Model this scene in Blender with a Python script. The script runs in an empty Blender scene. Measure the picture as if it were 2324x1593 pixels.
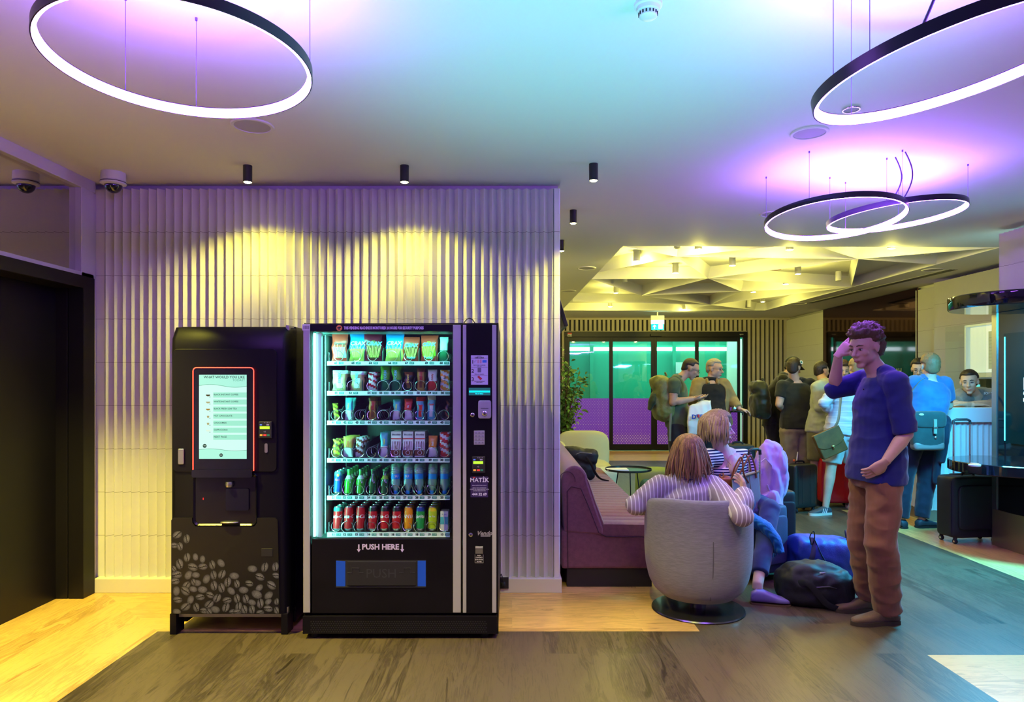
import bpy, bmesh, math, random
from mathutils import Vector as V, Matrix, noise
random.seed(7)
S = bpy.context.scene; COL = S.collection
PI = math.pi
# ---------------------------------------------------------------- camera calibration
F = 1550.0; HC = 1.483; YH = 870.0; CX = 1162.0; CEIL = 2.92
def P(px, py, Y): return V(((px-CX)*Y/F, Y, HC+(YH-py)*Y/F))      # a pixel at a known depth -> world point
def at_z(px, py, z):
    Y = F*(z-HC)/(YH-py); return V(((px-CX)*Y/F, Y, z))
# ---------------------------------------------------------------- materials
MATS = {}
def mat(name, col, rough=.5, metal=0., emit=None, es=0., bump=None, var=None, spec=.5, coat=0., sheen=0., trans=0., alpha=1., stretch=None, ior=1.45):
    if name in MATS: return MATS[name]
    m = bpy.data.materials.new(name); m.use_nodes = True
    nt = m.node_tree; b = nt.nodes['Principled BSDF']
    c = tuple(col)+(1,)
    b.inputs['Base Color'].default_value = c; b.inputs['Roughness'].default_value = rough
    b.inputs['Metallic'].default_value = metal; b.inputs['Specular IOR Level'].default_value = spec
    b.inputs['Coat Weight'].default_value = coat; b.inputs['IOR'].default_value = ior
    if sheen: b.inputs['Sheen Weight'].default_value = sheen
    if trans: b.inputs['Transmission Weight'].default_value = trans
    if alpha < 1: b.inputs['Alpha'].default_value = alpha
    if emit: b.inputs['Emission Color'].default_value = tuple(emit)+(1,); b.inputs['Emission Strength'].default_value = es
    if bump or var:
        tc = nt.nodes.new('ShaderNodeTexCoord'); mp = nt.nodes.new('ShaderNodeMapping')
        nt.links.new(tc.outputs['Object'], mp.inputs[0])
        if stretch: mp.inputs['Scale'].default_value = stretch
    if var:
        n = nt.nodes.new('ShaderNodeTexNoise'); n.inputs['Scale'].default_value = var[0]; n.inputs['Detail'].default_value = 4
        nt.links.new(mp.outputs[0], n.inputs['Vector'])
        r = nt.nodes.new('ShaderNodeValToRGB'); k = var[1]
        r.color_ramp.elements[0].position = .35; r.color_ramp.elements[1].position = .65
        r.color_ramp.elements[0].color = tuple(x*(1-k) for x in col)+(1,)
        r.color_ramp.elements[1].color = tuple(min(1, x*(1+k)) for x in col)+(1,)
        nt.links.new(n.outputs[0], r.inputs[0]); nt.links.new(r.outputs[0], b.inputs['Base Color'])
    if bump:
        n = nt.nodes.new('ShaderNodeTexNoise'); n.inputs['Scale'].default_value = bump[0]; n.inputs['Detail'].default_value = 5
        nt.links.new(mp.outputs[0], n.inputs['Vector'])
        bp = nt.nodes.new('ShaderNodeBump'); bp.inputs['Strength'].default_value = bump[1]; bp.inputs['Distance'].default_value = .01
        nt.links.new(n.outputs[0], bp.inputs['Height']); nt.links.new(bp.outputs[0], b.inputs['Normal'])
    MATS[name] = m; return m
def glass(name, tint=(1, 1, 1), refl=.12, rough=.02, dens=0.):
    if name in MATS: return MATS[name]
    m = bpy.data.materials.new(name); m.use_nodes = True; nt = m.node_tree; nt.nodes.clear()
    o = nt.nodes.new('ShaderNodeOutputMaterial'); mx = nt.nodes.new('ShaderNodeMixShader')
    t = nt.nodes.new('ShaderNodeBsdfTransparent'); g = nt.nodes.new('ShaderNodeBsdfGlossy'); lw = nt.nodes.new('ShaderNodeLayerWeight')
    t.inputs[0].default_value = tuple(tint)+(1,); g.inputs['Roughness'].default_value = rough; lw.inputs[0].default_value = .5
    mr = nt.nodes.new('ShaderNodeMapRange'); mr.inputs[3].default_value = refl; mr.inputs[4].default_value = min(1, refl+.6)
    pw = nt.nodes.new('ShaderNodeMath'); pw.operation = 'POWER'; pw.inputs[1].default_value = 4
    nt.links.new(lw.outputs['Facing'], pw.inputs[0]); nt.links.new(pw.outputs[0], mr.inputs[0]); nt.links.new(mr.outputs[0], mx.inputs[0])
    nt.links.new(t.outputs[0], mx.inputs[1])
    if dens:
        d = nt.nodes.new('ShaderNodeBsdfDiffuse'); d.inputs[0].default_value = tuple(tint)+(1,); m2 = nt.nodes.new('ShaderNodeMixShader'); m2.inputs[0].default_value = dens
        nt.links.new(t.outputs[0], m2.inputs[1]); nt.links.new(d.outputs[0], m2.inputs[2]); nt.links.new(m2.outputs[0], mx.inputs[1])
    nt.links.new(g.outputs[0], mx.inputs[2]); nt.links.new(mx.outputs[0], o.inputs[0])
    MATS[name] = m; return m
def stripes(name, c1, c2, axis, period, duty=.5, rough=.8, soft=0., warp=0., c3=None):
    """cloth with woven stripes: a procedural step along an axis (object coordinates)"""
    m = mat(name, c1, rough, spec=.2); nt = m.node_tree; b = nt.nodes['Principled BSDF']
    tc = nt.nodes.new('ShaderNodeTexCoord'); sp = nt.nodes.new('ShaderNodeSeparateXYZ')
    src = tc.outputs['Object']
    if warp:
        n = nt.nodes.new('ShaderNodeTexNoise'); n.inputs['Scale'].default_value = 5; mixv = nt.nodes.new('ShaderNodeVectorMath'); mixv.operation = 'MULTIPLY_ADD'
        mixv.inputs[1].default_value = (warp,)*3
        nt.links.new(tc.outputs['Object'], n.inputs['Vector']); nt.links.new(n.outputs['Color'], mixv.inputs[0]); nt.links.new(tc.outputs['Object'], mixv.inputs[2]); src = mixv.outputs[0]
    nt.links.new(src, sp.inputs[0])
    d = nt.nodes.new('ShaderNodeMath'); d.operation = 'DIVIDE'; d.inputs[1].default_value = period; nt.links.new(sp.outputs[axis], d.inputs[0])
    fr = nt.nodes.new('ShaderNodeMath'); fr.operation = 'FRACT'; nt.links.new(d.outputs[0], fr.inputs[0])
    st = nt.nodes.new('ShaderNodeMath'); st.operation = 'LESS_THAN'; st.inputs[1].default_value = duty; nt.links.new(fr.outputs[0], st.inputs[0])
    mx = nt.nodes.new('ShaderNodeMix'); mx.data_type = 'RGBA'; mx.inputs[6].default_value = tuple(c1)+(1,); mx.inputs[7].default_value = tuple(c2)+(1,)
    nt.links.new(st.outputs[0], mx.inputs[0]); nt.links.new(mx.outputs[2], b.inputs['Base Color'])
    return m
def attr_mat(name, rough=.5, spec=.3):
    m = mat(name, (1, 1, 1), rough, spec=spec); nt = m.node_tree
    a = nt.nodes.new('ShaderNodeVertexColor'); a.layer_name = 'print'; nt.links.new(a.outputs[0], nt.nodes['Principled BSDF'].inputs['Base Color']); return m
def wood(name, c1, c2, along='Y', rough=.35, plank=(1.25, .18)):
    m = mat(name, c1, rough, spec=.5); nt = m.node_tree; b = nt.nodes['Principled BSDF']; L = nt.links.new; N = nt.nodes.new
    tc = N('ShaderNodeTexCoord'); mp = N('ShaderNodeMapping'); L(tc.outputs['Object'], mp.inputs[0])
    if along == 'Y': mp.inputs['Rotation'].default_value = (0, 0, PI/2)
    br = N('ShaderNodeTexBrick'); L(mp.outputs[0], br.inputs[0]); br.inputs['Scale'].default_value = 1
    br.inputs['Brick Width'].default_value = plank[0]; br.inputs['Row Height'].default_value = plank[1]; br.inputs['Mortar Size'].default_value = .0012; br.offset = .37
    br.inputs['Color1'].default_value = (0, 0, 0, 1); br.inputs['Color2'].default_value = (1, 1, 1, 1); br.inputs['Mortar'].default_value = (.2, .2, .2, 1); br.inputs['Bias'].default_value = 0
    m2 = N('ShaderNodeMapping'); L(mp.outputs[0], m2.inputs[0]); m2.inputs['Scale'].default_value = (1.2, 9, 1)
    off = N('ShaderNodeVectorMath'); off.operation = 'MULTIPLY_ADD'; off.inputs[1].default_value = (7, 5, 3)
    L(br.outputs['Color'], off.inputs[0]); L(m2.outputs[0], off.inputs[2])
    n1 = N('ShaderNodeTexNoise'); n1.inputs['Scale'].default_value = 1.3; n1.inputs['Detail'].default_value = 8; n1.inputs['Roughness'].default_value = .68; n1.inputs['Distortion'].default_value = 1.2; L(off.outputs[0], n1.inputs['Vector'])
    wv = N('ShaderNodeMath'); wv.operation = 'MULTIPLY'; wv.inputs[1].default_value = 34; L(n1.outputs[0], wv.inputs[0])
    sn = N('ShaderNodeMath'); sn.operation = 'SINE'; L(wv.outputs[0], sn.inputs[0])
    m3 = N('ShaderNodeMapping'); L(mp.outputs[0], m3.inputs[0]); m3.inputs['Scale'].default_value = (6, 160, 1)
    n2 = N('ShaderNodeTexNoise'); n2.inputs['Scale'].default_value = 1; n2.inputs['Detail'].default_value = 4; L(m3.outputs[0], n2.inputs['Vector'])
    a1 = N('ShaderNodeMath'); a1.operation = 'MULTIPLY_ADD'; a1.inputs[1].default_value = .12; L(sn.outputs[0], a1.inputs[0]); L(n1.outputs[0], a1.inputs[2])
    a2 = N('ShaderNodeMath'); a2.operation = 'MULTIPLY_ADD'; a2.inputs[1].default_value = .55; L(n2.outputs[0], a2.inputs[0]); L(a1.outputs[0], a2.inputs[2])
    a3 = N('ShaderNodeMath'); a3.operation = 'MULTIPLY_ADD'; a3.inputs[1].default_value = .28; L(br.outputs['Color'], a3.inputs[0]); L(a2.outputs[0], a3.inputs[2])
    rp = N('ShaderNodeValToRGB'); rp.color_ramp.elements[0].position = .55; rp.color_ramp.elements[1].position = 1.2 if False else .98
    rp.color_ramp.elements[0].color = tuple(c1)+(1,); rp.color_ramp.elements[1].color = tuple(c2)+(1,)
    L(a3.outputs[0], rp.inputs[0]); L(rp.outputs[0], b.inputs['Base Color'])
    bp = N('ShaderNodeBump'); bp.inputs['Strength'].default_value = .12; bp.inputs['Distance'].default_value = .004; L(a2.outputs[0], bp.inputs['Height']); L(bp.outputs[0], b.inputs['Normal'])
    return m
def tile_mat(name, col, z0, dz, rough=.42):
    m = mat(name, col, rough, spec=.4); nt = m.node_tree; b = nt.nodes['Principled BSDF']; L = nt.links.new; N = nt.nodes.new
    tc = N('ShaderNodeTexCoord'); sp = N('ShaderNodeSeparateXYZ'); L(tc.outputs['Object'], sp.inputs[0])
    a = N('ShaderNodeMath'); a.operation = 'SUBTRACT'; a.inputs[1].default_value = z0; L(sp.outputs[2], a.inputs[0])
    d = N('ShaderNodeMath'); d.operation = 'DIVIDE'; d.inputs[1].default_value = dz; L(a.outputs[0], d.inputs[0])
    f = N('ShaderNodeMath'); f.operation = 'FRACT'; L(d.outputs[0], f.inputs[0])
    s = N('ShaderNodeMath'); s.operation = 'LESS_THAN'; s.inputs[1].default_value = .009; L(f.outputs[0], s.inputs[0])
    nz = N('ShaderNodeTexNoise'); nz.inputs['Scale'].default_value = 6; L(tc.outputs['Object'], nz.inputs['Vector'])
    mx0 = N('ShaderNodeMix'); mx0.data_type = 'RGBA'; mx0.inputs[6].default_value = tuple(x*.93 for x in col)+(1,); mx0.inputs[7].default_value = tuple(col)+(1,); L(nz.outputs[0], mx0.inputs[0])
    mx = N('ShaderNodeMix'); mx.data_type = 'RGBA'; mx.inputs[7].default_value = (.16, .15, .15, 1); L(mx0.outputs[2], mx.inputs[6]); L(s.outputs[0], mx.inputs[0]); L(mx.outputs[2], b.inputs['Base Color'])
    return m
# ---------------------------------------------------------------- mesh builder
ORG = {}
class MB:
    def __init__(s): s.v = []; s.f = []; s.m = []; s.c = None
    def add(s, vs, fs, mi=0):
        o = len(s.v); s.v += [V(x) for x in vs]; s.f += [tuple(i+o for i in f) for f in fs]; s.m += [mi]*len(fs); return s
    def box(s, a, b, mi=0, M=None):
        x0, y0, z0 = a; x1, y1, z1 = b
        vs = [V(p) for p in ((x0,y0,z0),(x1,y0,z0),(x1,y1,z0),(x0,y1,z0),(x0,y0,z1),(x1,y0,z1),(x1,y1,z1),(x0,y1,z1))]
        if M: vs = [M @ p for p in vs]
        return s.add(vs, [(0,3,2,1),(4,5,6,7),(0,1,5,4),(1,2,6,5),(2,3,7,6),(3,0,4,7)], mi)
    def cbox(s, c, d, mi=0, M=None):
        c = V(c); h = V(d)/2; return s.box(c-h, c+h, mi, M)
    def quad(s, a, b, c, d, mi=0): return s.add([a, b, c, d], [(0,1,2,3)], mi)
    def loft(s, rings, mi=0, cap=True, closed=True, loop=False):
        n = len(rings[0]); vs = [p for r in rings for p in r]; fs = []
        K = len(rings); kk = K if loop else K-1
        for i in range(kk):
            a = i*n; b = ((i+1) % K)*n
            for j in range(n if closed else n-1):
                j2 = (j+1) % n; fs.append((a+j, a+j2, b+j2, b+j))
        if cap and not loop: fs.append(tuple(range(n-1, -1, -1))); fs.append(tuple((K-1)*n+j for j in range(n)))
        return s.add(vs, fs, mi)
    def tube(s, pts, r, n=8, mi=0, cap=True, flat=None, loop=False, up=None):
        pts = [V(p) for p in pts]; K = len(pts)
        rs = r if isinstance(r, (list, tuple)) else [r]*K
        rings = []; pu = V(up) if up else None
        for i, p in enumerate(pts):
            if loop: t = pts[(i+1) % K]-pts[i-1]
            else: t = pts[min(i+1, K-1)]-pts[max(i-1, 0)]
            if t.length < 1e-9: t = V((0,0,1))
            t.normalize()
            if pu is None: pu = V((0,0,1)) if abs(t.z) < .9 else V((1,0,0))
            u = pu-t*pu.dot(t)
            if u.length < 1e-6: u = V((1,0,0))-t*t.x
            u.normalize()
            if not up: pu = u
            w = t.cross(u); k = flat or 1.
            rings.append([p+(u*math.cos(2*PI*j/n)*k+w*math.sin(2*PI*j/n))*rs[i] for j in range(n)])
        return s.loft(rings, mi, cap, loop=loop)
    def lathe(s, prof, c=(0,0,0), n=32, mi=0, M=None, mis=None, a0=0., a1=2*PI, cap=True):
        c = V(c); full = abs(a1-a0-2*PI) < 1e-6; k = n if full else n+1; vs = []; fs = []; ms = []
        for r, z in prof:
            for j in range(k):
                a = a0+(a1-a0)*j/n; p = V((r*math.cos(a), r*math.sin(a), z)); vs.append((M @ p if M else p)+c)
        for i in range(len(prof)-1):
            for j in range(n):
                j2 = (j+1) % k if full else j+1; fs.append((i*k+j, i*k+j2, (i+1)*k+j2, (i+1)*k+j)); ms.append(mis[i] if mis else mi)
        o = len(s.v); s.v += vs; s.f += [tuple(q+o for q in f) for f in fs]; s.m += ms
        if cap and full:
            for i, rev in ((0, True), (len(prof)-1, False)):
                if prof[i][0] > 1e-5:
                    idx = [o+i*k+j for j in range(k)]; s.f.append(tuple(reversed(idx)) if rev else tuple(idx)); s.m.append(ms[0] if rev else ms[-1])
        return s
    def sq(s, c, r, e=(1., 1.), M=None, nu=24, nv=14, mi=0, fn=None):
        """superellipsoid: e<1 boxy"""
        c = V(c); vs = []; sg = lambda x, p: math.copysign(abs(x)**p, x)
        for i in range(nv+1):
            ph = -PI/2+PI*i/nv
            for j in range(nu):
                th = 2*PI*j/nu
                q = V((r[0]*sg(math.cos(ph), e[1])*sg(math.cos(th), e[0]), r[1]*sg(math.cos(ph), e[1])*sg(math.sin(th), e[0]), r[2]*sg(math.sin(ph), e[1])))
                if fn: q = fn(q)
                vs.append(c+(M @ q if M else q))
        fs = []
        for i in range(nv):
            for j in range(nu): fs.append((i*nu+j, i*nu+(j+1) % nu, (i+1)*nu+(j+1) % nu, (i+1)*nu+j))
        return s.add(vs, fs, mi)
    def prism(s, poly, a, b, axis=2, mi=0, M=None):
        def mk(p, h):
            q = [p[0], p[1]]; q.insert(axis, h); q = V(q); return M @ q if M else q
        n = len(poly); vs = [mk(p, a) for p in poly]+[mk(p, b) for p in poly]
        return s.add(vs, [tuple(range(n-1,-1,-1)), tuple(range(n, 2*n))]+[(i, (i+1) % n, n+(i+1) % n, n+i) for i in range(n)], mi)
    def torus(s, c, R, r, n=48, k=8, M=None, mi=0):
        c = V(c); rings = []
        for i in range(n):
            a = 2*PI*i/n; rings.append([c+((M or Matrix.Identity(3)) @ V(((R+r*math.cos(2*PI*j/k))*math.cos(a), (R+r*math.cos(2*PI*j/k))*math.sin(a), r*math.sin(2*PI*j/k)))) for j in range(k)])
        return s.loft(rings, mi, loop=True)
    def mesh(s, name, mats, smooth=40, fixn=True):
        me = bpy.data.meshes.new(name); me.from_pydata([tuple(v) for v in s.v], [], s.f)
        for m in (mats if isinstance(mats, (list, tuple)) else [mats]): me.materials.append(m)
        for p, mi in zip(me.polygons, s.m): p.material_index = mi
        bm = bmesh.new(); bm.from_mesh(me); bmesh.ops.remove_doubles(bm, verts=bm.verts, dist=1e-6)
        if fixn: bmesh.ops.recalc_face_normals(bm, faces=bm.faces)
        bm.to_mesh(me); bm.free()
        if smooth:
            me.polygons.foreach_set('use_smooth', [True]*len(me.polygons)); me.set_sharp_from_angle(angle=math.radians(smooth))
        me.update(); return me
    def build(s, name, mats, parent=None, smooth=40, bevel=0., seg=2, world=False, fixn=True):
        o = None
        if parent is not None: off = ORG.get(parent.name, V((0,0,0)))
        elif world or not s.v: off = V((0,0,0))
        else:
            xs = [v.x for v in s.v]; ys = [v.y for v in s.v]; off = V(((min(xs)+max(xs))/2, (min(ys)+max(ys))/2, min(v.z for v in s.v)))
        if off.length: s.v = [v-off for v in s.v]
        o = bpy.data.objects.new(name, s.mesh(name, mats, smooth, fixn)); COL.objects.link(o)
        if parent is not None: o.parent = parent; ORG[o.name] = off
        else: o.location = off; ORG[o.name] = off
        if bevel:
            b = o.modifiers.new('bevel', 'BEVEL'); b.width = bevel; b.segments = seg; b.limit_method = 'ANGLE'; b.angle_limit = math.radians(38)
        return o
def tag(o, label=None, cat=None, group=None, kind=None):
    if label: o['label'] = label
    if cat: o['category'] = cat
    if group: o['group'] = group
    if kind: o['kind'] = kind
    return o
def thing(name, label, cat, loc, rz=0, group=None, local=False):
    o = bpy.data.objects.new(name, None); COL.objects.link(o); o.empty_display_size = .1
    o.location = loc; o.rotation_euler = (0, 0, rz); ORG[o.name] = V((0,0,0)) if local else V(loc)
    return tag(o, label, cat, group)
def struct(mb, name, mats, **k): return tag(mb.build(name, mats, world=True, **k), kind='structure')
def copy_tree(o, parent=None):
    c = o.copy(); COL.objects.link(c); c.parent = parent
    for ch in list(o.children): copy_tree(ch, c)
    return c
def frame_of(fwd, up=(0,0,1)):
    """rotation whose local y is fwd, z near up, x to the right of fwd"""
    f = V(fwd).normalized(); u = V(up); x = f.cross(u).normalized(); z = x.cross(f).normalized()
    return Matrix((x, f, z)).transposed()
_tx = {}
def text_mesh(t, size, align='CENTER', extrude=0., bold=0., shear=0., space=1.):
    k = (t, size, align, extrude, bold, shear, space)
    if k in _tx: return _tx[k]
    cu = bpy.data.curves.new('lettering', 'FONT'); cu.body = t; cu.size = size; cu.align_x = align; cu.align_y = 'CENTER'; cu.extrude = extrude; cu.offset = bold; cu.shear = shear; cu.resolution_u = 2; cu.space_character = space
    o = bpy.data.objects.new('tmp', cu); me = bpy.data.meshes.new_from_object(o); bpy.data.objects.remove(o)
    vs = [v.co.copy() for v in me.vertices]; fs = [tuple(p.vertices) for p in me.polygons]; bpy.data.meshes.remove(me)
    _tx[k] = (vs, fs); return _tx[k]
def text(mb, t, size, org, ux=(1,0,0), uy=(0,0,1), mi=0, wrap=None, xs=1., **k):
    vs, fs = text_mesh(t, size, **k); ux = V(ux); uy = V(uy); org = V(org); out = []
    for v in vs:
        if wrap:   # wrap = (radius) around an axis uy through org, facing -uz
            uz = ux.cross(uy); a = v.x/wrap; out.append(org+ux*math.sin(a)*wrap+uz*math.cos(a)*wrap+uy*v.y)
        else: out.append(org+ux*v.x*xs+uy*v.y)
    mb.add(out, fs, mi); return mb
def light(kind, name, loc, energy, color, size=.1, aim=None, angle=None, blend=.5, sy=None, parent=None):
    l = bpy.data.lights.new(name, kind); l.energy = energy; l.color = color
    if kind == 'AREA':
        l.size = size
        if sy: l.shape = 'RECTANGLE'; l.size_y = sy
    elif kind == 'SPOT': l.spot_size = math.radians(angle or 90); l.spot_blend = blend; l.shadow_soft_size = size
    else: l.shadow_soft_size = size
    o = bpy.data.objects.new(name, l); COL.objects.link(o); o.location = loc
    if aim is not None: o.rotation_euler = (V(aim)-V(loc)).to_track_quat('-Z', 'Y').to_euler()
    return o
# ---------------------------------------------------------------- camera
cam = bpy.data.cameras.new('camera'); co = bpy.data.objects.new('camera', cam); COL.objects.link(co)
co.location = (0, 0, HC); co.rotation_euler = (PI/2, 0, 0); cam.sensor_width = 36; cam.lens = F/2324*36; cam.shift_y = (YH-796.5)/2324; cam.clip_start = .05
S.camera = co
S.view_settings.view_transform = 'Standard'; S.view_settings.look = 'None'; S.view_settings.gamma = 1; S.view_settings.exposure = .12; S.view_settings.use_curve_mapping = False
S.cycles.use_denoising = True; S.cycles.max_bounces = 5; S.cycles.diffuse_bounces = 3; S.cycles.glossy_bounces = 3; S.cycles.transmission_bounces = 3; S.cycles.transparent_max_bounces = 10
S.cycles.caustics_reflective = False; S.cycles.caustics_refractive = False; S.cycles.sample_clamp_indirect = 4; S.cycles.use_adaptive_sampling = True; S.cycles.adaptive_threshold = .04; S.cycles.time_limit = 1150
w = bpy.data.worlds.new('world'); S.world = w; w.use_nodes = True
w.node_tree.nodes['Background'].inputs[0].default_value = (.30, .14, .66, 1); w.node_tree.nodes['Background'].inputs[1].default_value = .36
# ---------------------------------------------------------------- shared materials
white_paint = mat('ceiling paint', (.78, .78, .76), .7, bump=(180, .02))
tile = tile_mat('ribbed wall tile', (.74, .72, .73), .083, .31)
grey_tile = tile_mat('grey ribbed tile', (.42, .42, .4), .083, .31)
dark_wood = wood('dark oak floor', (.022, .014, .008), (.105, .076, .045), 'Y', .38)
oak_y = wood('light oak floor along', (.34, .19, .05), (.74, .46, .15), 'Y', .34)
oak_x = wood('light oak floor across', (.34, .19, .05), (.74, .46, .15), 'X', .34)
black_metal = mat('black powder coat', (.007, .006, .009), .42, spec=.35, bump=(400, .02))
black_gloss = mat('black gloss', (.006, .006, .008), .06, spec=.6, coat=.5)
black_plastic = mat('black plastic', (.015, .014, .018), .5)
dark_rubber = mat('dark rubber', (.012, .012, .012), .8)
chrome = mat('chrome', (.7, .7, .72), .18, 1.)
steel = mat('brushed steel', (.5, .5, .5), .35, 1., bump=(300, .03), stretch=(1, 1, 20))
white_plastic = mat('white plastic', (.75, .75, .76), .4)
silver_paint = mat('silver grey panel', (.42, .4, .45), .45, .25)
beige = mat('beige panel', (.5, .45, .36), .6, var=(3, .05))
slot_dark = mat('dark recess', (.02, .018, .022), .7)
lamp_yel = mat('yellow lamp lens', (1, 1, 1), .5, emit=(1, .93, .35), es=60)
ring_glow = mat('violet led diffuser', (1, 1, 1), .5, emit=(.36, .10, 1), es=110)
# ================================================================ the setting
def poly(mb, pts, z, mi=0, up=True): mb.add([V((x, y, z)) for x, y in pts], [tuple(range(len(pts)))], mi)
fl = MB()
XL, XR, YB = -2.12, 1.123, 4.085
poly(fl, [(-3.3,-3),(XL,-3),(XL,YB),(-3.3,5.24)], 0, 1)                       # oak strip along the left wall
poly(fl, [(XL,YB),(XR,YB),(XR,4.9),(.2,5.1),(-3.3,5.24)], 0, 2)               # oak band along the tiled wall
poly(fl, [(.2,5.1),(XR,4.9),(XR,13.1),(.2,13.1)], 0, 1)
poly(fl, [(XL,-3),(2.268,-3),(2.268,3.73),(3.855,3.73),(3.855,8),(6.6,8),(6.6,13.1),(XR,13.1),(XR,YB),(XL,YB)], 0, 0)
poly(fl, [(2.268,-3),(6.6,-3),(6.6,3.73),(2.268,3.73)], 0, 2)
poly(fl, [(3.855,3.73),(6.6,3.73),(6.6,8),(3.855,8)], 0, 1)
poly(fl, [(.2,13.1),(6.6,13.1),(6.6,15.1),(.2,15.1)], 0, 2)
struct(fl, 'floor', [dark_wood, oak_y, oak_x], smooth=0)
# ceiling with the opening of the coffered part
A, B, C_, D = (1.163,7.15), (5.16,7.21), (4.985,13.46), (.98,13.46)
ce = MB(); z = CEIL
x0, x1, y0, y1 = -3.3, 6.6, -3, 15.1
poly(ce, [(x0,y0),(x1,y0),(x1,B[1]),B,A,(x0,A[1])], z); poly(ce, [(x0,A[1]),A,D,(x0,D[1])], z); poly(ce, [B,(x1,B[1]),(x1,C_[1]),C_], z); poly(ce, [(x0,D[1]),D,C_,(x1,C_[1]),(x1,y1),(x0,y1)], z)
RZ = 3.07
for a, b in ((A,B),(B,C_),(C_,D),(D,A)):
    ce.quad((a[0],a[1],z),(b[0],b[1],z),(b[0],b[1],RZ),(a[0],a[1],RZ))
poly(ce, [A,B,C_,D], RZ)
struct(ce, 'ceiling', white_paint, smooth=0)
# fins of the coffer: every blade runs between two nodes read off the underside plane
def cp(px, py):
    q = at_z(px, py, CEIL); return (q.x, q.y)
n = dict(A=A, B=B, C=C_, D=D, N1=cp(1536,582.6), L1=cp(1356,618.7), L2=cp(1342.6,633.5), N2=cp(1607,631.7), N3=cp(1456,671), N4=cp(1682,661), N5=cp(1612,691.8),
         L3=cp(1300,684), F1=cp(1765,559), F2=cp(1857,559.5), N6=cp(1948,588), N7=cp(2131,601), N8=cp(1932,651), N9=cp(1764.8,641), R1=cp(1713,703.5), R2=cp(1558,703.5))
fin = MB()
for e in 'A N1,L1 N1,N1 F1,N1 N2,N1 N6,L2 N2,N2 N6,N2 N9,N9 N8,N2 N4,L2 N3,N3 N2,N3 N5,N4 N5,N4 N8,N5 N8,N3 N4,L3 N5,N5 R1,N5 R2,F2 N6,N6 B,N6 N7,N6 N8'.split(','):
    a, b = (V(n[k]+(0,)) for k in e.split()); d = (b-a).normalized(); s = V((-d.y, d.x, 0))*.045
    # a blade: knife edge below, wider where it meets the recess
    fin.add([a+V((0,0,CEIL)), b+V((0,0,CEIL)), b+s+V((0,0,RZ)), a+s+V((0,0,RZ)), a-s+V((0,0,RZ)), b-s+V((0,0,RZ))], [(0,1,2,3),(1,0,4,5),(0,3,4),(1,5,2)])
struct(fin, 'trim_1', white_paint, smooth=0)
# back wall: zigzag tiles
PK, VL, ZT = 4.865, 4.915, 2.873
bw = MB(); pts = [(-3.02, 4.9), (-2.925, 4.9)]
x = -2.925; p = .0612
while x < .27:
    pts += [(x+p/2, PK), (x+p, VL)]; x += p
pts += [(.300, PK), (.335, PK+.004), (.343, PK+.012), (.343, 4.975), (-3.02, 4.975)]
bw.prism(pts, .095, ZT, mi=0)
struct(bw, 'wall_back', tile, smooth=0)
wb = MB(); wb.box((-3.05, 4.975, 0), (.335, 5.1, CEIL)); struct(wb, 'wall_back.001', mat('cove plaster', (.7, .68, .72), .6), smooth=0)
sw = MB(); sw.box((.1, 5.1, 0), (.343, 15.1, CEIL)); struct(sw, 'wall_side', mat('side plaster', (.6, .57, .5), .6, var=(2, .04)), smooth=0)
bb = MB(); bb.box((-2.96, 4.83, 0), (.352, 4.975, .1)); struct(bb, 'baseboard_back', mat('painted plinth', (.66, .62, .6), .45), bevel=.003, smooth=0)
# left wall, mirror over the door
lw = MB(); lw.box((-3.2, 1.5, 2.255), (-3.03, 4.975, CEIL)); lw.box((-3.2, 4.835, 0), (-3.0, 4.975, 2.3)); lw.box((-3.2, -1, 0), (-3.03, 3.0, 2.255))
struct(lw, 'wall_left', tile, smooth=0)
lav = mat('lavender painted trim', (.68, .64, .7), .45)
t = MB(); t.box((-3.03, 1.5, 2.84), (-2.975, 4.88, CEIL)); t.box((-3.03, 1.5, 2.222), (-2.975, 4.86, 2.256)); t.box((-3.03, 4.72, 2.222), (-2.975, 4.86, 2.84)); t.box((-3.0, 4.835, 0), (-2.985, 4.9, 2.84))
struct(t, 'trim_2', lav, bevel=.003, smooth=0)
mr = MB(); mr.box((-3.029, 1.6, 2.25), (-3.018, 4.72, 2.845)); struct(mr, 'window_1', mat('mirror glass', (.8, .78, .8), .015, 1.), smooth=0)
dr = MB(); dr.box((-3.19, 1.5, 0), (-3.14, 4.70, 2.16)); struct(dr, 'door_1', mat('black door leaf', (.006, .005, .009), .4, spec=.3), smooth=0)
df = MB(); df.box((-3.19, 4.70, 0), (-3.06, 4.83, 2.222)); df.box((-3.055, 4.70, 0), (-2.95, 4.83, 2.222)); df.box((-3.19, 1.5, 2.14), (-2.95, 4.70, 2.222)); struct(df, 'trim_3', black_metal, bevel=.003, smooth=0)
sg = MB(); sg.box((-3.13, 3.2, 2.02), (-3.10, 4.06, 2.13)); tag(sg.build('door_closer', white_plastic, bevel=.004), 'pale grey door closer box high on the black door', 'door closer')
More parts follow.
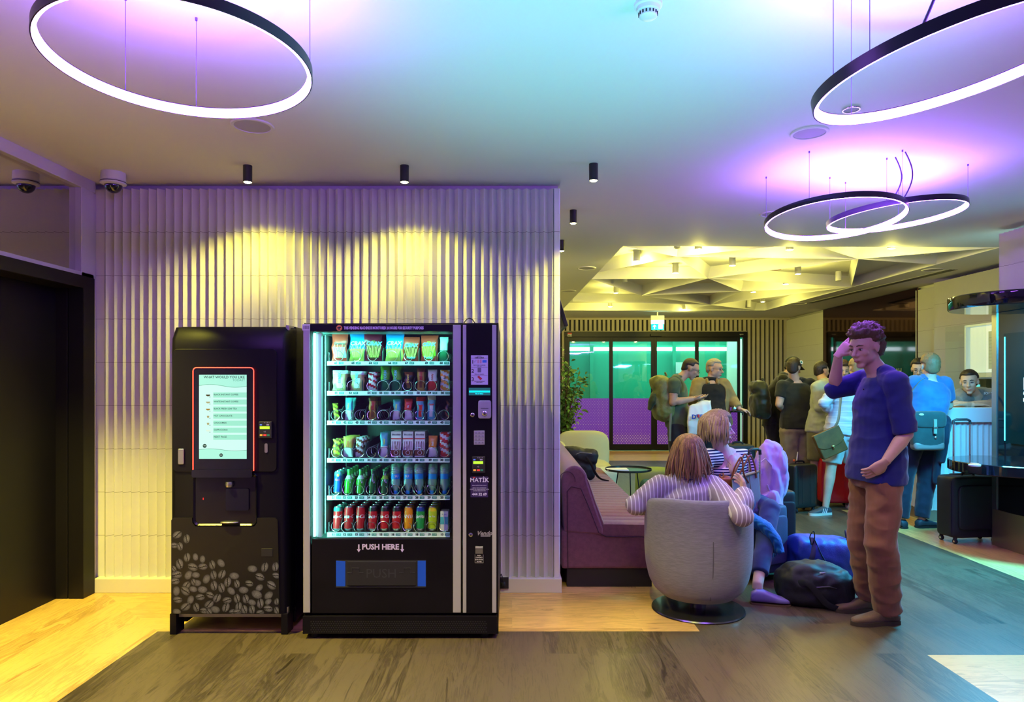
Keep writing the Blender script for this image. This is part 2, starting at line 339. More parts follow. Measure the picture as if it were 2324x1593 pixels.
# rear wall with slats, right walls
RY = 15.0
rw = MB(); rw.box((.343, RY+.06, 2.62), (6.6, RY+.15, CEIL)); rw.box((.343, RY+.06, 0), (1.17, RY+.15, 2.62)); rw.box((5.16, RY+.06, 0), (6.6, RY+.15, 2.62))
struct(rw, 'wall_rear', mat('dark slat backing', (.018, .017, .022), .6), smooth=0)
sl = MB(); x = .40
while x < 6.05:
    lo = 2.625 if 1.15 < x+.03 < 5.17 else 0
    sl.box((x, RY, lo), (x+.058, RY+.062, CEIL-.012)); x += .0996
sl.box((.343, RY-.01, CEIL-.04), (6.1, RY+.06, CEIL)); sl.box((1.15, RY-.005, 2.60), (5.17, RY+.06, 2.635))
struct(sl, 'trim_4', beige, smooth=0)
def ribs(mb, X0, ya, yb, d=.03, per=.061, z0=.095, z1=2.87, back=.15):
    """ribbed tile facing -X between ya and yb"""
    pts = []; y = ya
    while y < yb-1e-4:
        pts += [(X0+d, y), (X0, y+per*.5)]; y += per
    pts += [(X0+d, yb), (X0+back, yb), (X0+back, ya)]
    mb.prism([(a, b) for a, b in pts], z0, z1)
w1 = MB(); ribs(w1, 6.03, 13.26, 15.06, .03); struct(w1, 'wall_right', grey_tile, smooth=0)
w2 = MB(); ribs(w2, 6.03, 9.75, 10.18, .03); w2.box((6.1, 9.7, 0), (6.2, 15.06, CEIL)); struct(w2, 'wall_right.001', grey_tile, smooth=0)
w3 = MB(); ribs(w3, 5.82, 8.78, 9.40, .03, back=.3); ribs(w3, 5.82, 6.4, 8.10, .03, back=.3); ribs(w3, 5.82, 8.10, 8.78, .03, z0=2.22, back=.3); ribs(w3, 5.82, 8.1, 8.78, .03, z1=.95, back=.3)
struct(w3, 'wall_right.002', grey_tile, smooth=0)
w4 = MB(); ribs(w4, 4.52, 1.0, 6.36, .035, z0=.12); struct(w4, 'wall_near_right', tile, smooth=0)
b4 = MB(); b4.box((4.49, 1.0, 0), (4.72, 6.40, .12)); b4.box((6.0, 9.7, 0), (6.1, 15.0, .09)); b4.box((5.78, 6.4, 0), (5.9, 9.42, .09)); struct(b4, 'baseboard_right', white_paint, smooth=0)
tm = MB(); tm.box((6.04, 10.18, .1), (6.06, 13.26, 2.91)); struct(tm, 'window_2', mat('tinted mirror', (.13, .065, .09), .05, 1.), smooth=0)
# sliding door at the rear
door = tag(MB().box((1.15, RY-.03, 2.50), (5.16, RY+.07, 2.62)).box((1.15, RY-.02, 0), (1.24, RY+.07, 2.5)).box((5.07, RY-.02, 0), (5.16, RY+.07, 2.5)).build('door_2', black_metal, world=True, bevel=.004, smooth=0), kind='structure')
ORG[door.name] = V((0,0,0))
film = mat('purple dotted film', (.16, .04, .50), .35, emit=(.14, .03, .55), es=.35)  # slight glow stands in for corridor light coming through the film
pw = mat('film dots', (.75, .7, .85), .4)
clear = glass('door glass', (.80, .95, .93), .10)
GZ = lambda py: HC+(YH-py)*RY/F
for (a, b, fa, fb) in ((1293,1383,1289,1387), (1391,1478,1387,1485), (1491,1578,1485,1582), (1586,1674,1582,1680)):
    X = lambda px: (px-CX)*RY/F
    f = MB(); z0, z1, zm = GZ(1008), GZ(775), GZ(904)
    f.box((X(fa), RY, .02), (X(a), RY+.04, 2.5)); f.box((X(b), RY, .02), (X(fb), RY+.04, 2.5)); f.box((X(a), RY, z1), (X(b), RY+.04, 2.5)); f.box((X(a), RY, .02), (X(b), RY+.04, z0))
    fr = f.build('door_panel', black_metal, door, bevel=.003, smooth=0)
    g = MB(); g.box((X(a), RY+.015, z0), (X(b), RY+.022, z1)); g.build('pane', clear, fr, smooth=0)
    pf = MB(); pf.quad((X(a), RY+.013, z0), (X(b), RY+.013, z0), (X(b), RY+.013, zm), (X(a), RY+.013, zm)); row = 0; z = z0+.02
    while z < zm-.02:
        big = row < 7 or row == 12; s = (.014 if row < 6 else .011) if big else .0065
        x = X(a)+.02+(row % 2)*.028
        while x < X(b)-.015:
            pf.add([(x-s, RY+.011, z), (x, RY+.011, z-s), (x+s, RY+.011, z), (x, RY+.011, z+s)], [(0,1,2,3)], 1); x += .056
        z += .034; row += 1
    pf.build('privacy_film', [film, pw], fr, smooth=0)
sn = MB(); sn.box((3.03, RY-.08, 2.515), (3.28, RY-.03, 2.565)); sn.build('door_sensor', black_plastic, door, smooth=0, bevel=.005)
sn = MB(); sn.box((1.22, RY-.035, 2.51), (1.31, RY-.031, 2.59), 0); sn.box((1.22, RY-.037, 2.565), (1.31, RY-.0345, 2.59), 1); 
for i in range(3): sn.box((1.235+i*.025, RY-.0365, 2.515), (1.25+i*.025, RY-.0345, 2.55), 2)
sn.build('door_sticker', [white_plastic, mat('sticker red', (.6, .03, .03), .5), black_plastic], door, smooth=0)
tx = MB(); text(tx, 'apm', .05, (5.03, RY-.032, 2.56), align='CENTER'); tx.build('lettering', white_plastic, door, smooth=0)
th = MB(); th.box((1.1, RY-.12, 0), (5.2, RY+.1, .012)); struct(th, 'trim_5', mat('threshold steel', (.55, .52, .4), .4, .6), smooth=0)
# room beyond the sliding door
teal = mat('teal corridor wall', (.03, .42, .27), .5)
r2 = MB(); r2.box((.3, 17.6, 0), (7, 17.7, 3)); r2.box((.2, 15.2, 0), (.3, 17.7, 3)); r2.box((7, 15.2, 0), (7.1, 17.7, 3)); struct(r2, 'wall_corridor', teal, smooth=0)
r3 = MB(); r3.box((.2, 15.16, -.05), (7.1, 17.7, -.001)); struct(r3, 'floor_corridor', mat('corridor floor', (.2, .2, .2), .4), smooth=0)
r4 = MB(); r4.box((.2, 15.15, 3.0), (7.1, 17.7, 3.05)); struct(r4, 'ceiling_corridor', white_paint, smooth=0)
for i, (a, b) in enumerate(((1290,1339),(1346,1478),(1480,1527),(1531,1648))):
    q = MB(); q.box(P(a, 796, 17.55), P(b, 788, 17.59)); tag(q.build('wall_light_strip', mat('corridor strip glow', (1,1,1), .5, emit=(.75, 1, .95), es=5), smooth=0), 'bright white light strip on the teal wall behind the %s' % ['first sliding door pane from the left', 'second sliding door pane from the left', 'third sliding door pane, left of the pipe', 'two panes right of the teal post'][i], 'light strip', 'light strips beyond the sliding door')
q = MB(); q.box(P(1339, 1040, 17.4), P(1346, 770, 17.5)); q.box(P(1527,1040,17.4), P(1532,770,17.5)); struct(q, 'trim_6', teal, smooth=0)
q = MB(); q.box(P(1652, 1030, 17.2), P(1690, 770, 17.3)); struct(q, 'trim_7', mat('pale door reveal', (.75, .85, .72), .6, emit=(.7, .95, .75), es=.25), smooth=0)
q = MB(); q.box(P(1534, 847, 17.3), P(1549, 822, 17.32)); tag(q.build('notice_sheet', white_plastic, smooth=0), 'small white notice sheet on the teal wall beyond the third glass pane', 'notice')
light('AREA', 'corridor light', (3.7, 16.4, 2.9), 120, (.45, 1, .75), 4.5, aim=(3.7, 17.0, 0), sy=1.2)
# exit sign
ex = thing('exit_sign', 'green and white lit exit sign with running figure hanging over the sliding door', 'sign', P(1492, 748, 13.8))
q = MB(); c = P(1492, 735, 13.8)
q.box(c+V((-.135,-.02,-.015)), c+V((.135,.02,.17))); q.build('housing', white_plastic, ex, bevel=.006, smooth=0)
q = MB(); q.box(c+V((-.012,-.012,.17)), c+V((.012,.012,CEIL-c.z))); q.build('hanging_rod', white_plastic, ex, smooth=0)
gl = mat('exit green glow', (0,.5,.35), .5, emit=(.0, .85, .5), es=3.0); wg = mat('exit white glow', (1,1,1), .5, emit=(.6, 1, .9), es=7)
q = MB(); q.box(c+V((-.125,-.026,-.12)), c+V((.125,-.01,.0)),0); q.box(c+V((-.13,-.024,.005)), c+V((.13,-.021,.07)), 1)
q.box(c+V((.02,-.028,-.10)), c+V((.10,-.0265,-.01)), 1)
q.add([c+V((-.065,-.028,-.02)), c+V((-.1,-.028,-.055)), c+V((-.03,-.028,-.055))], [(0,1,2)], 1); q.box(c+V((-.073,-.028,-.10)), c+V((-.057,-.0265,-.055)), 1)
q.sq(c+V((.058,-.029,-.03)), (.008,.001,.008), mi=0); q.tube([c+V((.056,-.029,-.04)), c+V((.05,-.029,-.065)), c+V((.068,-.029,-.078)), c+V((.06,-.029,-.095))], .004, 6, 0); q.tube([c+V((.05,-.029,-.065)), c+V((.036,-.029,-.085))], .004, 6, 0); q.tube([c+V((.075,-.029,-.05)), c+V((.056,-.029,-.043)), c+V((.042,-.029,-.055))], .003, 6, 0)
q.build('lit_face', [gl, wg], ex, smooth=0)
# ---------------------------------------------------------------- ceiling fittings
def rodframe(c, nrm):
    nz = V(nrm).normalized(); x = V((1,0,0)); x = (x-nz*x.dot(nz)).normalized(); y = nz.cross(x); return Matrix((x, y, nz)).transposed()
def ring_lamp(label, c, nrm, R, wires, cables=(), up=22):
    c = V(c); M = rodframe(c, nrm); o = thing('ring_pendant_lamp', label, 'pendant lamp', c)
    h, w = .036, .017
    rim = [(R, 0), (R+.0, h), (R-w, h), (R-w, h-.003), (R-.004, h-.003), (R-.004, .002), (R-.004, 0)]
    q = MB(); n = 120; rings = []
    for i in range(n):
        a = 2*PI*i/n; rings.append([c+M @ V((r*math.cos(a), r*math.sin(a), z)) for r, z in rim])
    q.loft(rings, loop=True); q.build('housing', mat('ring housing', (.012, .008, .03), .3), o)
    light('AREA', 'added ceiling fill', c+V((0,0,.05)), up, (.34, .16, 1), R*1.9, aim=c+V((0,0,1)))  # added light above the ring to brighten the ceiling; the strip shines inward
    q = MB(); rings = []
    for i in range(n):
        a = 2*PI*i/n; rings.append([c+M @ V((r*math.cos(a), r*math.sin(a), z)) for r, z in ((R-.0045, .001), (R-.0045, h-.004), (R-w+.001, h-.004), (R-w+.001, .004), (R-w+.004, .001))])
    q.loft(rings, loop=True); q.build('led_strip', ring_glow, o)
    wm = mat('suspension wire', (.16, .12, .3), .4, .5); cm = mat('violet grey cable', (.07, .05, .16), .5)
    for a in wires:
        p = c+M @ V((R-.01, 0, h)) if False else c+M @ V(((R-.008)*math.cos(a), (R-.008)*math.sin(a), h-.001))
        q = MB(); q.tube([p, V((p.x, p.y, CEIL))], .0013, 6); q.tube([V((p.x,p.y,CEIL-.012)), V((p.x,p.y,CEIL))], .005, 8); q.build('wire', wm, o)
    for a, dx, dy in cables:
        p = c+M @ V(((R-.008)*math.cos(a), (R-.008)*math.sin(a), h-.001)); H = CEIL-p.z
        q = MB(); q.tube([p+V((dx*t+.05*math.sin(PI*t)*(1 if dx >= 0 else -1), dy*t, H*t)) for t in [i/12 for i in range(13)]], .0042, 8); q.build('power_cable', cm, o)
    return o
ring_lamp('black ring pendant glowing violet above the coffee machine, cut by the top edge at left', (-1.107,2.293,2.545), (-.012,.026,1), .42, (2.5, .35, 4.9, 1.9), ())
ring_lamp('black ring pendant glowing violet at the top right, cut by the right edge', (1.389,2.129,2.465), (-.196,.003,1), .42, (3.6, 3.25, 1.9, 5.2), ((3.95, .03, -.05),))
ring_lamp('left of the two overlapping violet ring pendants', (2.1335,4.5288,2.56), (.0009,.1005,1), .434, (3.95, 5.4, 2.6, .95), ((5.45, .02, .02),), up=11)
ring_lamp('right of the two overlapping violet ring pendants', (2.6338,4.6984,2.6207), (-.0685,.0228,1), .43, (5.7+.02, 3.0, 4.1, 1.0), ((4.17, .02, 0),), up=11)
def speaker(label, px, py, R=.117, ch=False):
    q0 = at_z(px, py, CEIL); o = thing('ceiling_speaker', label, 'ceiling speaker', q0-V((0,0,.008)), group='round grilles in the ceiling')
    q = MB(); q.lathe([(R, 0), (R, -.004), (R*.96, -.008), (R*.84, -.008), (R*.82, -.003), (R*.82, 0)], q0, 48); q.build('rim', chrome if ch else white_paint, o)
    q = MB(); q.lathe([(0, -.0045), (R*.82, -.0045), (R*.82, 0)], q0, 48); q.build('grille', mat('speaker mesh', (.5, .48, .5), .7, bump=(600, .4)), o)
speaker('round white ceiling speaker behind the left ring lamp', 573, 285)
speaker('round white ceiling speaker at the left edge of the upper right ring lamp', 1837, 301, .105)
speaker('small chrome rimmed disc on the ceiling inside the upper right ring lamp', 1932, 247, .045, True)
speaker('thin round grille on the ceiling seen behind the left of the overlapping rings', 1752, 485, .1)
speaker('flat round grille left of the coffered ceiling near the tilted screen', 1331, 608, .12)
speaker('flat round grille at the left ceiling edge, farther than the one by the screen', 1290, 660, .12)
speaker('pale round grille beside the long air slot on the right ceiling', 2118, 612, .13)
speaker('pale round grille at the far end of the long air slot', 1812, 688, .16)
q0 = at_z(1471, 8, CEIL); o = thing('smoke_detector', 'white smoke detector on the ceiling at the top edge', 'smoke detector', q0-V((0,0,.055)))
q = MB(); q.lathe([(.053,0),(.053,-.012),(.048,-.016)], q0, 40); q.build('base', white_plastic, o)
q = MB(); q.lathe([(.044,-.015),(.043,-.03),(.036,-.034)], q0, 40); q.lathe([(.034,-.033),(.034,-.05),(.026,-.056),(.0,-.057)], q0, 40); q.build('sensor_dome', white_plastic, o)
q = MB()
for i in range(16):
    a = 2*PI*i/16; q.cbox(q0+V((math.cos(a)*.0345, math.sin(a)*.0345, -.041)), (.005,.005,.010))
q.build('vents', slot_dark, o)
# dome camera
q0 = at_z(253, 391, CEIL); q0 = V((-2.72, 4.66, CEIL)); o = thing('dome_security_camera', 'white dome security camera with dark bubble on the ceiling near the mirror', 'security camera', q0-V((0,0,.145)))
q = MB(); q.lathe([(.075,0),(.078,-.055),(.078,-.058),(.072,-.058),(.072,-.062),(.080,-.062),(.080,-.078),(.062,-.086)], q0, 48); q.build('housing', white_plastic, o)
q = MB(); q.lathe([(.0805,-.064),(.0805,-.069)], q0, 48, cap=False); q.build('black_gasket', black_plastic, o)
q = MB(); q.lathe([(.056*math.cos(t*PI/24), -.084-.056*math.sin(t*PI/24)) for t in range(13)], q0, 40); q.build('bubble', mat('smoked dome', (.01,.01,.03), .05, coat=1.), o)
# downlights
def downlight(label, px, py, top, r=.029, h=.11, body=None, name='ceiling_spotlight', on=True, energy=0, ang=110, grp=None, ztop=CEIL, soft=.02, blend=.7):
    q0 = at_z(px, top, ztop); o = thing(name, label, 'ceiling spotlight', q0-V((0,0,h)), group=grp)
    q = MB(); q.lathe([(r,0),(r,-h),(r*.9,-h),(r*.86,-h+.012),(0,-h+.012)], q0, 28); q.build('housing', body or black_plastic, o)
    q = MB(); q.lathe([(0,-h-.006),(r*.6,-h-.004),(r*.86,-h+.002),(r*.86,-h+.011)], q0, 24); q.build('lens', lamp_yel if on else mat('unlit lens', (.5,.5,.4), .4), o)
    if energy and name == 'ceiling_spotlight' and ztop < CEIL+.01: light('SPOT', 'spot beam', q0-V((0,0,h-.002)), energy, (1., .90, .10), soft, aim=q0-V((0,0,3)), angle=ang, blend=blend)
    if energy and ztop > CEIL+.01: light('POINT', 'lamp glow', q0-V((0,0,h+.05)), energy, (1., .88, .16), .04)
    return q0
downlight('black cylinder spotlight over the coffee machine', 562, 395, 376, energy=620, grp='black cylinder spotlights', ang=132, blend=1)
downlight('black cylinder spotlight over the snack vending machine', 918, 395, 376, energy=620, grp='black cylinder spotlights', ang=132, blend=1)
downlight('black cylinder spotlight nearest beyond the end of the tiled wall', 1347, 392, 372, energy=680, grp='black cylinder spotlights', ang=105)
downlight('black cylinder spotlight right of the tiled wall, second from the front', 1301, 491, 477, energy=520, grp='black cylinder spotlights', ang=105)
downlight('black cylinder spotlight half hidden behind the tiled wall edge', 1274.5, 555, 545, grp='black cylinder spotlights', energy=520, ang=110)
lab = 'white cylinder spotlight in the coffered ceiling, %s'
offs = [(1585,566,'lit, top left of the centre',1),(1662,603,'lit, in the large middle cell',1),(1533,620,'lit, left of the middle',1),(1445,593,'lit, nearest the left corner',1),(1398,665,'lit, upper of the three at the left edge',1),(1383,684,'lit, middle of the three at the left edge',1),
 (1385,696,'lit, lowest of the three at the left edge',1),(1554,702,'lit, farthest, just above the exit sign',1),(1710,663,'lit, fourth from the right in the far half',1),(1731,685,'lit, lowest on the right side',1),(1783,645,'lit, just below the red sounder',1),(1811,622,'lit, right of the red sounder',1),
 (1792,567,'lit, under the overlapping rings',1),(2023,564,'lit, farthest to the right',1),(1538,563,'unlit, at the front edge',0),(1418,640,'unlit, in the left cell',0),(2106,578,'unlit, at the far right corner',0),(1903,637,'unlit, in the far right cell',0),(1700,697,'unlit, at the far edge above the slats',0)]
for px, py, t, on in offs:
    zt = RZ; h = .13; Y = F*(zt-h-HC)/(YH-py); top = YH-F*(zt-HC)/Y
    downlight(lab % t, px, py, top, r=.04, h=h, body=white_plastic, on=bool(on), energy=18 if on else 0, grp='white spotlights in the coffered ceiling', ztop=zt, ang=120, soft=.04)
q0 = at_z(1762, 612, RZ-.12); o = MB(); o.lathe([(.03,.12),(.06,.1),(.07,.05),(.06,.0),(0,0)], q0, 24); tag(o.build('fire_alarm_sounder', mat('alarm red', (.5,.01,.01), .35)), 'red round fire alarm sounder in the coffered ceiling', 'alarm')
# long air slot and tilted screen
a, b = at_z(1838, 688, CEIL-.004), at_z(2165, 612, CEIL-.004); q = MB(); d = (b-a).normalized(); s = V((-d.y, d.x, 0))
for i in range(3):
    o_ = s*(.04*(i-1)); q.add([a+o_-s*.014, b+o_-s*.014, b+o_+s*.014, a+o_+s*.014, a+o_-s*.014+V((0,0,.003)), b+o_-s*.014+V((0,0,.003)), b+o_+s*.014+V((0,0,.003)), a+o_+s*.014+V((0,0,.003))], [(0,1,2,3),(4,5,6,7),(0,1,5,4),(2,3,7,6),(1,2,6,5),(0,3,7,4)])
o = thing('air_vent_slot', 'long thin grey air slot in the ceiling on the right', 'air vent', (a+b)/2); q.build('slots', mat('vent slot', (.12,.12,.1), .6), o, smooth=0)
q = MB(); q.add([a-s*.07, b-s*.07, b+s*.07, a+s*.07, a-s*.07+V((0,0,.003)), b-s*.07+V((0,0,.003)), b+s*.07+V((0,0,.003)), a+s*.07+V((0,0,.003))], [(0,1,2,3),(4,5,6,7),(0,1,5,4),(2,3,7,6),(1,2,6,5),(0,3,7,4)]); q.v = [v+V((0,0,.003)) for v in q.v]; q.build('frame', white_paint, o, smooth=0)
tv = thing('wall_screen', 'black wall screen tilted out from the wall past the tiled corner', 'screen', (.47, 6.3, 2.2))
q = MB(); Mx = Matrix.Rotation(math.radians(-17), 3, 'Y'); cc = V((.42, 7.0, 2.33)); q.box((-.02,-.55,-.32),(.02,.55,.32), 0, None); q.v = [cc+Mx @ v for v in q.v]; q.build('case', black_metal, tv, bevel=.006, smooth=0)
q = MB(); q.box((.021,-.53,-.30),(.0215,.53,.30)); q.v = [cc+Mx @ v for v in q.v]; q.build('panel', mat('screen olive', (.05,.06,.01), .2), tv, smooth=0)
q = MB(); q.box((.343,6.9,2.25),(.45,7.1,2.4)); q.build('bracket', black_metal, tv, smooth=0)
q = MB()
for i in range(4): q.box((.352+i*.03, 7.9, CEIL-.006), (.368+i*.03, 9.4, CEIL-.001))
tag(q.build('air_vent_slot', slot_dark, smooth=0), 'dark parallel air slots in the ceiling behind the tilted screen', 'air vent')
q = MB(); text(q, 'HAIR', .125, (6.036, 10.72, P(0,843,10.72).z), ux=(0,1,0)); struct(q, 'reflected_lettering', mat('painted reflection lettering', (.5,.55,.5), .5), smooth=0)  # reflection of lettering, drawn as flat reversed text on the mirror
# ================================================================ snack vending machine
VY = 3.97
vx = lambda px, Y=VY: (px-CX)*Y/F
vz = lambda py, Y=VY: HC+(YH-py)*Y/F
vm = thing('vending_machine', 'black and silver snack vending machine with lit glass front', 'vending machine', (vx(908), VY+.39, 0))
cab = mat('black cabinet', (.005,.004,.007), .36, bump=(300,.03), var=(4,.2), spec=.25)
inner = mat('cabinet liner', (.12,.16,.16), .45)
x0, x1 = vx(688), vx(1130); zt, zb = vz(733), vz(1392)
gx0, gx1, gz0, gz1 = vx(705), vx(1027), vz(1223), vz(752)
b = MB(); t = .012; YB2 = VY+.78
b.box((x0, VY+.03, .02), (x0+t, YB2, zt)); b.box((vx(1052), VY+.03, .02), (x1, YB2, zt)); b.box((x0, VY+.03, gz1+.01), (x1, YB2, zt)); b.box((x0, VY+.03, .02), (x1, YB2, gz0-.06)); b.box((x0, VY+.70, .02), (x1, YB2, zt))
b.build('cabinet', cab, vm, bevel=.003, smooth=0)
b = MB(); b.box((x0+t, VY+.036, gz0-.058), (vx(1050), VY+.70, gz0-.045)); b.box((x0+t, VY+.05, gz1-.002), (vx(1050), VY+.70, gz1+.009)); b.box((x0+t+.001, VY+.04, gz0-.05), (x0+t+.012, VY+.7, gz1)); b.box((vx(1047), VY+.04, gz0), (vx(1050), VY+.7, gz1)); b.box((x0+t, VY+.68, gz0), (vx(1050), VY+.7, gz1))
b.box((vx(735,4.1), 4.12, gz0), (vx(735,4.1)+.006, 4.62, gz1-.01)); b.build('liner', inner, vm, smooth=0)
# door frame around the glass, and the lower blank panel
dr = MB(); dr.box((x0, VY, gz1), (vx(1048), VY+.035, zt-.006)); dr.box((x0+.05, VY, zb), (vx(1027), VY+.035, gz0)); dr.box((x0-.002, VY+.002, zb), (gx0, VY+.035, zt-.006)); dr.box((gx1, VY+.002, zb), (vx(1048), VY+.035, zt-.006))
dr.build('door', cab, vm, bevel=.003, smooth=0)
d = MB(); d.box((x0+.002, VY-.006, zb+.006), (vx(704), VY+.003, zt-.006)); d.build('door_stile', silver_paint, vm, bevel=.002, smooth=0)
d = MB(); d.box((vx(1028), VY-.006, zb+.006), (vx(1046), VY+.003, zt-.012)); d.build('door_stile', silver_paint, vm, bevel=.002, smooth=0)
d = MB(); d.box((gx0, VY+.004, gz0), (gx1, VY+.010, gz1)); d.build('glass_pane', glass('display glass', (.98,1,.99), .03), vm, smooth=0)
d = MB(); d.box((vx(710), VY+.02, gz0+.01), (vx(713.5), VY+.03, gz1-.01)); d.build('led_strip', mat('cabinet led', (1,1,1), .5, emit=(.35,1,.85), es=7), vm, smooth=0)
d = MB(); d.box((vx(714.5), VY+.03, gz0+.005), (vx(726), VY+.06, gz1-.005)); d.box((vx(706.5), VY+.03, gz0+.005), (vx(709), VY+.05, gz1-.005)); d.build('led_housing', mat('led diffuser', (.7,.8,.78), .4, emit=(.1,.9,.7), es=.08), vm, smooth=0)
light('AREA', 'cabinet led light', (vx(713), VY+.05, (gz0+gz1)/2), 28, (.16, 1, .74), .03, aim=(vx(880), 4.3, (gz0+gz1)/2), sy=1.18)
light('AREA', 'cabinet top light', ((gx0+gx1)/2, VY+.10, gz1-.012), 4.5, (.12, 1, .72), .75, aim=((gx0+gx1)/2, VY+.3, gz0), sy=.05)
# pay column
pc = MB(); pc.box((vx(1049.5), VY-.002, zb), (x1, VY+.04, zt-.004)); pc.build('pay_column', cab, vm, bevel=.003, smooth=0)
for a, c in ((1050.5,1058.5),(1117,1126.5)):
    d = MB(); d.box((vx(a), VY-.009, zb+.006), (vx(c), VY-.001, zt-.012)); d.build('column_stile', silver_paint, vm, bevel=.002, smooth=0)
# kick plate with perforation
kp = MB(); kp.box((x0, VY-.012, .03), (x1-.004, VY+.04, zb-.012)); kp.build('kick_plate', cab, vm, bevel=.003, smooth=0)
kp = MB()
for r in range(6):
    for i in range(74):
        X = x0+.05+i*.0138+(r % 2)*.0069; Z = vz(1409+r*4.6)
        kp.quad((X-.0035, VY-.0126, Z-.003), (X+.0035, VY-.0126, Z-.003), (X+.0035, VY-.0126, Z+.003), (X-.0035, VY-.0126, Z+.003))
kp.build('vent_holes', slot_dark, vm, smooth=0)
for xx in (x0+.06, x1-.08):
    for yy in (VY+.04, VY+.7):
        d = MB(); d.lathe([(.025,0),(.022,.03)], (xx,yy,0), 16); d.build('foot', dark_rubber, vm)
ink = mat('lettering lilac', (.6,.5,.75), .5)
d = MB(); text(d, 'THIS VENDING MACHINE IS MONITORED 24 HOURS FOR SECURITY PURPOSES', .0225, (vx(871), VY-.001, vz(744.5)), bold=.0011, xs=.585); d.build('security_lettering', ink, vm, smooth=0)
d = MB(); d.lathe([(.017,0),(.017,.001)], (0,0,0), 28); d.v = [V((vx(770)+v.x, VY-.001-v.z, vz(744.5)+v.y)) for v in d.v]
d.add([(vx(765.5),VY-.003,vz(743)),(vx(773),VY-.003,vz(741)),(vx(774.5),VY-.003,vz(744)),(vx(767),VY-.003,vz(746))],[(0,1,2,3)],1); d.add([(vx(769),VY-.003,vz(745)),(vx(771.5),VY-.003,vz(745)),(vx(770.5),VY-.003,vz(749)),(vx(768.5),VY-.003,vz(749))],[(0,1,2,3)],1)
d.build('camera_symbol', [mat('orange decal', (.75,.25,.06), .5), black_plastic], vm, smooth=0)
d = MB(); d.box((vx(687), VY-.0085, vz(750)), (vx(704), VY-.006, vz(736)), 0)
for i, ww in enumerate((1,2,1,1,3,1,2,1,1,2,1)):
    X = vx(689.5+i*1.25); d.box((X, VY-.009, vz(747)), (X+.0009*ww, VY-.0084, vz(739.5)), 1)
d.build('barcode_sticker', [mat('sticker paper', (.6,.55,.66), .5), black_plastic], vm, smooth=0)
def arrow(d, px, py, h):
    X, Z = vx(px), vz(py); w = .004
    d.box((X-w, VY-.003, Z-.01), (X+w, VY-.0015, Z+h)); d.add([(X-.011,VY-.003,Z-.008),(X+.011,VY-.003,Z-.008),(X,VY-.003,Z-.026)], [(0,1,2)])
d = MB(); text(d, 'PUSH HERE', .043, (vx(863.5), VY-.001, vz(1241.5)), bold=.0016); arrow(d, 814.5, 1243, .02); arrow(d, 913, 1243, .02); d.build('push_here_lettering', mat('lettering violet white', (.62,.52,.8), .5), vm, smooth=0)
# delivery flap
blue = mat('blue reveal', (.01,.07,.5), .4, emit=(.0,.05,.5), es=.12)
d = MB(); d.box((vx(763), VY-.002, vz(1331)), (vx(967), VY+.0, vz(1271))); d.box((vx(763),VY-.006,vz(1332.5)),(vx(967),VY-.001,vz(1331))); d.build('delivery_recess', slot_dark, vm, smooth=0)
for a, c, k in ((763,784,1),(948,966.5,0)):
    d = MB(); d.quad((vx(a),VY-.0035,vz(1330)),(vx(c),VY-.0035,vz(1330)),(vx(c),VY-.0035,vz(1272+k)),(vx(a),VY-.0035,vz(1272))); d.build('recess_side', blue, vm, smooth=0)
d = MB(); d.box((vx(789), VY-.010, vz(1328)), (vx(945), VY-.003, vz(1273))); fl_ = d.build('delivery_flap', black_plastic, vm, bevel=.003, smooth=0)
d = MB(); text(d, 'PUSH', .075, (vx(866), VY-.0105, vz(1301)), extrude=.001); 
for s_ in (-1, 1):
    X = vx(866)+s_*.15; d.tube([(X-.045,VY-.011,vz(1298)),(X-.02,VY-.011,vz(1298)),(X-.02,VY-.011,vz(1288)),(X+.02,VY-.011,vz(1288)),(X+.02,VY-.011,vz(1298)),(X+.045,VY-.011,vz(1298))], .0012, 4)
d.build('embossed_lettering', mat('emboss grey', (.035,.033,.04), .4), fl_, smooth=0)
# user guide sticker
gp = mat('guide paper', (.62,.55,.8), .5); d = MB(); CY = VY-.004
def q2(d, a, b_, c, e, y, mi): d.quad((vx(a),y,vz(e)),(vx(c),y,vz(e)),(vx(c),y,vz(b_)),(vx(a),y,vz(b_)), mi)
q2(d, 1069, 806.5, 1107.5, 873, CY, 0); y_ = CY-.0006
for yy in (813, 833, 852): q2(d, 1070, yy, 1106.5, yy+.5, y_, 1)
text(d, 'MATIK', .009, (vx(1088), y_, vz(809)), mi=1); text(d, 'USER GUIDE', .0095, (vx(1088), y_, vz(812)), mi=1, bold=.0004)
for s_, yy in (('1',821.5),('2',842),('3',861)): text(d, s_, .030, (vx(1073), y_, vz(yy)), mi=1, bold=.0007)
text(d, 'Insert money or swipe/tap', .0066, (vx(1088), y_, vz(828.5)), mi=1, bold=.0002); text(d, 'your card', .0066, (vx(1088), y_, vz(831)), mi=1, bold=.0002)
text(d, 'Make your selection', .0066, (vx(1088), y_, vz(849)), mi=1, bold=.0002); text(d, 'Take your product and', .0066, (vx(1088), y_, vz(865)), mi=1, bold=.0002); text(d, 'change below', .0066, (vx(1088), y_, vz(867.5)), mi=1, bold=.0002)
q2(d, 1095,817,1104.5,823, y_, 2); q2(d, 1083.5,816,1087,824.5,y_,3); q2(d, 1089,816,1093,824.5,y_,3); q2(d, 1084,834.5,1092,845,y_,4)
d.add([(vx(1083),y_,vz(855)),(vx(1087),y_,vz(852.5)),(vx(1094.5),y_,vz(859)),(vx(1090.5),y_,vz(863))], [(0,1,2,3)], 5)
for px, py in ((1077.5,821),(1080,818)): d.torus((vx(px),y_,vz(py)), .0035, .0006, 12, 4, Matrix.Rotation(PI/2,3,'X'), 4)
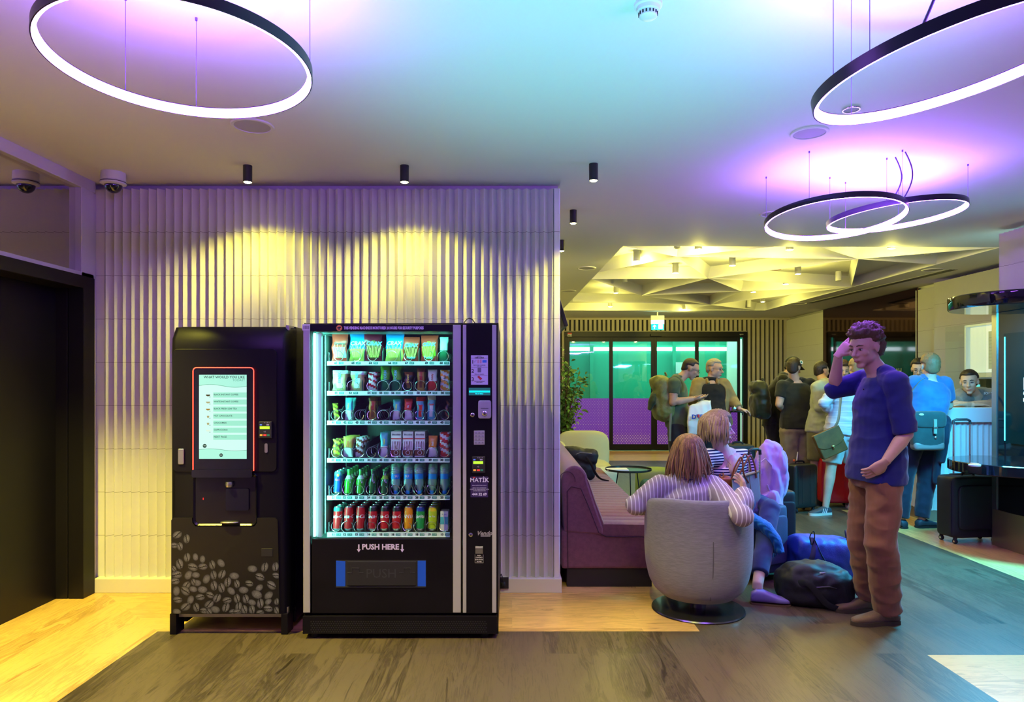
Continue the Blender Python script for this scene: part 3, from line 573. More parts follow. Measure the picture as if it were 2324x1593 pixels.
d.build('user_guide_sticker', [gp, black_plastic, mat('card blue', (.05,.2,.7),.4), mat('note pink', (.6,.3,.45),.5), mat('icon grey', (.2,.17,.25),.5), mat('bar red', (.6,.05,.06),.5)], vm, smooth=0)
d = MB(); q2(d, 1064,880,1113,897, CY, 0); q2(d, 1065,886.5,1112,890.5, CY-.0006, 1); text(d, 'Bir an\u00fc dokun', .008, (vx(1088), CY-.0008, vz(893.5)), mi=1, bold=.0003)
d.build('pay_display', [mat('display dark teal', (.02,.1,.1), .2, emit=(.03,.2,.18), es=.4), mat('display cyan', (0,.8,.9), .4, emit=(0,.85,.95), es=1.3)], vm, smooth=0)
d = MB(); d.sq((vx(1100), VY-.006, vz(929)), (.038,.012,.053), (.25,.25)); d.build('coin_validator', silver_paint, vm)
d = MB(); d.sq((vx(1100), VY-.019, vz(937.5)), (.016,.008,.017), (1,1)); d.box((vx(1100)-.0015,VY-.03,vz(942)),(vx(1100)+.0015,VY-.02,vz(932)),1); d.box((vx(1091.5),VY-.0195,vz(926.5)),(vx(1108.5),VY-.0178,vz(925.8)),1); d.build('coin_slot', [chrome, slot_dark], vm)
for px, py in ((1072.5,941.5),(1068.5,1213)):
    d = MB(); d.lathe([(.012,0),(.012,.006),(.008,.008),(.0,.008)], (0,0,0), 24); d.lathe([(.0045,.008),(.0045,.011),(0,.011)], (0,0,0), 16, 1); d.v = [V((vx(px)+v.x, VY-.002-v.z, vz(py)+v.y)) for v in d.v]; d.build('lock', [chrome, black_plastic], vm)
kpd = MB(); kpd.box((vx(1075.5), VY-.008, vz(1009)), (vx(1100), VY-.001, vz(977))); k_ = kpd.build('keypad', silver_paint, vm, bevel=.002, smooth=0)
for r in range(4):
    for c in range(3):
        X, Z = vx(1080.5+c*7.6), vz(981.8+r*7.4); d = MB(); d.box((X-.0072, VY-.0105, Z-.0065), (X+.0072, VY-.007, Z+.0065)); text(d, '123456789C0R'[r*3+c], .010, (X, VY-.0109, Z), mi=1); d.build('key', [mat('key grey', (.3,.28,.36), .5), black_plastic], k_, smooth=0)
def reader(o, cx, cy, Y, s=1.):
    X = lambda px: (px-CX)*Y/F; Z = lambda py: HC+(YH-py)*Y/F; h = lambda v: v*s
    d = MB(); d.box((X(cx-h(15)), Y-.016, Z(cy+h(19))), (X(cx+h(15)), Y, Z(cy-h(19)))); r = d.build('card_reader', black_plastic, o, bevel=.004, smooth=0)
    y = Y-.0165
    def qq(d, a, b_, c, e, mi): d.quad((X(cx+h(a)),y,Z(cy+h(e))),(X(cx+h(c)),y,Z(cy+h(e))),(X(cx+h(c)),y,Z(cy+h(b_))),(X(cx+h(a)),y,Z(cy+h(b_))), mi)
    d = MB(); qq(d, -12,-8,10,-2, 0); d.build('reader_display', mat('lcd lime', (.4,.9,.05), .4, emit=(.35,.9,.02), es=1.0), r, smooth=0)
    d = MB(); qq(d,-12,-13,-7,-10,0); qq(d,3,-13,9,-10,1); qq(d,-12,10,-6,14,2); qq(d,-4,10,3,14,3); qq(d,4,10,10,14,4)
    for i in range(4): qq(d,-2+i*3.5,-17,-1+i*3.5,-15,1)
    text(d, '\u00ab))', .012*s, (X(cx-1), y, Z(cy+4)), mi=1)
    d.build('reader_symbols', [mat('symbol blue',(.1,.2,.8),.5,emit=(.1,.2,.8),es=.3), mat('symbol pale',(.4,.35,.6),.5), mat('symbol orange',(.8,.4,.05),.5,emit=(.8,.4,.05),es=.3), mat('symbol red',(.8,.05,.05),.5,emit=(.8,.05,.05),es=.3), mat('symbol green',(.03,.25,.15),.5)], r, smooth=0)
reader(vm, 1086.5, 1054, VY)
d = MB(); q2(d, 1068,1081,1107.5,1128, CY, 0); text(d, 'MAT\u0130K', .034, (vx(1088), CY-.0006, vz(1089.5)), mi=1, bold=.0006, space=1.05); text(d, 'www.matikotomat.com.tr', .008, (vx(1088), CY-.0006, vz(1101)), mi=1)
for i, s_ in enumerate(('ARIZA VEYA MEMN\u0130YET', 'G\u00d6R\u00dc\u015e VE \u00d6NER\u0130LER\u0130N\u0130Z \u0130\u00c7\u0130N', 'L\u00dcTFEN B\u0130Z\u0130 ARAYIN')): text(d, s_, .0075, (vx(1088), CY-.0006, vz(1107+i*3.3)), mi=1)
text(d, '444 32 69', .021, (vx(1088), CY-.0006, vz(1121.5)), mi=1, bold=.0006); d.add([(vx(1072),CY-.0006,vz(1082)),(vx(1080),CY-.0006,vz(1082)),(vx(1076),CY-.0006,vz(1086))],[(0,2,1)],2)
d.build('service_sticker', [mat('sticker indigo', (.03,.015,.09), .4), mat('lettering pale violet', (.6,.55,.85), .5), mat('decal red', (.5,.05,.05), .5)], vm, smooth=0)
d = MB(); text(d, 'Vendo', .034, (vx(1099), CY, vz(1210)), shear=.35, bold=.001); q2(d, 1091,1214,1113,1217.5, CY, 0); text(d, 'SANDENVENDO', .0085, (vx(1102), CY-.0008, vz(1215.8)), mi=1); d.build('maker_badge', [mat('badge silver', (.5,.47,.55), .3, .6), black_plastic], vm, smooth=0)
d = MB(); d.box((vx(1079),VY-.008,vz(1256)),(vx(1096),VY-.002,vz(1239)), 0); d.box((vx(1079),VY-.012,vz(1243.5)),(vx(1096),VY-.002,vz(1239)), 1); d.build('coin_return_tray', [mat('return flap', (.12,.11,.1), .3), silver_paint], vm, bevel=.001, smooth=0)
d = MB()
for i, s_ in enumerate(('PARA', '\u00dcST\u00dcN\u00dc', 'BURADAN', 'ALINIZ')): text(d, s_, .0095, (vx(1087.5), CY, vz(1260.5+i*4.6)), bold=.0002)
for a, b_, c, e in ((1078,1258,1078.4,1277),(1096.6,1258,1097,1277),(1078,1276.6,1097,1277)): q2(d, a, b_, c, e, CY, 0)
d.build('return_lettering', mat('lettering white', (.65,.6,.7), .5), vm, smooth=0)
d = MB(); d.tube([(vx(1050+28*t), VY+.05+.05*t, vz(733)+.035*math.sin(PI*t)) for t in [i/10 for i in range(11)]], .003, 6); d.build('top_cable', black_plastic, vm)
# ---- trays, spirals, dividers
TY = 4.12; tx_ = lambda px: (px-CX)*TY/F; tz_ = lambda py: HC+(YH-py)*TY/F
ROWS = [(820,828,805.8,[766.6,805.3,844.7,888.6,926.7,971.9,1005.4],['61','63','64','66','67','69','60'],['7.00','6.00','7.00','6.00','6.00','12.00','7.00']),
 (887.5,896,873.6,[767.3,799.5,841.5,868.6,895.7,923.5,953.1,979,1008],['51','53','54','55','56','57','58','59','50'],['8.00','9.00','7.00','12.00','8.00','8.00','8.00','9.00','10.00']),
 (954.5,963,941.6,[760.5,787,814.4,842.1,868.6,897,924.1,951.2,978.3,1006.7],['41','42','43','44','45','46','47','48','49','40'],['7.00','10.00','9.00','12.00','8.00','12.00','8.00','12.00','9.00','12.00']),
 (1039.5,1048,1025.5,[760,786,813,841.5,868.6,895.7,922.8,950,980.2,1006.7],['31','32','33','34','35','36','37','38','39','30'],['7.00','7.00','7.00','8.00','12.00','8.00','8.00','8.00','10.00','10.00']),
 (1124.5,1133,1109,[760.8,786,813,841,868.6,895.7,922.8,950,978,1007],['21','22','23','24','25','26','27','28','29','20'],['20.00','8.00','9.00','9.00','9.00','4.00','4.00','4.00','4.00','5.00']),
 (1208,1217,1192,[760.8,786,813,841,868.6,895.7,922.8,950,978,1007],['11','12','13','14','15','16','17','18','19','10'],['12.00','12.00','12.00','12.00','12.00','12.00','12.00','12.00','12.00','8.00'])]
rail_m = mat('price rail', (.82,.85,.9), .35); traym = mat('tray steel', (.16,.19,.2), .4, .5); divm = mat('divider', (.1,.13,.14), .4, .3); wire = mat('spiral wire', (.75,.78,.78), .25, .9)
hx = MB(); n_ = 7; hx.tube([(.0305*math.sin(2*PI*t/18), t/18*.066, .0305*math.cos(2*PI*t/18)) for t in range(-6, 18*n_)], .0017, 5)
spiral_me = hx.mesh('spiral', wire, 60, False)
LX = tx_(743); RX = tx_(1021)
for ri, (ya, yb_, cy, xs, nums, prs) in enumerate(ROWS):
    zr0, zr1 = tz_(yb_), tz_(ya); f = MB()
    f.box((LX+.004, TY+.004, zr1-.006), (RX, TY+.5, zr1-.002)); f.box((LX, TY+.03, zr1-.004), (LX+.003, TY+.5, zr1+.055))
    tr = f.build('tray', traym, vm, smooth=0)
    f = MB(); f.box((LX, TY-.006, zr0), (RX, TY+.002, zr1)); f.box((LX, TY-.010, zr0-.003), (RX, TY-.004, zr0), 0); f.build('price_rail', rail_m, tr, smooth=0)
    nt_ = MB(); pt_ = MB()
    for x_, s_, p_ in zip(xs, nums, prs):
        X = tx_(x_)+.002; zc = (zr0+zr1)/2; text(nt_, s_, .018, (X-.012, TY-.0066, zc), bold=.0012); pt_.box((X+.006, TY-.0072, zc-.0068), (X+.034, TY-.0062, zc+.0068), 0); text(pt_, p_, .0105, (X+.020, TY-.0076, zc), mi=1)
    nt_.build('slot_numbers', mat('number ink', (.02,.05,.06), .5), tr, smooth=0); pt_.build('price_tags', [mat('tag green', (.02,.22,.2), .4), mat('tag white', (.8,.9,.9), .4)], tr, smooth=0)
    for x_ in xs:
        s_ = bpy.data.objects.new('spiral', spiral_me); COL.objects.link(s_); s_.parent = tr; off = ORG[tr.name]; s_.location = V((tx_(x_), TY+.012, zr1+.033))-off; s_.rotation_euler = (0, random.uniform(0, 6.28), 0); ORG[s_.name] = off
    for a, c in zip(xs, xs[1:]):
        f = MB(); xm = tx_((a+c)/2); zt_ = zr1+.085; f.add([(xm-.001, TY+.012, zr1),(xm-.001, TY+.5, zr1),(xm-.001, TY+.5, zt_+.02),(xm-.001, TY+.06, zt_),(xm-.001, TY+.012, zt_-.03)]+[(xm+.001, TY+.012, zr1),(xm+.001, TY+.5, zr1),(xm+.001, TY+.5, zt_+.02),(xm+.001, TY+.06, zt_),(xm+.001, TY+.012, zt_-.03)], [(0,1,2,3,4),(9,8,7,6,5)]+[(i,(i+1)%5,5+(i+1)%5,5+i) for i in range(5)])
        f.build('divider', divm, tr, smooth=0)
# ---- products
def C(name, c, r=.35, **k): return mat(name, c, r, **k)
red = C('can red', (.62,.015,.02)); tealb = C('can teal band', (.05,.22,.2)); blk = C('can black band', (.02,.02,.02)); orange = C('can orange', (.9,.32,.01)); navy = C('can blue', (.01,.06,.4)); grn = C('can green', (.02,.35,.08)); lime = C('can lime', (.5,.65,.02)); whitep = C('pack white', (.8,.82,.82)); alu = C('can end', (.6,.65,.66), .25, metal=.9)
yel = C('stick yellow', (.75,.65,.12)); packred = C('pack red', (.7,.05,.03), .25); packblue = C('pack blue', (.01,.22,.7), .25); packmar = C('pack maroon', (.22,.01,.03), .25); kraft = C('pack tan', (.55,.36,.18), .35); lit_g = C('pack green', (.1,.42,.02), .3); deep_g = C('pack dark green', (.01,.14,.06), .3); gold = C('pack gold', (.5,.28,.05), .25); brown = C('pack brown', (.2,.07,.02), .3); cyanp = C('pack cyan', (.1,.5,.6), .3); crmn = C('pack crimson', (.45,.01,.03), .25); blackp = C('pack black', (.02,.02,.02), .25); peach = C('pack orange', (.85,.35,.04), .3)
def place(o, x, y, z, tilt=0, yaw=0): o.location = (x, y, z); o.rotation_euler = (tilt, 0, yaw)
def mk(name, me, label, cat, grp, x, y, z, tilt, yaw, extra=None):
    o = bpy.data.objects.new(name, me); COL.objects.link(o); tag(o, label, cat, grp); place(o, x, y, z, tilt, yaw)
    if extra:
        e = bpy.data.objects.new('printed_lettering', extra); COL.objects.link(e); e.parent = o
    return o
def pack_me(w, h, d, mats, style=0, seed=0):
    """pillow bag with crimped ends; front sections coloured by height"""
    rnd = random.Random(seed); q = MB(); nu, nv = 10, 16
    for sd in (1, -1):
        vs = []
        for j in range(nv+1):
            t = j/nv; env = min(1, (math.sin(PI*min(max((t-.05)/.9, 0), 1)))**.45) if .05 < t < .95 else 0
            for i in range(nu+1):
                u = i/nu*2-1; ww = w/2*(1-.06*env); y = -sd*d/2*env*(max(0, 1-abs(u)**3.2))**.5*(1+.12*noise.noise(V((u*2.2, t*4, seed+sd))))
                if env == 0: y = .0015*math.sin(i*2.2)
                vs.append(V((u*ww+.01*env*noise.noise(V((t*3, seed, 0))), y, t*h)))
        for j in range(nv):
            t = j/nv
            for i in range(nu):
                u = (i+.5)/nu*2-1
                if style == 0: mi = 1 if (t < .5 and abs(u) < .82 and j > 1) else 0
                elif style == 1: mi = 1 if t < .42 else 0
                elif style == 2: mi = 1 if ((u/.85)**2+((t-.36)/.34)**2 < 1) else 0
                elif style == 3: mi = 1 if (.12 < t < .62 and abs(u) < .5) else (2 if t > .8 else 0)
                else: mi = 1 if (int((t*7+u*.8)) % 2 == 0) else 0
                if sd < 0: mi = 0
                a = j*(nu+1)+i; fc = (a, a+1, a+nu+2, a+nu+1)
                q.f.append(tuple(k+len(q.v) for k in (fc if sd > 0 else fc[::-1]))); q.m.append(mi)
        q.v += vs
    return q.mesh('snack_bag', mats, 60, False)
def pack_txt(t, w, h, z, size, col, d=.02, rot=False, sticks=None, t2=None):
    q = MB(); y = -d/2-.004
    if rot: text(q, t, size, (0, y, z), ux=(0,0,1), uy=(-1,0,0), bold=size*.03)
    else: text(q, t, size, (0, y, z), bold=size*.03, shear=.15)
    if t2: text(q, t2, size*.75, (0, y, z-h*.62+.02), mi=0, bold=size*.02)
    if sticks:
        for i in range(9):
            X = (i-4)*w*.075; q.tube([(X*.7, y+.001, .02), (X*1.25, y+.001, .02+h*.42+.012*math.sin(i*2.4))], .0021, 5, 1)
    return q.mesh('print', [col, yel], 0)
inkw = C('pack ink white', (.85,.85,.85)); inkr = C('pack ink red', (.6,.02,.03)); inkd = C('pack ink dark', (.03,.05,.06)); inkc = C('pack ink cyan', (.15,.6,.7)); inky = C('pack ink yellow', (.8,.7,.05))
RZt = [tz_(r[0]) for r in ROWS]
def slot(r, i): return tx_(ROWS[r][3][i]), RZt[r], ROWS[r][4][i]
def spec(r, i, kind, w, h, d, mats, style, txt, desc, n=2, size=.02, tcol=None, rot=False, sticks=None, yaw=0., tilt=-.12, dx=0, t2=None):
    X, Z, num = slot(r, i); me = pack_me(w, h, d, mats, style, r*13+i); tm = pack_txt(txt, w, h, h*.62, size, tcol or inkw, d, rot, sticks, t2) if txt else None
    for k in range(n):
        pos = 'front' if k == 0 else ('second' if k == 1 else 'third')
        mk(kind, me, '%s, %s in the slot marked %s' % (desc, 'frontmost' if k == 0 else pos+' back', num), 'snack', 'snack packs in the vending machine', X+dx+.004*k, TY+.045+k*.068, Z+.002, tilt, yaw+(.1*k), tm if k == 0 else None)
# row 1
spec(0,0,'snack_bag',.098,.170,.035,[packred,whitep],0,'Crackers','orange red bag of stick crackers',1,.018,inkd,sticks=1,yaw=.05,t2='Fun')
spec(0,1,'snack_bag',.112,.170,.04,[packblue,yel],1,'CRAX','bright blue bag of pretzel sticks, left one',1,.034,inkw,sticks=1,yaw=-.03,dx=.01)
spec(0,2,'snack_bag',.11,.168,.04,[packmar,brown],2,'CRAX','dark maroon bag of pretzel sticks',2,.034,inkc,sticks=1,yaw=.3)
spec(0,3,'snack_bag',.115,.172,.04,[packblue,yel],1,'CRAX','bright blue bag of pretzel sticks, right one',1,.034,inkw,sticks=1,yaw=-.1,dx=.01)
spec(0,4,'snack_bag',.105,.150,.04,[packred,brown],2,'CRAX','scarlet pretzel bag with dark oval',1,.03,inkc,sticks=1,yaw=.12,dx=.01,t2='Fudur')
spec(0,5,'snack_bag',.108,.160,.04,[packred,lime],2,'CRAX','scarlet pretzel bag with lime oval',1,.03,inkc,sticks=1,yaw=-.12,t2='Fudur')
spec(0,6,'snack_bag',.052,.150,.03,[whitep,deep_g],1,'Gazoz','narrow white and green wafer bar',1,.018,inkw,rot=True)
# row 2
spec(1,0,'snack_bag',.092,.125,.04,[kraft,whitep],3,'EYMEK','tan bag of flat crackers, left one',2,.022,inkc,rot=True,yaw=.06)
spec(1,1,'snack_bag',.085,.120,.04,[kraft,whitep],3,'EYMEK','tan bag of flat crackers, right one',2,.022,inkc,rot=True,yaw=-.03,dx=.02)
spec(1,2,'snack_bag',.055,.115,.03,[crmn,whitep],4,'Krispi','crimson wafer pack with white stripes',2,.018,inkw,rot=True)
spec(1,3,'snack_bag',.060,.150,.035,[lit_g,deep_g],1,'FORM','left lime green cracker pack',1,.022,inkc,rot=True,yaw=.1,dx=.008)
spec(1,4,'snack_bag',.060,.150,.035,[lit_g,deep_g],1,'FORM','right lime green cracker pack',2,.022,inkc,rot=True,yaw=-.05)
spec(1,5,'snack_bag',.050,.115,.028,[blackp,brown],3,'Browni','black brownie bar with yellow lettering',2,.018,inky,rot=True)
spec(1,6,'snack_bag',.048,.140,.03,[gold,brown],3,'Albeni','golden chocolate bar with red lettering',2,.02,inkr,rot=True,yaw=.12)
spec(1,7,'snack_bag',.058,.130,.03,[whitep,packred],1,'Hobby','white bar with red lower half',1,.016,inkr,rot=True)
spec(1,8,'snack_bag',.058,.128,.03,[whitep,peach],4,'Bar','white bar with orange bands',1,.016,inkd,rot=True)
# row 3
spec(2,0,'snack_bag',.034,.110,.02,[lime,brown],4,'','small dull yellow bar lying aslant',1,yaw=.5,tilt=-.4)
spec(2,1,'snack_bag',.048,.135,.03,[cyanp,whitep],1,'Halley','pale blue and white cake bar, left one',2,.014,inky,rot=True,yaw=-.08)
spec(2,3,'snack_bag',.045,.140,.03,[gold,brown],3,'Albeni','leaning golden chocolate bar',3,.022,inkr,rot=True,yaw=.25)
spec(2,5,'snack_bag',.048,.125,.03,[cyanp,whitep],1,'Halley','pale blue and white cake bar, right one',2,.014,inky,rot=True,yaw=-.08)
spec(2,6,'snack_bag',.050,.130,.028,[packred,whitep],1,'Fit','red topped nut bar with pale foot',1,.016,inkw,rot=True,yaw=.1)
spec(2,7,'snack_bag',.050,.140,.03,[cyanp,packred],3,'Fistik','blue ended nut bar with red band, left one',2,.016,inkr)
spec(2,8,'snack_bag',.052,.150,.03,[cyanp,whitep],3,'Fistik','blue ended nut bar with red band, right one',1,.016,inkr,dx=-.004)
spec(2,9,'snack_bag',.026,.130,.02,[brown,blackp],4,'','thin dark bar leaning right behind its coil',1,yaw=-.2,tilt=-.3,dx=.012)
# row 4
spec(3,0,'snack_bag',.046,.110,.03,[lime,brown],4,'Kek','green and brown cake pack',2,.014,inkd,rot=True,yaw=.2)
spec(3,1,'snack_bag',.065,.125,.035,[gold,whitep],1,'Coco','brown and yellow cookie pack',3,.018,inkr,rot=True)
spec(3,2,'snack_bag',.050,.120,.03,[brown,whitep],4,'Kakao','brown chocolate pack with white swirl',3,.014,inkw,rot=True,yaw=.2)
spec(3,4,'snack_bag',.048,.150,.03,[cyanp,whitep],1,'Halley','topmost-leaning pale blue cake bar',3,.014,inky,rot=True,yaw=.1)
spec(3,8,'snack_bag',.055,.130,.03,[peach,whitep],1,'Balli','orange topped wafer pack',1,.016,inkw,rot=True)
spec(3,9,'snack_bag',.060,.150,.035,[whitep,packred],4,'Misir','white and green nut bag with red label',2,.018,inkr)
# white boxes
bx_ = MB(); bx_.box((-.031,-.016,0),(.031,.016,.155), 0); bx_.box((-.0312,-.0165,.108),(.0312,-.0155,.114), 1); bx_.box((-.0312,-.0165,.008),(.0312,-.0158,.042), 2)
bm_ = bx_.mesh('stick_box', [whitep, packred, brown], 0)
tb = MB(); text(tb, 'Biscolata', .0145, (0,-.0168,.136), shear=.25, bold=.0003)
for a, c, e in ((-.02,.03,-.022),(-.01,.03,-.004),(.002,.03,-.01),(.01,.03,.012),(.018,.03,.022),(-.004,.02,.010)): tb.tube([(a,-.0172,c),(e,-.0172,.095)], .0012, 4, 1)
tb.torus((0,-.0175,.026), .012, .0018, 16, 4, Matrix.Rotation(PI/2,3,'X'), 2)
tb_ = tb.mesh('print', [inkd, brown, inkw], 0)
for i in (5,6,7):
    X, Z, num = slot(3, i)
    for k in range(4): mk('biscuit_box', bm_, 'white box of chocolate biscuit sticks, %s in the slot marked %s' % (['frontmost','second back','third back','rearmost'][k], num), 'snack', 'biscuit stick boxes', X+.002, TY+.05+k*.05, Z+.002, -.05, 0, tb_ if k == 0 else None)
# cans
def can_me(body, band, R=.0265, H=.145, low=None):
    q = MB(); pr = [(R*.72,0),(R*.84,.004),(R,.013),(R,.115*H/.145),(R,.13*H/.145),(R*.86,H-.006),(R*.86,H),(R*.78,H-.003),(0,H-.004)]
    q.lathe(pr, n=24, mis=[3,3,1 if low else 0,2 if band else 0,2 if band else 0,3,3,3]); return q.mesh('can', [body, low or body, band or body, alu], 50)
def can_tx(t, col, R=.0265, z=.085, size=.032, sh=.3, off=0):
    q = MB(); ux = V((1,0,0)); vs, fs = text_mesh(t, size, shear=sh, bold=size*.02)
    q.add([V(((R+.0006)*math.sin((v.x+off)/R), -(R+.0006)*math.cos((v.x+off)/R), z+v.y)) for v in vs], [f for f in fs]); return q.mesh('print', col, 0)
script = inkw
CANS = [(red,tealb,'Coca-Cola','red cola can with teal top band',.006,.028),(red,None,'Coca-Cola','plain red cola can, left one',.010,.028),(red,None,'Coca-Cola','plain red cola can, right one',-.01,.03),(red,blk,'Coca-Cola','left black-topped red cola can',.02,.03),
 (red,blk,'Coca-Cola','middle black-topped red cola can',-.006,.028),(red,blk,'Coca-Cola','right black-topped red cola can',.004,.028),(orange,None,'FANTA','orange fruit soda can',0,.028),(navy,grn,'Sprite','blue and green lemon soda can',0,.03),(lime,C('can yellow',(.8,.6,.02)),'Ice Tea','lime and yellow iced tea can',0,.014)]
for i, (b1, b2, t, d_, off, sz) in enumerate(CANS):
    X, Z, num = slot(5, i); low = grn if t == 'Sprite' else None
    me = can_me(b1, b2 if t != 'Sprite' else None, low=low) if t != 'Sprite' else can_me(grn, navy)
    tm = can_tx(t, inkw, size=sz, off=off, sh=.3 if 'C' in t else .1)
    for k in range(4): mk('soda_can', me, '%s, %s in the slot marked %s' % (d_, ['frontmost','second back','third back','rearmost'][k], num), 'can', 'soda cans in the bottom tray', X+.003, TY+.038+k*.075, Z+.003, -.14, random.uniform(-.05,.05), tm if k < 2 else None)
X, Z, num = slot(5, 9); q = MB(); q.box((-.023,-.016,0),(.023,.016,.118),0); q.box((-.0232,-.0165,.04),(.0232,-.0158,.085),1); q.tube([(-.004,-.018,.11),(.006,-.018,.03)],.002,6,2)
tq = MB(); text(tq, 'Ayran', .012, (0,-.0168,.1)); 
for k in range(2): mk('juice_carton', q.mesh('carton', [whitep, cyanp, inkw], 0), 'small pale blue and white drink carton, %s in the slot marked 10' % ['frontmost','second back'][k], 'carton', 'drink cartons', X, TY+.04+k*.06, Z+.002, -.05, 0, tq.mesh('print', navy, 0) if k == 0 else None)
# row 5: energy can, green glass bottles, water bottles
X, Z, num = slot(4, 0); me = can_me(navy, C('can cyan end',(.1,.4,.5)), .024, .14); 
te = MB(); vs, fs = text_mesh('Red', .02, shear=.2, bold=.0006); te.add([V((.0246*math.sin(v.x/.0246), -.0246*math.cos(v.x/.0246), .085+v.y)) for v in vs], fs, 0); te.sq((.004,-.0245,.112), (.008,.002,.008), mi=1)
te = te.mesh('print', [C('ink pinkred',(.7,.1,.15)), inky], 0)
for k in range(4): mk('energy_drink_can', me, 'slim dark blue energy drink can, %s in the slot marked 21' % ['frontmost','second back','third back','rearmost'][k], 'can', 'energy drink cans', X+.004, TY+.036+k*.072, Z+.003, -.2, 0, te if k == 0 else None)
gg = mat('green bottle glass', (.03,.30,.02), .08, spec=.8, coat=.6); dg = mat('dark bottle glass', (.01,.07,.02), .08, spec=.8, coat=.6)
def gbottle(m, lab_m):
    q = MB(); q.lathe([(.018,0),(.026,.003),(.0275,.012),(.0275,.07),(.024,.088),(.0135,.112),(.0115,.135),(.0135,.139),(.0135,.150),(.011,.152),(0,.152)], n=24, mis=[0,0,0,0,1,0,0,2,2,2]); 
    return q.mesh('bottle', [m, lab_m, C('crown cap green',(.04,.25,.08))], 50)
for i, (m, lm, d_) in enumerate(((gg, C('label pale',(.55,.7,.5)), 'left bright green glass bottle'),(gg, C('label pale',(.5,.7,.5)), 'right bright green glass bottle'),(dg, dg, 'dark green unlabelled glass bottle'),(dg, C('label yellowgreen',(.3,.45,.03)), 'dark green yellow-necked bottle'))):
    X, Z, num = slot(4, i+1); me = gbottle(m, lm)
    for k in range(4): mk('glass_bottle', me, '%s, %s in the slot marked %s' % (d_, ['frontmost','second back','third back','rearmost'][k], num), 'bottle', 'green glass bottles', X+.004, TY+.038+k*.072, Z+.003, -.24, .1)
wg_ = glass('water bottle plastic', (.40,.85,.78), .16, .05, dens=.42); capb = C('cap blue', (.02,.3,.8)); labb = C('water label', (.01,.28,.75))
q = MB(); pr = [(.0,.0),(.012,.0),(.0135,.006),(.0135,.018),(.0125,.02),(.0125,.024),(.022,.040),(.0285,.058),(.0285,.075),(.0265,.09)]
q.lathe(pr, n=24, mis=[1,1,1,1,0,0,0,0,0]); q.lathe([(.0275,.09),(.0278,.122)], n=24, mi=2, cap=False)
pr = [(.0265,.122)]; z_ = .126
while z_ < .168: pr += [(.0285,z_),(.0285,z_+.006),(.0272,z_+.009)]; z_ += .011
pr += [(.0275,z_),(.022,z_+.012),(.008,z_+.014),(0,z_+.012)]; q.lathe(pr, n=24)
wme = q.mesh('bottle', [wg_, capb, labb], 50)
tw = MB(); vs, fs = text_mesh('SU', .02, bold=.0005); tw.add([V((.0282*math.sin(v.x/.0282), -.0282*math.cos(v.x/.0282), .107+v.y)) for v in vs], fs); tw = tw.mesh('print', inkw, 0)
for i in range(5, 10):
    X, Z, num = slot(4, i)
    for k in range(3): mk('water_bottle', wme, 'clear water bottle standing on its blue cap, %s in the slot marked %s' % (['frontmost','second back','third back'][k], num), 'bottle', 'upturned water bottles', X, TY+.045+k*.078, Z+.003, -.1, random.uniform(-.6,.6), tw if (k == 0 and i < 7) else None)
# ================================================================ coffee machine
KY = 4.03; kx = lambda px, Y=KY: (px-CX)*Y/F; kz = lambda py, Y=KY: HC+(YH-py)*Y/F
cm = thing('coffee_machine', 'tall black hot drinks vending machine with touch screen and coffee bean print', 'coffee machine', (kx(519), KY+.36, 0))
x0, x1, zt, zb = kx(383), kx(655), kz(737), kz(1393)
b = MB(); b.box((x0+.006, KY+.14, .09), (x1, KY+.72, zt)); b.box((x0, KY+.13, kz(1440)+.03), (x0+.05, KY+.72, .1)); b.box((x1-.05, KY+.13, .03), (x1, KY+.72, .1)); b.build('cabinet', cab, cm, bevel=.006, smooth=0)
b = MB(); b.box((kx(642), KY+.05, kz(748)), (kx(650), KY+.16, kz(736))); b.box((kx(644), KY+.02, kz(1396)), (kx(652), KY+.16, kz(1380))); b.build('hinges', steel, cm, bevel=.002, smooth=0)
for xx in (x0+.005, x1-.045):
    b = MB(); b.box((xx, KY, 0.0), (xx+.04, KY+.10, kz(1393))); b.build('leg', cab, cm, bevel=.003, smooth=0)
    b = MB(); b.box((xx, KY+.62, 0.0), (xx+.04, KY+.70, .1)); b.build('leg', cab, cm, bevel=.003, smooth=0)
b = MB(); b.box((x0+.04, KY+.03, kz(1404)), (x1-.04, KY+.05, kz(1394))); b.build('lower_rail', mat('rail grey', (.4,.4,.36), .4), cm, smooth=0)
b = MB(); b.box((x0+.04, KY+.3, .02), (x1-.04, KY+.31, kz(1404))); b.build('back_kick', cab, cm, smooth=0)
# door: bulging upper body with rounded shoulders
dm = mat('satin black door', (.006,.005,.009), .36, spec=.25, bump=(500,.02))
def dprof(z):   # door front y as a function of height
    t = (z-kz(790))/(kz(741)-kz(790)); return KY+ (0 if t <= 0 else .05*(1-math.sqrt(max(0,1-min(1,t)**2))))
rows = []
for i in range(25):
    z = zb+(kz(741)-zb)*i/24; y = dprof(z); rows.append([V((x0, KY+.14, z)), V((x0+.004, y+.03, z)), V((x0+.02, y+.008, z)), V((x0+.04, y, z)), V((kx(640), y, z)), V((kx(647), y+.01, z)), V((x1-.004, y+.05, z)), V((x1-.002, KY+.14, z))])
b = MB(); b.loft(rows, closed=True); b.build('door', dm, cm, smooth=50)
b = MB(); rr = []
def rrect(X0, X1, Z0, Z1, r, n=6, y=0):
    pts = []
    for cx_, cz_, a0 in ((X1-r,Z1-r,0),(X0+r,Z1-r,PI/2),(X0+r,Z0+r,PI),(X1-r,Z0+r,1.5*PI)):
        for i in range(n+1): a = a0+PI/2*i/n; pts.append(V((cx_+r*math.cos(a), y, cz_+r*math.sin(a))))
    return pts
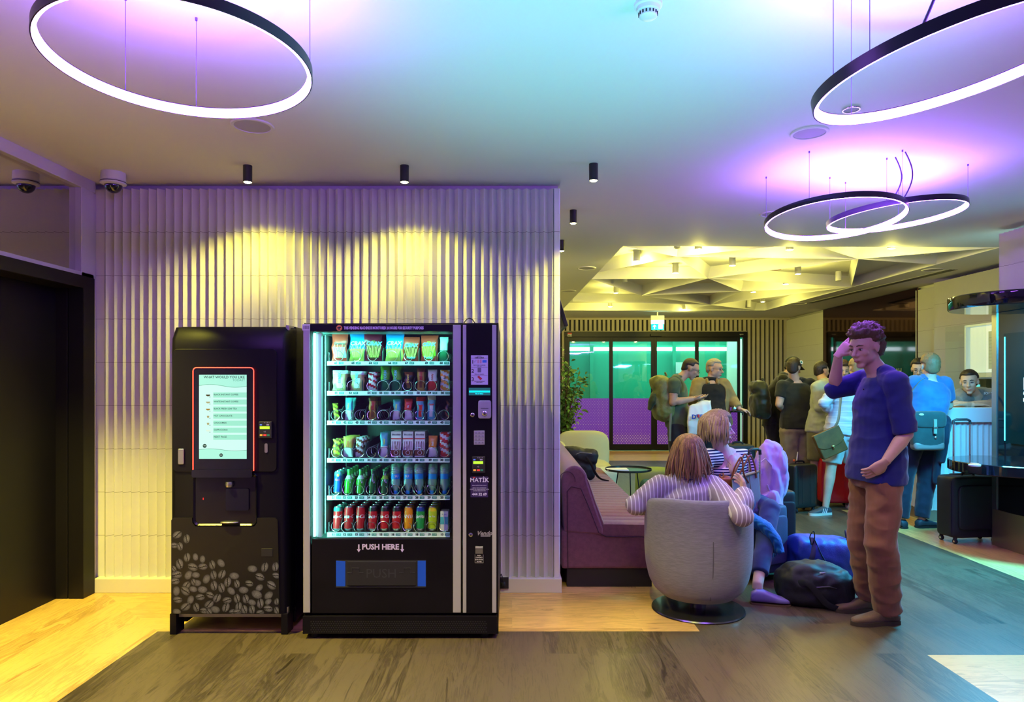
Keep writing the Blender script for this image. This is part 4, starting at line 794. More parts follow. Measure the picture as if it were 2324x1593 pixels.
def slab(X0, X1, Z0, Z1, r, y0, y1, mb=None, mi=0):
    q = mb or MB(); q.loft([rrect(X0,X1,Z0,Z1,r,y=y1), rrect(X0,X1,Z0,Z1,r,y=y0)], mi); return q
slab(kx(393), kx(629), kz(1070), kz(792), .03, KY-.008, KY+.004).build('upper_fascia', dm, cm, bevel=.002, smooth=40)
# screen
slab(kx(440.5), kx(577.5), kz(1072), kz(833), .025, KY-.020, KY-.004).build('screen_bezel', black_gloss, cm, smooth=40)
rg = MB(); pts = [V((kx(442), KY-.022, kz(1067)))]+[V((kx(442)+.02-.02*math.cos(a), KY-.022, kz(834.5)-.02+.02*math.sin(a))) for a in [i*PI/12 for i in range(7)]]+[V((kx(579)-.02+.02*math.sin(a), KY-.022, kz(834.5)-.02+.02*math.cos(a))) for a in [i*PI/12 for i in range(7)]]+[V((kx(579), KY-.022, kz(1067)))]
rg.tube(pts, .0028, 6); rg.build('red_led_frame', mat('red led', (1,.1,.05), .5, emit=(1,.05,.03), es=4), cm)
light('AREA', 'screen glow', (kx(510), KY-.05, kz(950)), 1.2, (.3,1,.7), .25, aim=(kx(510), 0, kz(960)), sy=.45)
SY = KY-.0215
scr = MB(); sx0, sx1, sz0, sz1 = kx(455.5), kx(563), kz(1040.5), kz(850.5)
def sp(u, v): return V((sx0+(sx1-sx0)*u, SY, sz1+(sz0-sz1)*v))
def srect(u0, v0, u1, v1, mi, dy=.0004):
    o_ = V((0,-dy,0)); scr.quad(sp(u0,v1)+o_, sp(u1,v1)+o_, sp(u1,v0)+o_, sp(u0,v0)+o_, mi)
srect(0,0,1,1,0,0); 
def E_(name, c, s=1.): return mat(name, tuple(x*.05 for x in c), .5, emit=c, es=s*.9)
mats_s = [E_('screen mint', (.42,.95,.78), .95), E_('screen pale', (.6,1,.9), 1.0), E_('screen button', (.36,.90,.70), .9), E_('screen ink', (.01,.12,.12), .3), E_('screen green ink', (.1,.55,.35), .6), E_('cup tea', (.55,.3,.03), .6), E_('cup coffee', (.1,.06,.02), .4), E_('cup latte', (.55,.5,.25), .7), E_('cup white', (.75,.95,.8), .9)]
N_ = 24
def wave(v0, amp, mi, th):
    o_ = V((0,-.0003,0)); up = [sp(i/N_, v0+amp*math.sin(2*PI*i/N_*.95+3.3))+o_ for i in range(N_+1)]; dn = [p_+V((0,0,-th)) for p_ in up]
    for i in range(N_): scr.quad(dn[i], dn[i+1], up[i+1], up[i], mi)
o_ = V((0,-.0002,0))
for i in range(N_):
    a_, b_ = i/N_, (i+1)/N_; f_ = lambda u: .135+.017*math.sin(2*PI*u*.95+3.3); g_ = lambda u: .895+.013*math.sin(2*PI*u*.95+3.3)
    scr.quad(sp(a_, g_(a_))+o_, sp(b_, g_(b_))+o_, sp(b_, f_(b_))+o_, sp(a_, f_(a_))+o_, 1)
wave(.13, .017, 4, .0022); wave(.89, .013, 4, .0022)
text(scr, 'WHAT WOULD YOU LIKE', .0205, sp(.96,.03)+V((0,-.0006,0)), mi=3, align='RIGHT', bold=.0003); text(scr, 'TODAY?', .019, sp(.96,.065)+V((0,-.0006,0)), mi=4, align='RIGHT')
for i, (s_, cup) in enumerate((('BLACK INSTANT COFFEE',6),('WHITE INSTANT COFFEE',7),('BLACK FRESH LEAF TEA',5),('HOT CHOCOLATE',7),('CHOCOMILK',7),('CAPPUCCINO',8),('NEXT PAGE',None))):
    v = .240+.0838*i; srect(.30, v-.030, 1.0, v+.030, 2); text(scr, s_, .0128 if i < 6 else .0145, sp(.31, v-.004)+V((0,-.0006,0)), mi=3, align='LEFT', bold=.0002)
    if cup is not None:
        c_ = sp(.19, v+.004)+V((0,-.0007,0)); w_, h_ = (.013, .010) if i not in (3,4) else (.007, .014)
        pts = [c_+V((w_*math.cos(a), 0, -abs(h_*math.sin(a))+.004)) for a in [PI*k/10 for k in range(11)]]; scr.add(pts, [tuple(range(11))], cup); scr.tube([c_+V((w_,0,.002)), c_+V((w_+.005,0,.001)), c_+V((w_,0,-.005))], .0007, 4, 8)
        scr.sq(c_+V((.011,0,-.010)), (.003,.0003,.002), mi=6)
for u, v, r in ((.12,.845,.0115),(.465,.955,.0105)):
    c_ = sp(u, v)+V((0,-.0008,0)); scr.add([c_+V((r*math.cos(a),0,r*math.sin(a))) for a in [2*PI*k/28 for k in range(28)]], [tuple(range(28))], 3); scr.quad(c_+V((-r*.6,-.0002,-.001)), c_+V((r*.6,-.0002,-.001)), c_+V((r*.6,-.0002,.0015)), c_+V((-r*.6,-.0002,.0015)), 8)
scr.build('touch_screen', mats_s, cm, smooth=0, fixn=False)
reader(cm, 604, 975, KY-.006, 1.0)
slab(kx(602), kx(609), kz(1027), kz(1006), .008, KY-.012, KY-.006).build('coin_slot', steel, cm)
slab(kx(406.5), kx(420), kz(1053), kz(1018), .006, KY-.016, KY-.006).build('lock_plate', steel, cm, bevel=.002)
# dispensing niche
ni = MB(); X0, X1, Z0, Z1 = kx(439), kx(585), kz(1193), kz(1072)
ni.loft([rrect(X0,X1,Z0,Z1,.03,y=KY-.004), rrect(X0+.004,X1-.004,Z0+.004,Z1-.004,.03,y=KY-.011), rrect(X0+.012,X1-.012,Z0+.012,Z1-.012,.03,y=KY-.004)], cap=False); ni.add(rrect(X0+.008,X1-.008,Z0+.008,Z1-.008,.03,y=KY-.0015), [tuple(range(28))])
ni.build('dispensing_niche', mat('niche black', (.006,.005,.01), .22), cm)
slab(kx(441), kx(577), kz(1082), kz(1064), .012, KY-.034, KY-.004).build('niche_hood', black_gloss, cm)
b = MB(); b.lathe([(.0,.03),(.02,.03),(.024,.012),(.018,0),(0,0)], (kx(523), KY-.016, kz(1104)), 24); b.build('dispensing_spout', steel, cm)
b = MB(); b.sq((kx(523), KY-.014, kz(1184)), (.055,.02,.006), (1,.6)); b.build('drip_grille', steel, cm)
b = MB(); b.quad((kx(461),KY-.003,kz(1134)),(kx(462.5),KY-.003,kz(1134)),(kx(462.5),KY-.003,kz(1129.5)),(kx(461),KY-.003,kz(1129.5))); b.build('indicator_light', mat('red indicator', (1,0,0), .5, emit=(1,.02,.02), es=2), cm, smooth=0)
slab(kx(514), kx(566), kz(1158), kz(1108), .01, KY-.010, KY-.003).build('cup_guard', black_gloss, cm)
# lower door with printed beans
lp = MB(); pts = [(390,1392),(390,1180),(395,1174.5),(437,1174.5),(438,1186),(444,1194),(578,1194),(584,1186),(585,1174.5),(626,1174.5),(631,1180),(636,1392)]
lp.prism([(kx(a), kz(b_)) for a, b_ in pts], KY-.008, KY+.002, axis=1, mi=0); lp.build('bean_panel', mat('bean panel black', (.005,.004,.005), .45), cm, smooth=0)
b = MB(); q = slab(kx(594), kx(620), kz(1262), kz(1244), .004, KY-.0095, KY-.0075); q.build('inspection_flap', black_plastic, cm, bevel=.001)
beans = [(404,1213,14,-.4),(397,1237,11,.2),(425,1222,13,1.7),(410,1239,12,1.5),(426,1264,13,1.75),(445,1263,11,1.4),(461,1268,11,1.6),(409,1279,15,1.5),(439,1286,15,.5),(462,1285,13,.1),(483,1281,13,1.5),(503,1277,13,.9),(403,1303,15,.1),(429,1304,14,2.1),(446,1304,12,.1),(470,1313,14,2.0),(486,1304,13,1.6),(505,1302,14,2.2),(533,1306,14,.1),(425,1327,13,-.6),(448,1322,13,.1),(487,1328,14,1.6),(504,1333,14,1.5),(518,1320,14,1.9),(539,1324,12,1.5),(399,1318,13,.1),(402,1340,14,1.6),(422,1340,15,.9),(440,1336,12,.3),(461,1337,14,.1),(526,1340,13,.8),(554,1338,14,.1),(567,1323,12,.4),(574,1290,14,.1),(602,1286,14,2.0),(591,1308,14,.6),(626,1285,13,1.8),(590,1333,12,-.7),(617,1327,15,.8),(584,1348,16,.5),(611,1350,14,2.4),(456,1354,13,.1),(478,1349,12,.6),(494,1356,14,2.3),(517,1361,13,.0),(539,1357,13,1.6),(559,1358,13,1.6),(405,1360,13,.2),(434,1360,13,2.0),(423,1376,15,-.4),(447,1377,13,1.5),(476,1370,14,2.6),(490,1382,14,.3),(514,1377,14,2.1),(543,1375,13,1.9),(573,1366,12,.4),(592,1368,14,1.7),(573,1382,13,1.6),(556,1382,13,1.5),(610,1380,13,.3),(629,1364,10,1.7),(465,1385,12,.4),(403,1387,12,.2),(531,1388,12,.1),(592,1389,11,0),(629,1384,11,1.4),(397,1290,9,1.2),(628,1305,11,.4),(441,1320,10,1.4),(540,1388,12,.2),(610,1364,11,2.4),(476,1388,12,1.3)]
col = []; bn = MB(); rnd = random.Random(3)
for k, (px, py, s_, a) in enumerate(beans):
    cx_, cz_ = kx(px), kz(py); Rx = s_*.86*KY/F; Rz = Rx*.70; y = KY-.0086-.00002*k; nr, na = 5, 20; base = len(bn.v); crease = rnd.random() < .7; sd = rnd.random()*9
    ca, sa = math.cos(-a), math.sin(-a)
    for i in range(nr+1):
        for j in range(na):
            t = 2*PI*j/na; r = i/nr; u, v_ = r*math.cos(t), r*math.sin(t); X = cx_+(u*Rx*ca-v_*Rz*sa); Z = cz_+(u*Rx*sa+v_*Rz*ca)
            X = min(max(X, kx(391)), kx(634)); Z = max(Z, kz(1391))
            bn.v.append(V((X, y, Z))); g = .30*(1-r**2.2)*(.75+.5*noise.noise(V((u*3+sd, v_*7, 0))))+.05+.12*max(0, u*ca*.2+v_*.5)
            if crease and abs(v_-.22*math.sin(u*2.6)) < .16 and r < .92: g = .02
            elif crease and abs(v_-.22*math.sin(u*2.6)-.26) < .12: g += .10
            g = max(.008, g)*.72*(.7 if r < .95 else .25); col.append((g*1.02, g*.98, g*1.12, 1))
    for i in range(nr):
        for j in range(na): bn.f.append((base+i*na+j, base+(i+1)*na+j, base+(i+1)*na+(j+1) % na, base+i*na+(j+1) % na)); bn.m.append(0)
me = bpy.data.meshes.new('bean_print'); off = ORG[cm.name]; me.from_pydata([tuple(v-off) for v in bn.v], [], bn.f); me.materials.append(attr_mat('coffee bean print', .4))
ca_ = me.color_attributes.new('print', 'FLOAT_COLOR', 'POINT')
for i, c_ in enumerate(col): ca_.data[i].color = c_
o = bpy.data.objects.new('coffee_bean_print', me); COL.objects.link(o); o.parent = cm; tag(o, kind='stuff')
# power socket and plug
so = thing('power_socket', 'black wall socket with plug low beside the vending machine', 'socket', (-.06, 4.83, .04))
q = MB(); q.box((kx(1128,4.82), 4.815, .035), (kx(1154.5,4.82), 4.83, .115)); q.build('face_plate', black_plastic, so, bevel=.003, smooth=0)
q = MB(); q.lathe([(.019,0),(.019,.004),(.014,.004),(.014,.001)], n=24); q.v = [V((-.062+v.x, 4.815-v.z, .072+v.y)) for v in q.v]; q.build('socket_well', dark_rubber, so)
q = MB(); q.sq((-.062, 4.800, .072), (.016,.016,.017), (.8,.8)); q.tube([(-.062,4.795,.085),(-.064,4.78,.115),(-.075,4.775,.15),(-.085,4.80,.13),(-.09,4.82,.10)], .004, 6); tag(q.build('power_plug', dark_rubber), 'round black plug with cable in the low wall socket', 'plug')
# ================================================================ seating, tables, plant
def remesh_mesh(mb, voxel, it=3, fac=.5):
    """fuse overlapping shapes into one continuous surface"""
    me = mb.mesh('tmp', black_plastic, 0); o = bpy.data.objects.new('tmp', me); COL.objects.link(o)
    r = o.modifiers.new('r', 'REMESH'); r.mode = 'VOXEL'; r.voxel_size = voxel; r.use_smooth_shade = True
    if it: s = o.modifiers.new('s', 'SMOOTH'); s.factor = fac; s.iterations = it
    dg = bpy.context.evaluated_depsgraph_get(); out = bpy.data.meshes.new_from_object(o.evaluated_get(dg)); bpy.data.objects.remove(o); bpy.data.meshes.remove(me); out.materials.clear(); return out
def wrinkle(me, amp, sc, seed=0, zs=1., mode=0):
    sc = V(sc) if not isinstance(sc, (int, float)) else V((sc,)*3); o = V((seed*3.1, seed*1.7, seed*.9))
    nrm = [v.normal.copy() for v in me.vertices]
    for v, n_ in zip(me.vertices, nrm):
        p = V((v.co.x*sc.x, v.co.y*sc.y, v.co.z*sc.z))+o
        h = (1-abs(noise.noise(p))*2.2)*.6+.4*noise.noise(p*2.3) if mode == 0 else noise.noise(p)
        v.co += n_*h*amp
def soft(mb, name, m, parent=None, voxel=.012, it=3, wr=None, smooth=180, extra=None):
    me = remesh_mesh(mb, voxel, it)
    if wr: wrinkle(me, *wr)
    me.materials.clear()
    for x in (m if isinstance(m, (list, tuple)) else [m]): me.materials.append(x)
    for p in me.polygons: p.material_index = 0
    if extra: extra.v and _join(me, extra)
    me.polygons.foreach_set('use_smooth', [True]*len(me.polygons))
    if parent is not None: off = ORG.get(parent.name, V((0,0,0)))
    else:
        cs = [v.co for v in me.vertices]; off = V(((min(c.x for c in cs)+max(c.x for c in cs))/2, (min(c.y for c in cs)+max(c.y for c in cs))/2, min(c.z for c in cs)))
    me.transform(Matrix.Translation(-off)); o = bpy.data.objects.new(name, me); COL.objects.link(o); ORG[o.name] = off
    if parent is not None: o.parent = parent
    else: o.location = off
    return o
def _join(me, mb):
    bm = bmesh.new(); bm.from_mesh(me); t = mb.mesh('t', black_plastic, 0) if isinstance(mb, MB) else mb; bm.from_mesh(t); bm.to_mesh(me); bm.free(); bpy.data.meshes.remove(t)
mauve = mat('mauve upholstery', (.20,.085,.095), .75, bump=(260,.25), var=(40,.10), spec=.25, sheen=.3)
sofa = thing('banquette_sofa', 'long mauve banquette sofa with channelled seat running back along the wall', 'sofa', (.75, 6.5, 0))
y0, y1 = 4.96, 8.3
b = MB(); b.box((.40, y0+.02, 0), (1.02, y1, .135)); b.build('plinth', mat('sofa plinth', (.02,.018,.016), .5), sofa, bevel=.004, smooth=0)
def xr(pts): return [(a, c) for a, c in pts]
body = [(.36,.135),(1.075,.135),(1.08,.30),(1.075,.36),(.70,.40),(.36,.42)]
b = MB(); b.prism(body, y0, y1, axis=1); b.build('seat_base', mauve, sofa, bevel=.02, seg=3, smooth=50)
# back with roll
n_ = 14; roll = [(.38+.0, .40)]+[(.36, .76)]+[(.455+.095*math.cos(a), .775+.11*math.sin(a)) for a in [PI-PI*i/n_ for i in range(n_+1)]]+[(.60,.62),(.665,.43),(.66,.38)]
b = MB(); b.prism(roll, y0-.006, y1, axis=1); b.build('backrest', mauve, sofa, bevel=.018, seg=3, smooth=50)
b = MB(); 
ys = y0+.0
while ys < y1-.01:
    L_ = min(.13, y1-ys); rings = []
    for k in range(7):
        t = k/6; zz = .455+.016*math.sin(PI*t)**.6; y = ys+L_*t; rings.append([V((.62,y,.38)), V((1.06,y,.37)), V((1.085,y,.405)), V((1.07,y,zz-.012)), V((1.02,y,zz)), V((.67,y,zz+.005))])
    b.loft(rings); ys += .13
b.build('seat_cushion', mauve, sofa, smooth=50)
b = MB()
ys = y0
while ys < y1-.01:
    L_ = min(.13, y1-ys); rings = []
    for k in range(7):
        t = k/6; e = .012*math.sin(PI*t)**.6; y = ys+L_*t; rings.append([V((.54,y,.80)), V((.556+e,y,.77)), V((.605+e,y,.62)), V((.67+e,y,.45)), V((.60,y,.45))])
    b.loft(rings); ys += .13
b.build('back_cushion', mauve, sofa, smooth=50)
b = MB(); ep = [(.405,.14),(.40,.70),(.43,.735),(.50,.72),(.56,.58),(.63,.40)]
b.tube([(x_, y0-.012, z_) for x_, z_ in ep], .003, 6); b.tube([(.63,y0-.004,.40),(.68,y0-.004,.372),(1.06,y0-.004,.365)], .003, 6); b.tube([(.40+.06*math.cos(a), y0-.010, .77+.075*math.sin(a)) for a in [PI*i/8 for i in range(9)]], .002, 6); b.build('piping', mat('dark piping', (.05,.02,.025), .7), sofa)
# tub chair
felt = mat('grey felt', (.21,.20,.22), .85, bump=(500,.3), var=(110,.14), stretch=(.2,.2,2.2), sheen=.3)
tc = thing('tub_armchair', 'grey felt tub armchair on a round metal disc base, seen from behind', 'armchair', (1.222, 4.49, 0))
def tubshell():
    q = MB(); c = V((1.222, 4.49, 0)); nz, na = 22, 64; prof_o = [(.17,.085),(.235,.105),(.285,.15),(.318,.22),(.338,.32),(.346,.44),(.346,.60),(.340,.74)]
    def rad(t):
        f_ = t*(len(prof_o)-1); i = min(int(f_), len(prof_o)-2); f_ -= i; a, b_ = prof_o[i], prof_o[i+1]; return a[0]+(b_[0]-a[0])*f_, a[1]+(b_[1]-a[1])*f_
    rings = []
    for j in range(na+1):      # angle: -90deg = toward the camera (back of the chair)
        a = -PI/2+(j/na-.5)*2*PI*.80; d_ = abs(j/na-.5)*2; top = 1-.22*max(0, d_-.3)**1.3
        ring = []
        for i in range(nz+1):
            r, z = rad(i/nz); zz = .085+(z-.085)*(1 if i < 3 else top); ring.append(c+V((r*math.cos(a), r*math.sin(a), zz)))
        zt_ = ring[-1].z; r = prof_o[-1][0]
        for dr, dz in ((-.012,.018),(-.03,.024),(-.048,.016),(-.058,-.01)): ring.append(c+V(((r+dr)*math.cos(a), (r+dr)*math.sin(a), zt_+dz)))
        for z in (.5,.4,.3): ring.append(c+V(((r-.07)*math.cos(a), (r-.07)*math.sin(a), min(z, zt_-.02))))
        rings.append(ring)
    q.loft(rings, closed=True, cap=True); return q
tubshell().build('shell', felt, tc, smooth=60)
b = MB(); b.lathe([(0,.085),(.17,.085),(.23,.105),(.27,.2),(.28,.38),(.26,.43),(0,.44)], (1.222,4.49,0), 48); b.build('seat', felt, tc, smooth=60)
b = MB(); b.lathe([(.0,.0),(.29,.0),(.30,.006),(.295,.014),(.05,.02),(.05,.09),(0,.09)], (1.222,4.49,0), 64); b.build('disc_base', mat('base steel', (.16,.16,.17), .22, .9), tc)
b = MB(); b.tube([(1.222-.0, 4.49-r_-.001, z_) for r_, z_ in ((.20,.092),(.285,.15),(.338,.32),(.346,.44),(.346,.52))], .0025, 6); b.build('seam', mat('seam thread', (.12,.11,.12), .8), tc)
# coffee table
q0 = P(1426, 1066, 7.75); ct = thing('coffee_table', 'round black tray-top coffee table on thin legs beside the sofa', 'coffee table', (q0.x, q0.y, 0)); zt = q0.z
b = MB(); b.lathe([(0,zt-.006),(.255,zt-.006),(.262,zt),(.262,zt+.018),(.256,zt+.018),(.254,zt+.002),(0,zt+.002)], (q0.x,q0.y,0), 56); b.build('tabletop', mat('table black', (.02,.025,.022), .25), ct)
for a in (.5, 1.25, 2.6, 3.35, 4.7, 5.45):
    b = MB(); b.tube([(q0.x+.12*math.cos(a), q0.y+.12*math.sin(a), zt-.005), (q0.x+.2*math.cos(a), q0.y+.2*math.sin(a), 0)], .006, 8); b.build('leg', black_metal, ct)
b = MB(); b.cbox((q0.x-.13, q0.y-.02, zt+.007), (.24,.17,.010), M=None); b.cbox((q0.x-.115, q0.y-.01, zt+.013), (.2,.15,.003)); tag(b.build('paper_stack', mat('paper', (.8,.8,.76), .6), smooth=0), 'white papers lying on the round black coffee table', 'papers')
cream = mat('cream upholstery', (.62,.66,.45), .8, bump=(200,.2), sheen=.2)
def seatblob(name, label, cat, c, r, m, e=(.5,.45)):
    b = MB(); b.sq(c, r, e, nu=32, nv=16); return tag(b.build(name, m, smooth=60), label, cat)
ac = thing('cream_armchair', 'rounded cream armchair behind the backpack near the sliding door', 'armchair', (1.0, 9.3, 0))
b = MB(); b.sq((.93,9.3,.22), (.42,.38,.22), (.5,.4), nu=32); b.build('seat', cream, ac, smooth=60)
b = MB(); a_ = P(1276,1010,9.2); b.sq((1.0,9.62,.52), (.37,.10,.30), (.5,.5), nu=32); b.sq((.64,9.4,.46), (.10,.3,.22), (.5,.5), nu=24); b.build('backrest', cream, ac, smooth=60)
seatblob('pouf', 'small cream faceted pouf right of the backpack on the sofa', 'pouf', (P(1368,1060,8.55).x, 8.55, .215), (.17,.17,.215), cream, (.35,.3))
lime_f = mat('lime upholstery', (.30,.42,.16), .8, bump=(200,.2)); teal_f = mat('dark teal upholstery', (.02,.10,.09), .7, bump=(200,.2))
seatblob('pouf', 'lime green topped low pouf behind the coffee table', 'pouf', (P(1487,1060,8.35).x, 8.35, .225), (.24,.22,.225), lime_f, (.9,.3))
seatblob('pouf', 'dark teal pouf between coffee table and seated woman', 'pouf', (P(1488,1060,7.35).x, 7.35, .22), (.16,.20,.22), teal_f, (.6,.3))
# plant
pl = thing('potted_ficus', 'leafy green plant reaching past the end of the tiled wall', 'plant', (.78, 10.6, 0))
b = MB(); b.lathe([(0,0),(.17,0),(.21,.3),(.19,.3),(.18,.27),(0,.27)], (.78,10.6,0), 28); b.build('pot', mat('plant pot', (.25,.24,.22), .5), pl)
rnd = random.Random(5); st = MB(); lf = MB()
for k in range(34):
    a = rnd.uniform(0, 6.28); h = rnd.uniform(.75, 1.75); sp_ = rnd.uniform(.12,.36)*(1.25-abs(h-1.25)*.8); pts = [V((.78+math.cos(a)*sp_*(t**1.6), 10.6+math.sin(a)*sp_*(t**1.6), .27+h*t)) for t in (0,.3,.55,.8,1)]
    st.tube(pts, [.012,.009,.007,.005,.002], 5)
    for i in range(38):
        t = rnd.uniform(.30, 1.0); j = min(3, int(t*4)); p = pts[j].lerp(pts[j+1], t*4-j); p = V((.78,10.6,.27)).lerp(p, 1) 
        d = V((rnd.uniform(-1,1), rnd.uniform(-1,1), rnd.uniform(-.5,.7))).normalized(); p2_ = p+d*rnd.uniform(.0,.07); s_ = d.cross(V((rnd.uniform(-1,1),rnd.uniform(-1,1),rnd.uniform(-1,1)))).normalized()*.019; L_ = rnd.uniform(.06,.095); up_ = V((0,0,.006))
        lf.add([p2_, p2_+d*L_*.35+s_+up_, p2_+d*L_*.75+s_*.8, p2_+d*L_-V((0,0,.01)), p2_+d*L_*.75-s_*.8, p2_+d*L_*.35-s_+up_, p2_+d*L_*.55-up_], [(0,1,6),(1,2,6),(2,3,6),(3,4,6),(4,5,6),(5,0,6)])
st.build('stems', mat('stem brown', (.10,.06,.03), .7), pl); tag(lf.build('foliage', mat('leaf green', (.13,.27,.05), .35, var=(3,.4)), pl, smooth=60, fixn=False), kind='stuff')
# ================================================================ reception counter and its niche
rc = thing('reception_counter', 'white reception counter with ribbed front, lit cyan', 'counter', (5.1, 7.6, 0))
cw = mat('counter white', (.72,.74,.76), .4); 
zc = P(0, 925, 7.3).z; zf = P(0, 958, 7.3).z
b = MB(); b.box((4.42,7.28,zf),(5.79,7.9,zc)); b.build('countertop', cw, rc, bevel=.006, smooth=0)
b = MB(); pts = []; x = 4.47; per = .0605
while x < 5.78: pts += [(x, 7.36), (x+per*.5, 7.325), (x+per*.93, 7.335)]; x += per
pts += [(5.79,7.36),(5.79,7.8),(4.47,7.8)]
y_ = 7.78
while y_ > 7.40: pts += [(4.47,y_),(4.445,y_-per*.5)]; y_ -= per
b.prism(pts, .12, zf); b.build('ribbed_front', cw, rc, smooth=0)
b = MB(); b.box((4.46,7.34,0),(5.79,7.8,.12)); b.build('plinth', mat('counter plinth', (.28,.25,.2), .4,.4), rc, smooth=0)
q0 = P(2264, 1000, 7.3)
b = MB(); b.box(P(2262,990,7.32), P(2270,962,7.30)); b.build('side_bracket', black_metal, rc, smooth=0)
b = MB(); b.lathe([(.014,0),(.014,.01),(0,.01)], n=16); b.v = [V((P(2265,1000,7.3).x+v.x, 7.31-v.z, P(2265,1000,7.3).z+v.y)) for v in b.v]; b.tube([P(2265,1000,7.28),P(2265,1012,7.27),P(2264,1022,7.28)], .006, 6); b.build('lock_and_keys', black_metal, rc)
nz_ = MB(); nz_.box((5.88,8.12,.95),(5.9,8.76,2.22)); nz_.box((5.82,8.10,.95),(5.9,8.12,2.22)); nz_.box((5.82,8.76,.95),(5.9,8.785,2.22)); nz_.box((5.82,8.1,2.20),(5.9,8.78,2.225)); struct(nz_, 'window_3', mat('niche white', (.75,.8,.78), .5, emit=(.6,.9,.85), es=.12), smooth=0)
nb = thing('notice_board', 'white lit notice board with pinned sheets behind the reception', 'notice board', (5.87,8.4,1.7))
b = MB(); b.box((5.84,8.14,1.62),(5.88,8.70,2.19)); b.build('board', mat('lit board', (.8,.85,.85), .5, emit=(.75,.95,.95), es=.3), nb, smooth=0)
for y_, dz in ((8.30,0),(8.18,.02)):
    b = MB(); b.box((5.832,y_-.045,1.66+dz),(5.839,y_+.06,2.12+dz)); 
    for i in range(9): b.box((5.830,y_-.03,1.72+dz+i*.04),(5.8325,y_+.045,1.725+dz+i*.04), 1)
    b.build('notice_sheet', [mat('notice sheet', (.55,.62,.6), .6), mat('sheet print', (.35,.4,.42), .6)], nb, smooth=0)
b = MB(); b.box((5.80,8.13,1.56),(5.90,8.74,1.615)); b.build('shelf', cw, nb, smooth=0)
b = MB(); b.box((5.84,8.14,1.14),(5.88,8.66,1.54)); 
ms = thing('wall_monitor', 'dark monitor below the lit notice board', 'monitor', (5.86,8.4,1.14)); b.build('screen', mat('monitor dark', (.02,.02,.018), .15), ms, smooth=0)
b = MB(); b.box((5.835,8.52,1.42),(5.839,8.68,1.47)); b.build('lit_bar', mat('monitor cyan', (.1,.6,.8), .5, emit=(.1,.6,.8), es=.8), ms, smooth=0)
b = MB(); b.box((5.55,8.0,.0),(5.556,8.75,2.2)); tag(b.build('glass_screen', glass('thin glass', (.97,1,.98), .03), smooth=0), 'frameless glass screen standing behind the receptionist', 'glass panel')
# ================================================================ kiosk
KC = V((4.37, 5.93, 0))
kk = thing('service_kiosk', 'black gloss kiosk with round lit canopy and round ledge at the right edge', 'kiosk', KC)
kR = .50
b = MB(); b.lathe([(kR-.06,2.13),(kR-.01,2.13),(kR,2.145),(kR,2.24),(kR-.008,2.247),(0,2.247)], KC, 72); b.lathe([(0,2.145),(kR-.06,2.145),(kR-.06,2.13)], KC, 72); b.build('canopy', black_gloss, kk, smooth=40)
lp_ = MB(); M_ = [at_z(px, py, 2.139) for px, py in ((2197,703.5),(2288,691),(2420,705),(2267,713))]
lp_.add(M_+[p+V((0,0,.004)) for p in M_], [(0,1,2,3),(4,5,6,7),(0,1,5,4),(1,2,6,5),(2,3,7,6),(3,0,4,7)]); lp_.build('light_panel', mat('kiosk light', (1,1,1), .5, emit=(.35,1,1), es=14), kk, smooth=0)
light('AREA', 'kiosk canopy light', (4.05, 5.55, 2.12), 330, (.04,.55,.9), .6, aim=(4.30,5.9,0))
light('SPOT', 'added cyan floor beam', (3.95, 5.5, 2.12), 400, (.03,.55,1), .25, aim=(3.2,4.9,0), angle=80, blend=1)  # extra beam without a fixture, added to tint the floor cyan
b = MB(); b.lathe([(0,.715),(kR-.01,.715),(kR,.722),(kR,.80),(kR-.006,.806),(0,.806)], KC, 72); b.build('ledge', black_gloss, kk, smooth=40)
b = MB(); b.box((4.435,5.3,.0),(5.0,6.28,2.13)); b.build('column', black_gloss, kk, bevel=.004, smooth=0)
b = MB(); b.box((4.425,6.24,.0),(4.45,6.30,2.13)); b.build('steel_edge', steel, kk, smooth=0)
b = MB(); b.box((4.42,5.3,.0),(4.44,6.285,.33)); b.build('bronze_panel', mat('bronze plate', (.36,.30,.18), .35,.8), kk, smooth=0)
b = MB(); b.box((4.428,5.35,.95),(4.4345,6.15,1.93)); sc_ = b.build('advert_screen', mat('advert dark teal', (.001,.005,.006), .10, emit=(.0,.05,.05), es=.1), kk, smooth=0)
b = MB(); b.box((4.424,6.13,.97),(4.428,6.14,1.90)); b.build('screen_glow_line', mat('screen line', (.1,.8,.9), .5, emit=(.1,.8,.9), es=1.6), kk, smooth=0)
b = MB(); 
for s_, py in (('BE', 872), ('SU', 901)):
    p0 = V((4.4275, 5.915, P(0,py,5.9).z)); text(b, s_, .14, p0, ux=(0,-1,0), uy=(0,0,1), align='LEFT', bold=.004)
b.build('screen_lettering', mat('screen white', (1,1,1), .5, emit=(.7,1,1), es=1.5), kk, smooth=0)
b = MB(); q0 = at_z(2212, 1054, .82); b.lathe([(0,0),(.042,0),(.044,.006),(.044,.014),(.036,.018)], (q0.x,q0.y,.806), 28); b.lathe([(.035,.0175),(.033,.024),(0,.026)], (q0.x,q0.y,.806), 28, mi=1); b.build('push_button', [white_plastic, mat('button red', (.7,.12,.06), .4)], kk, smooth=60)
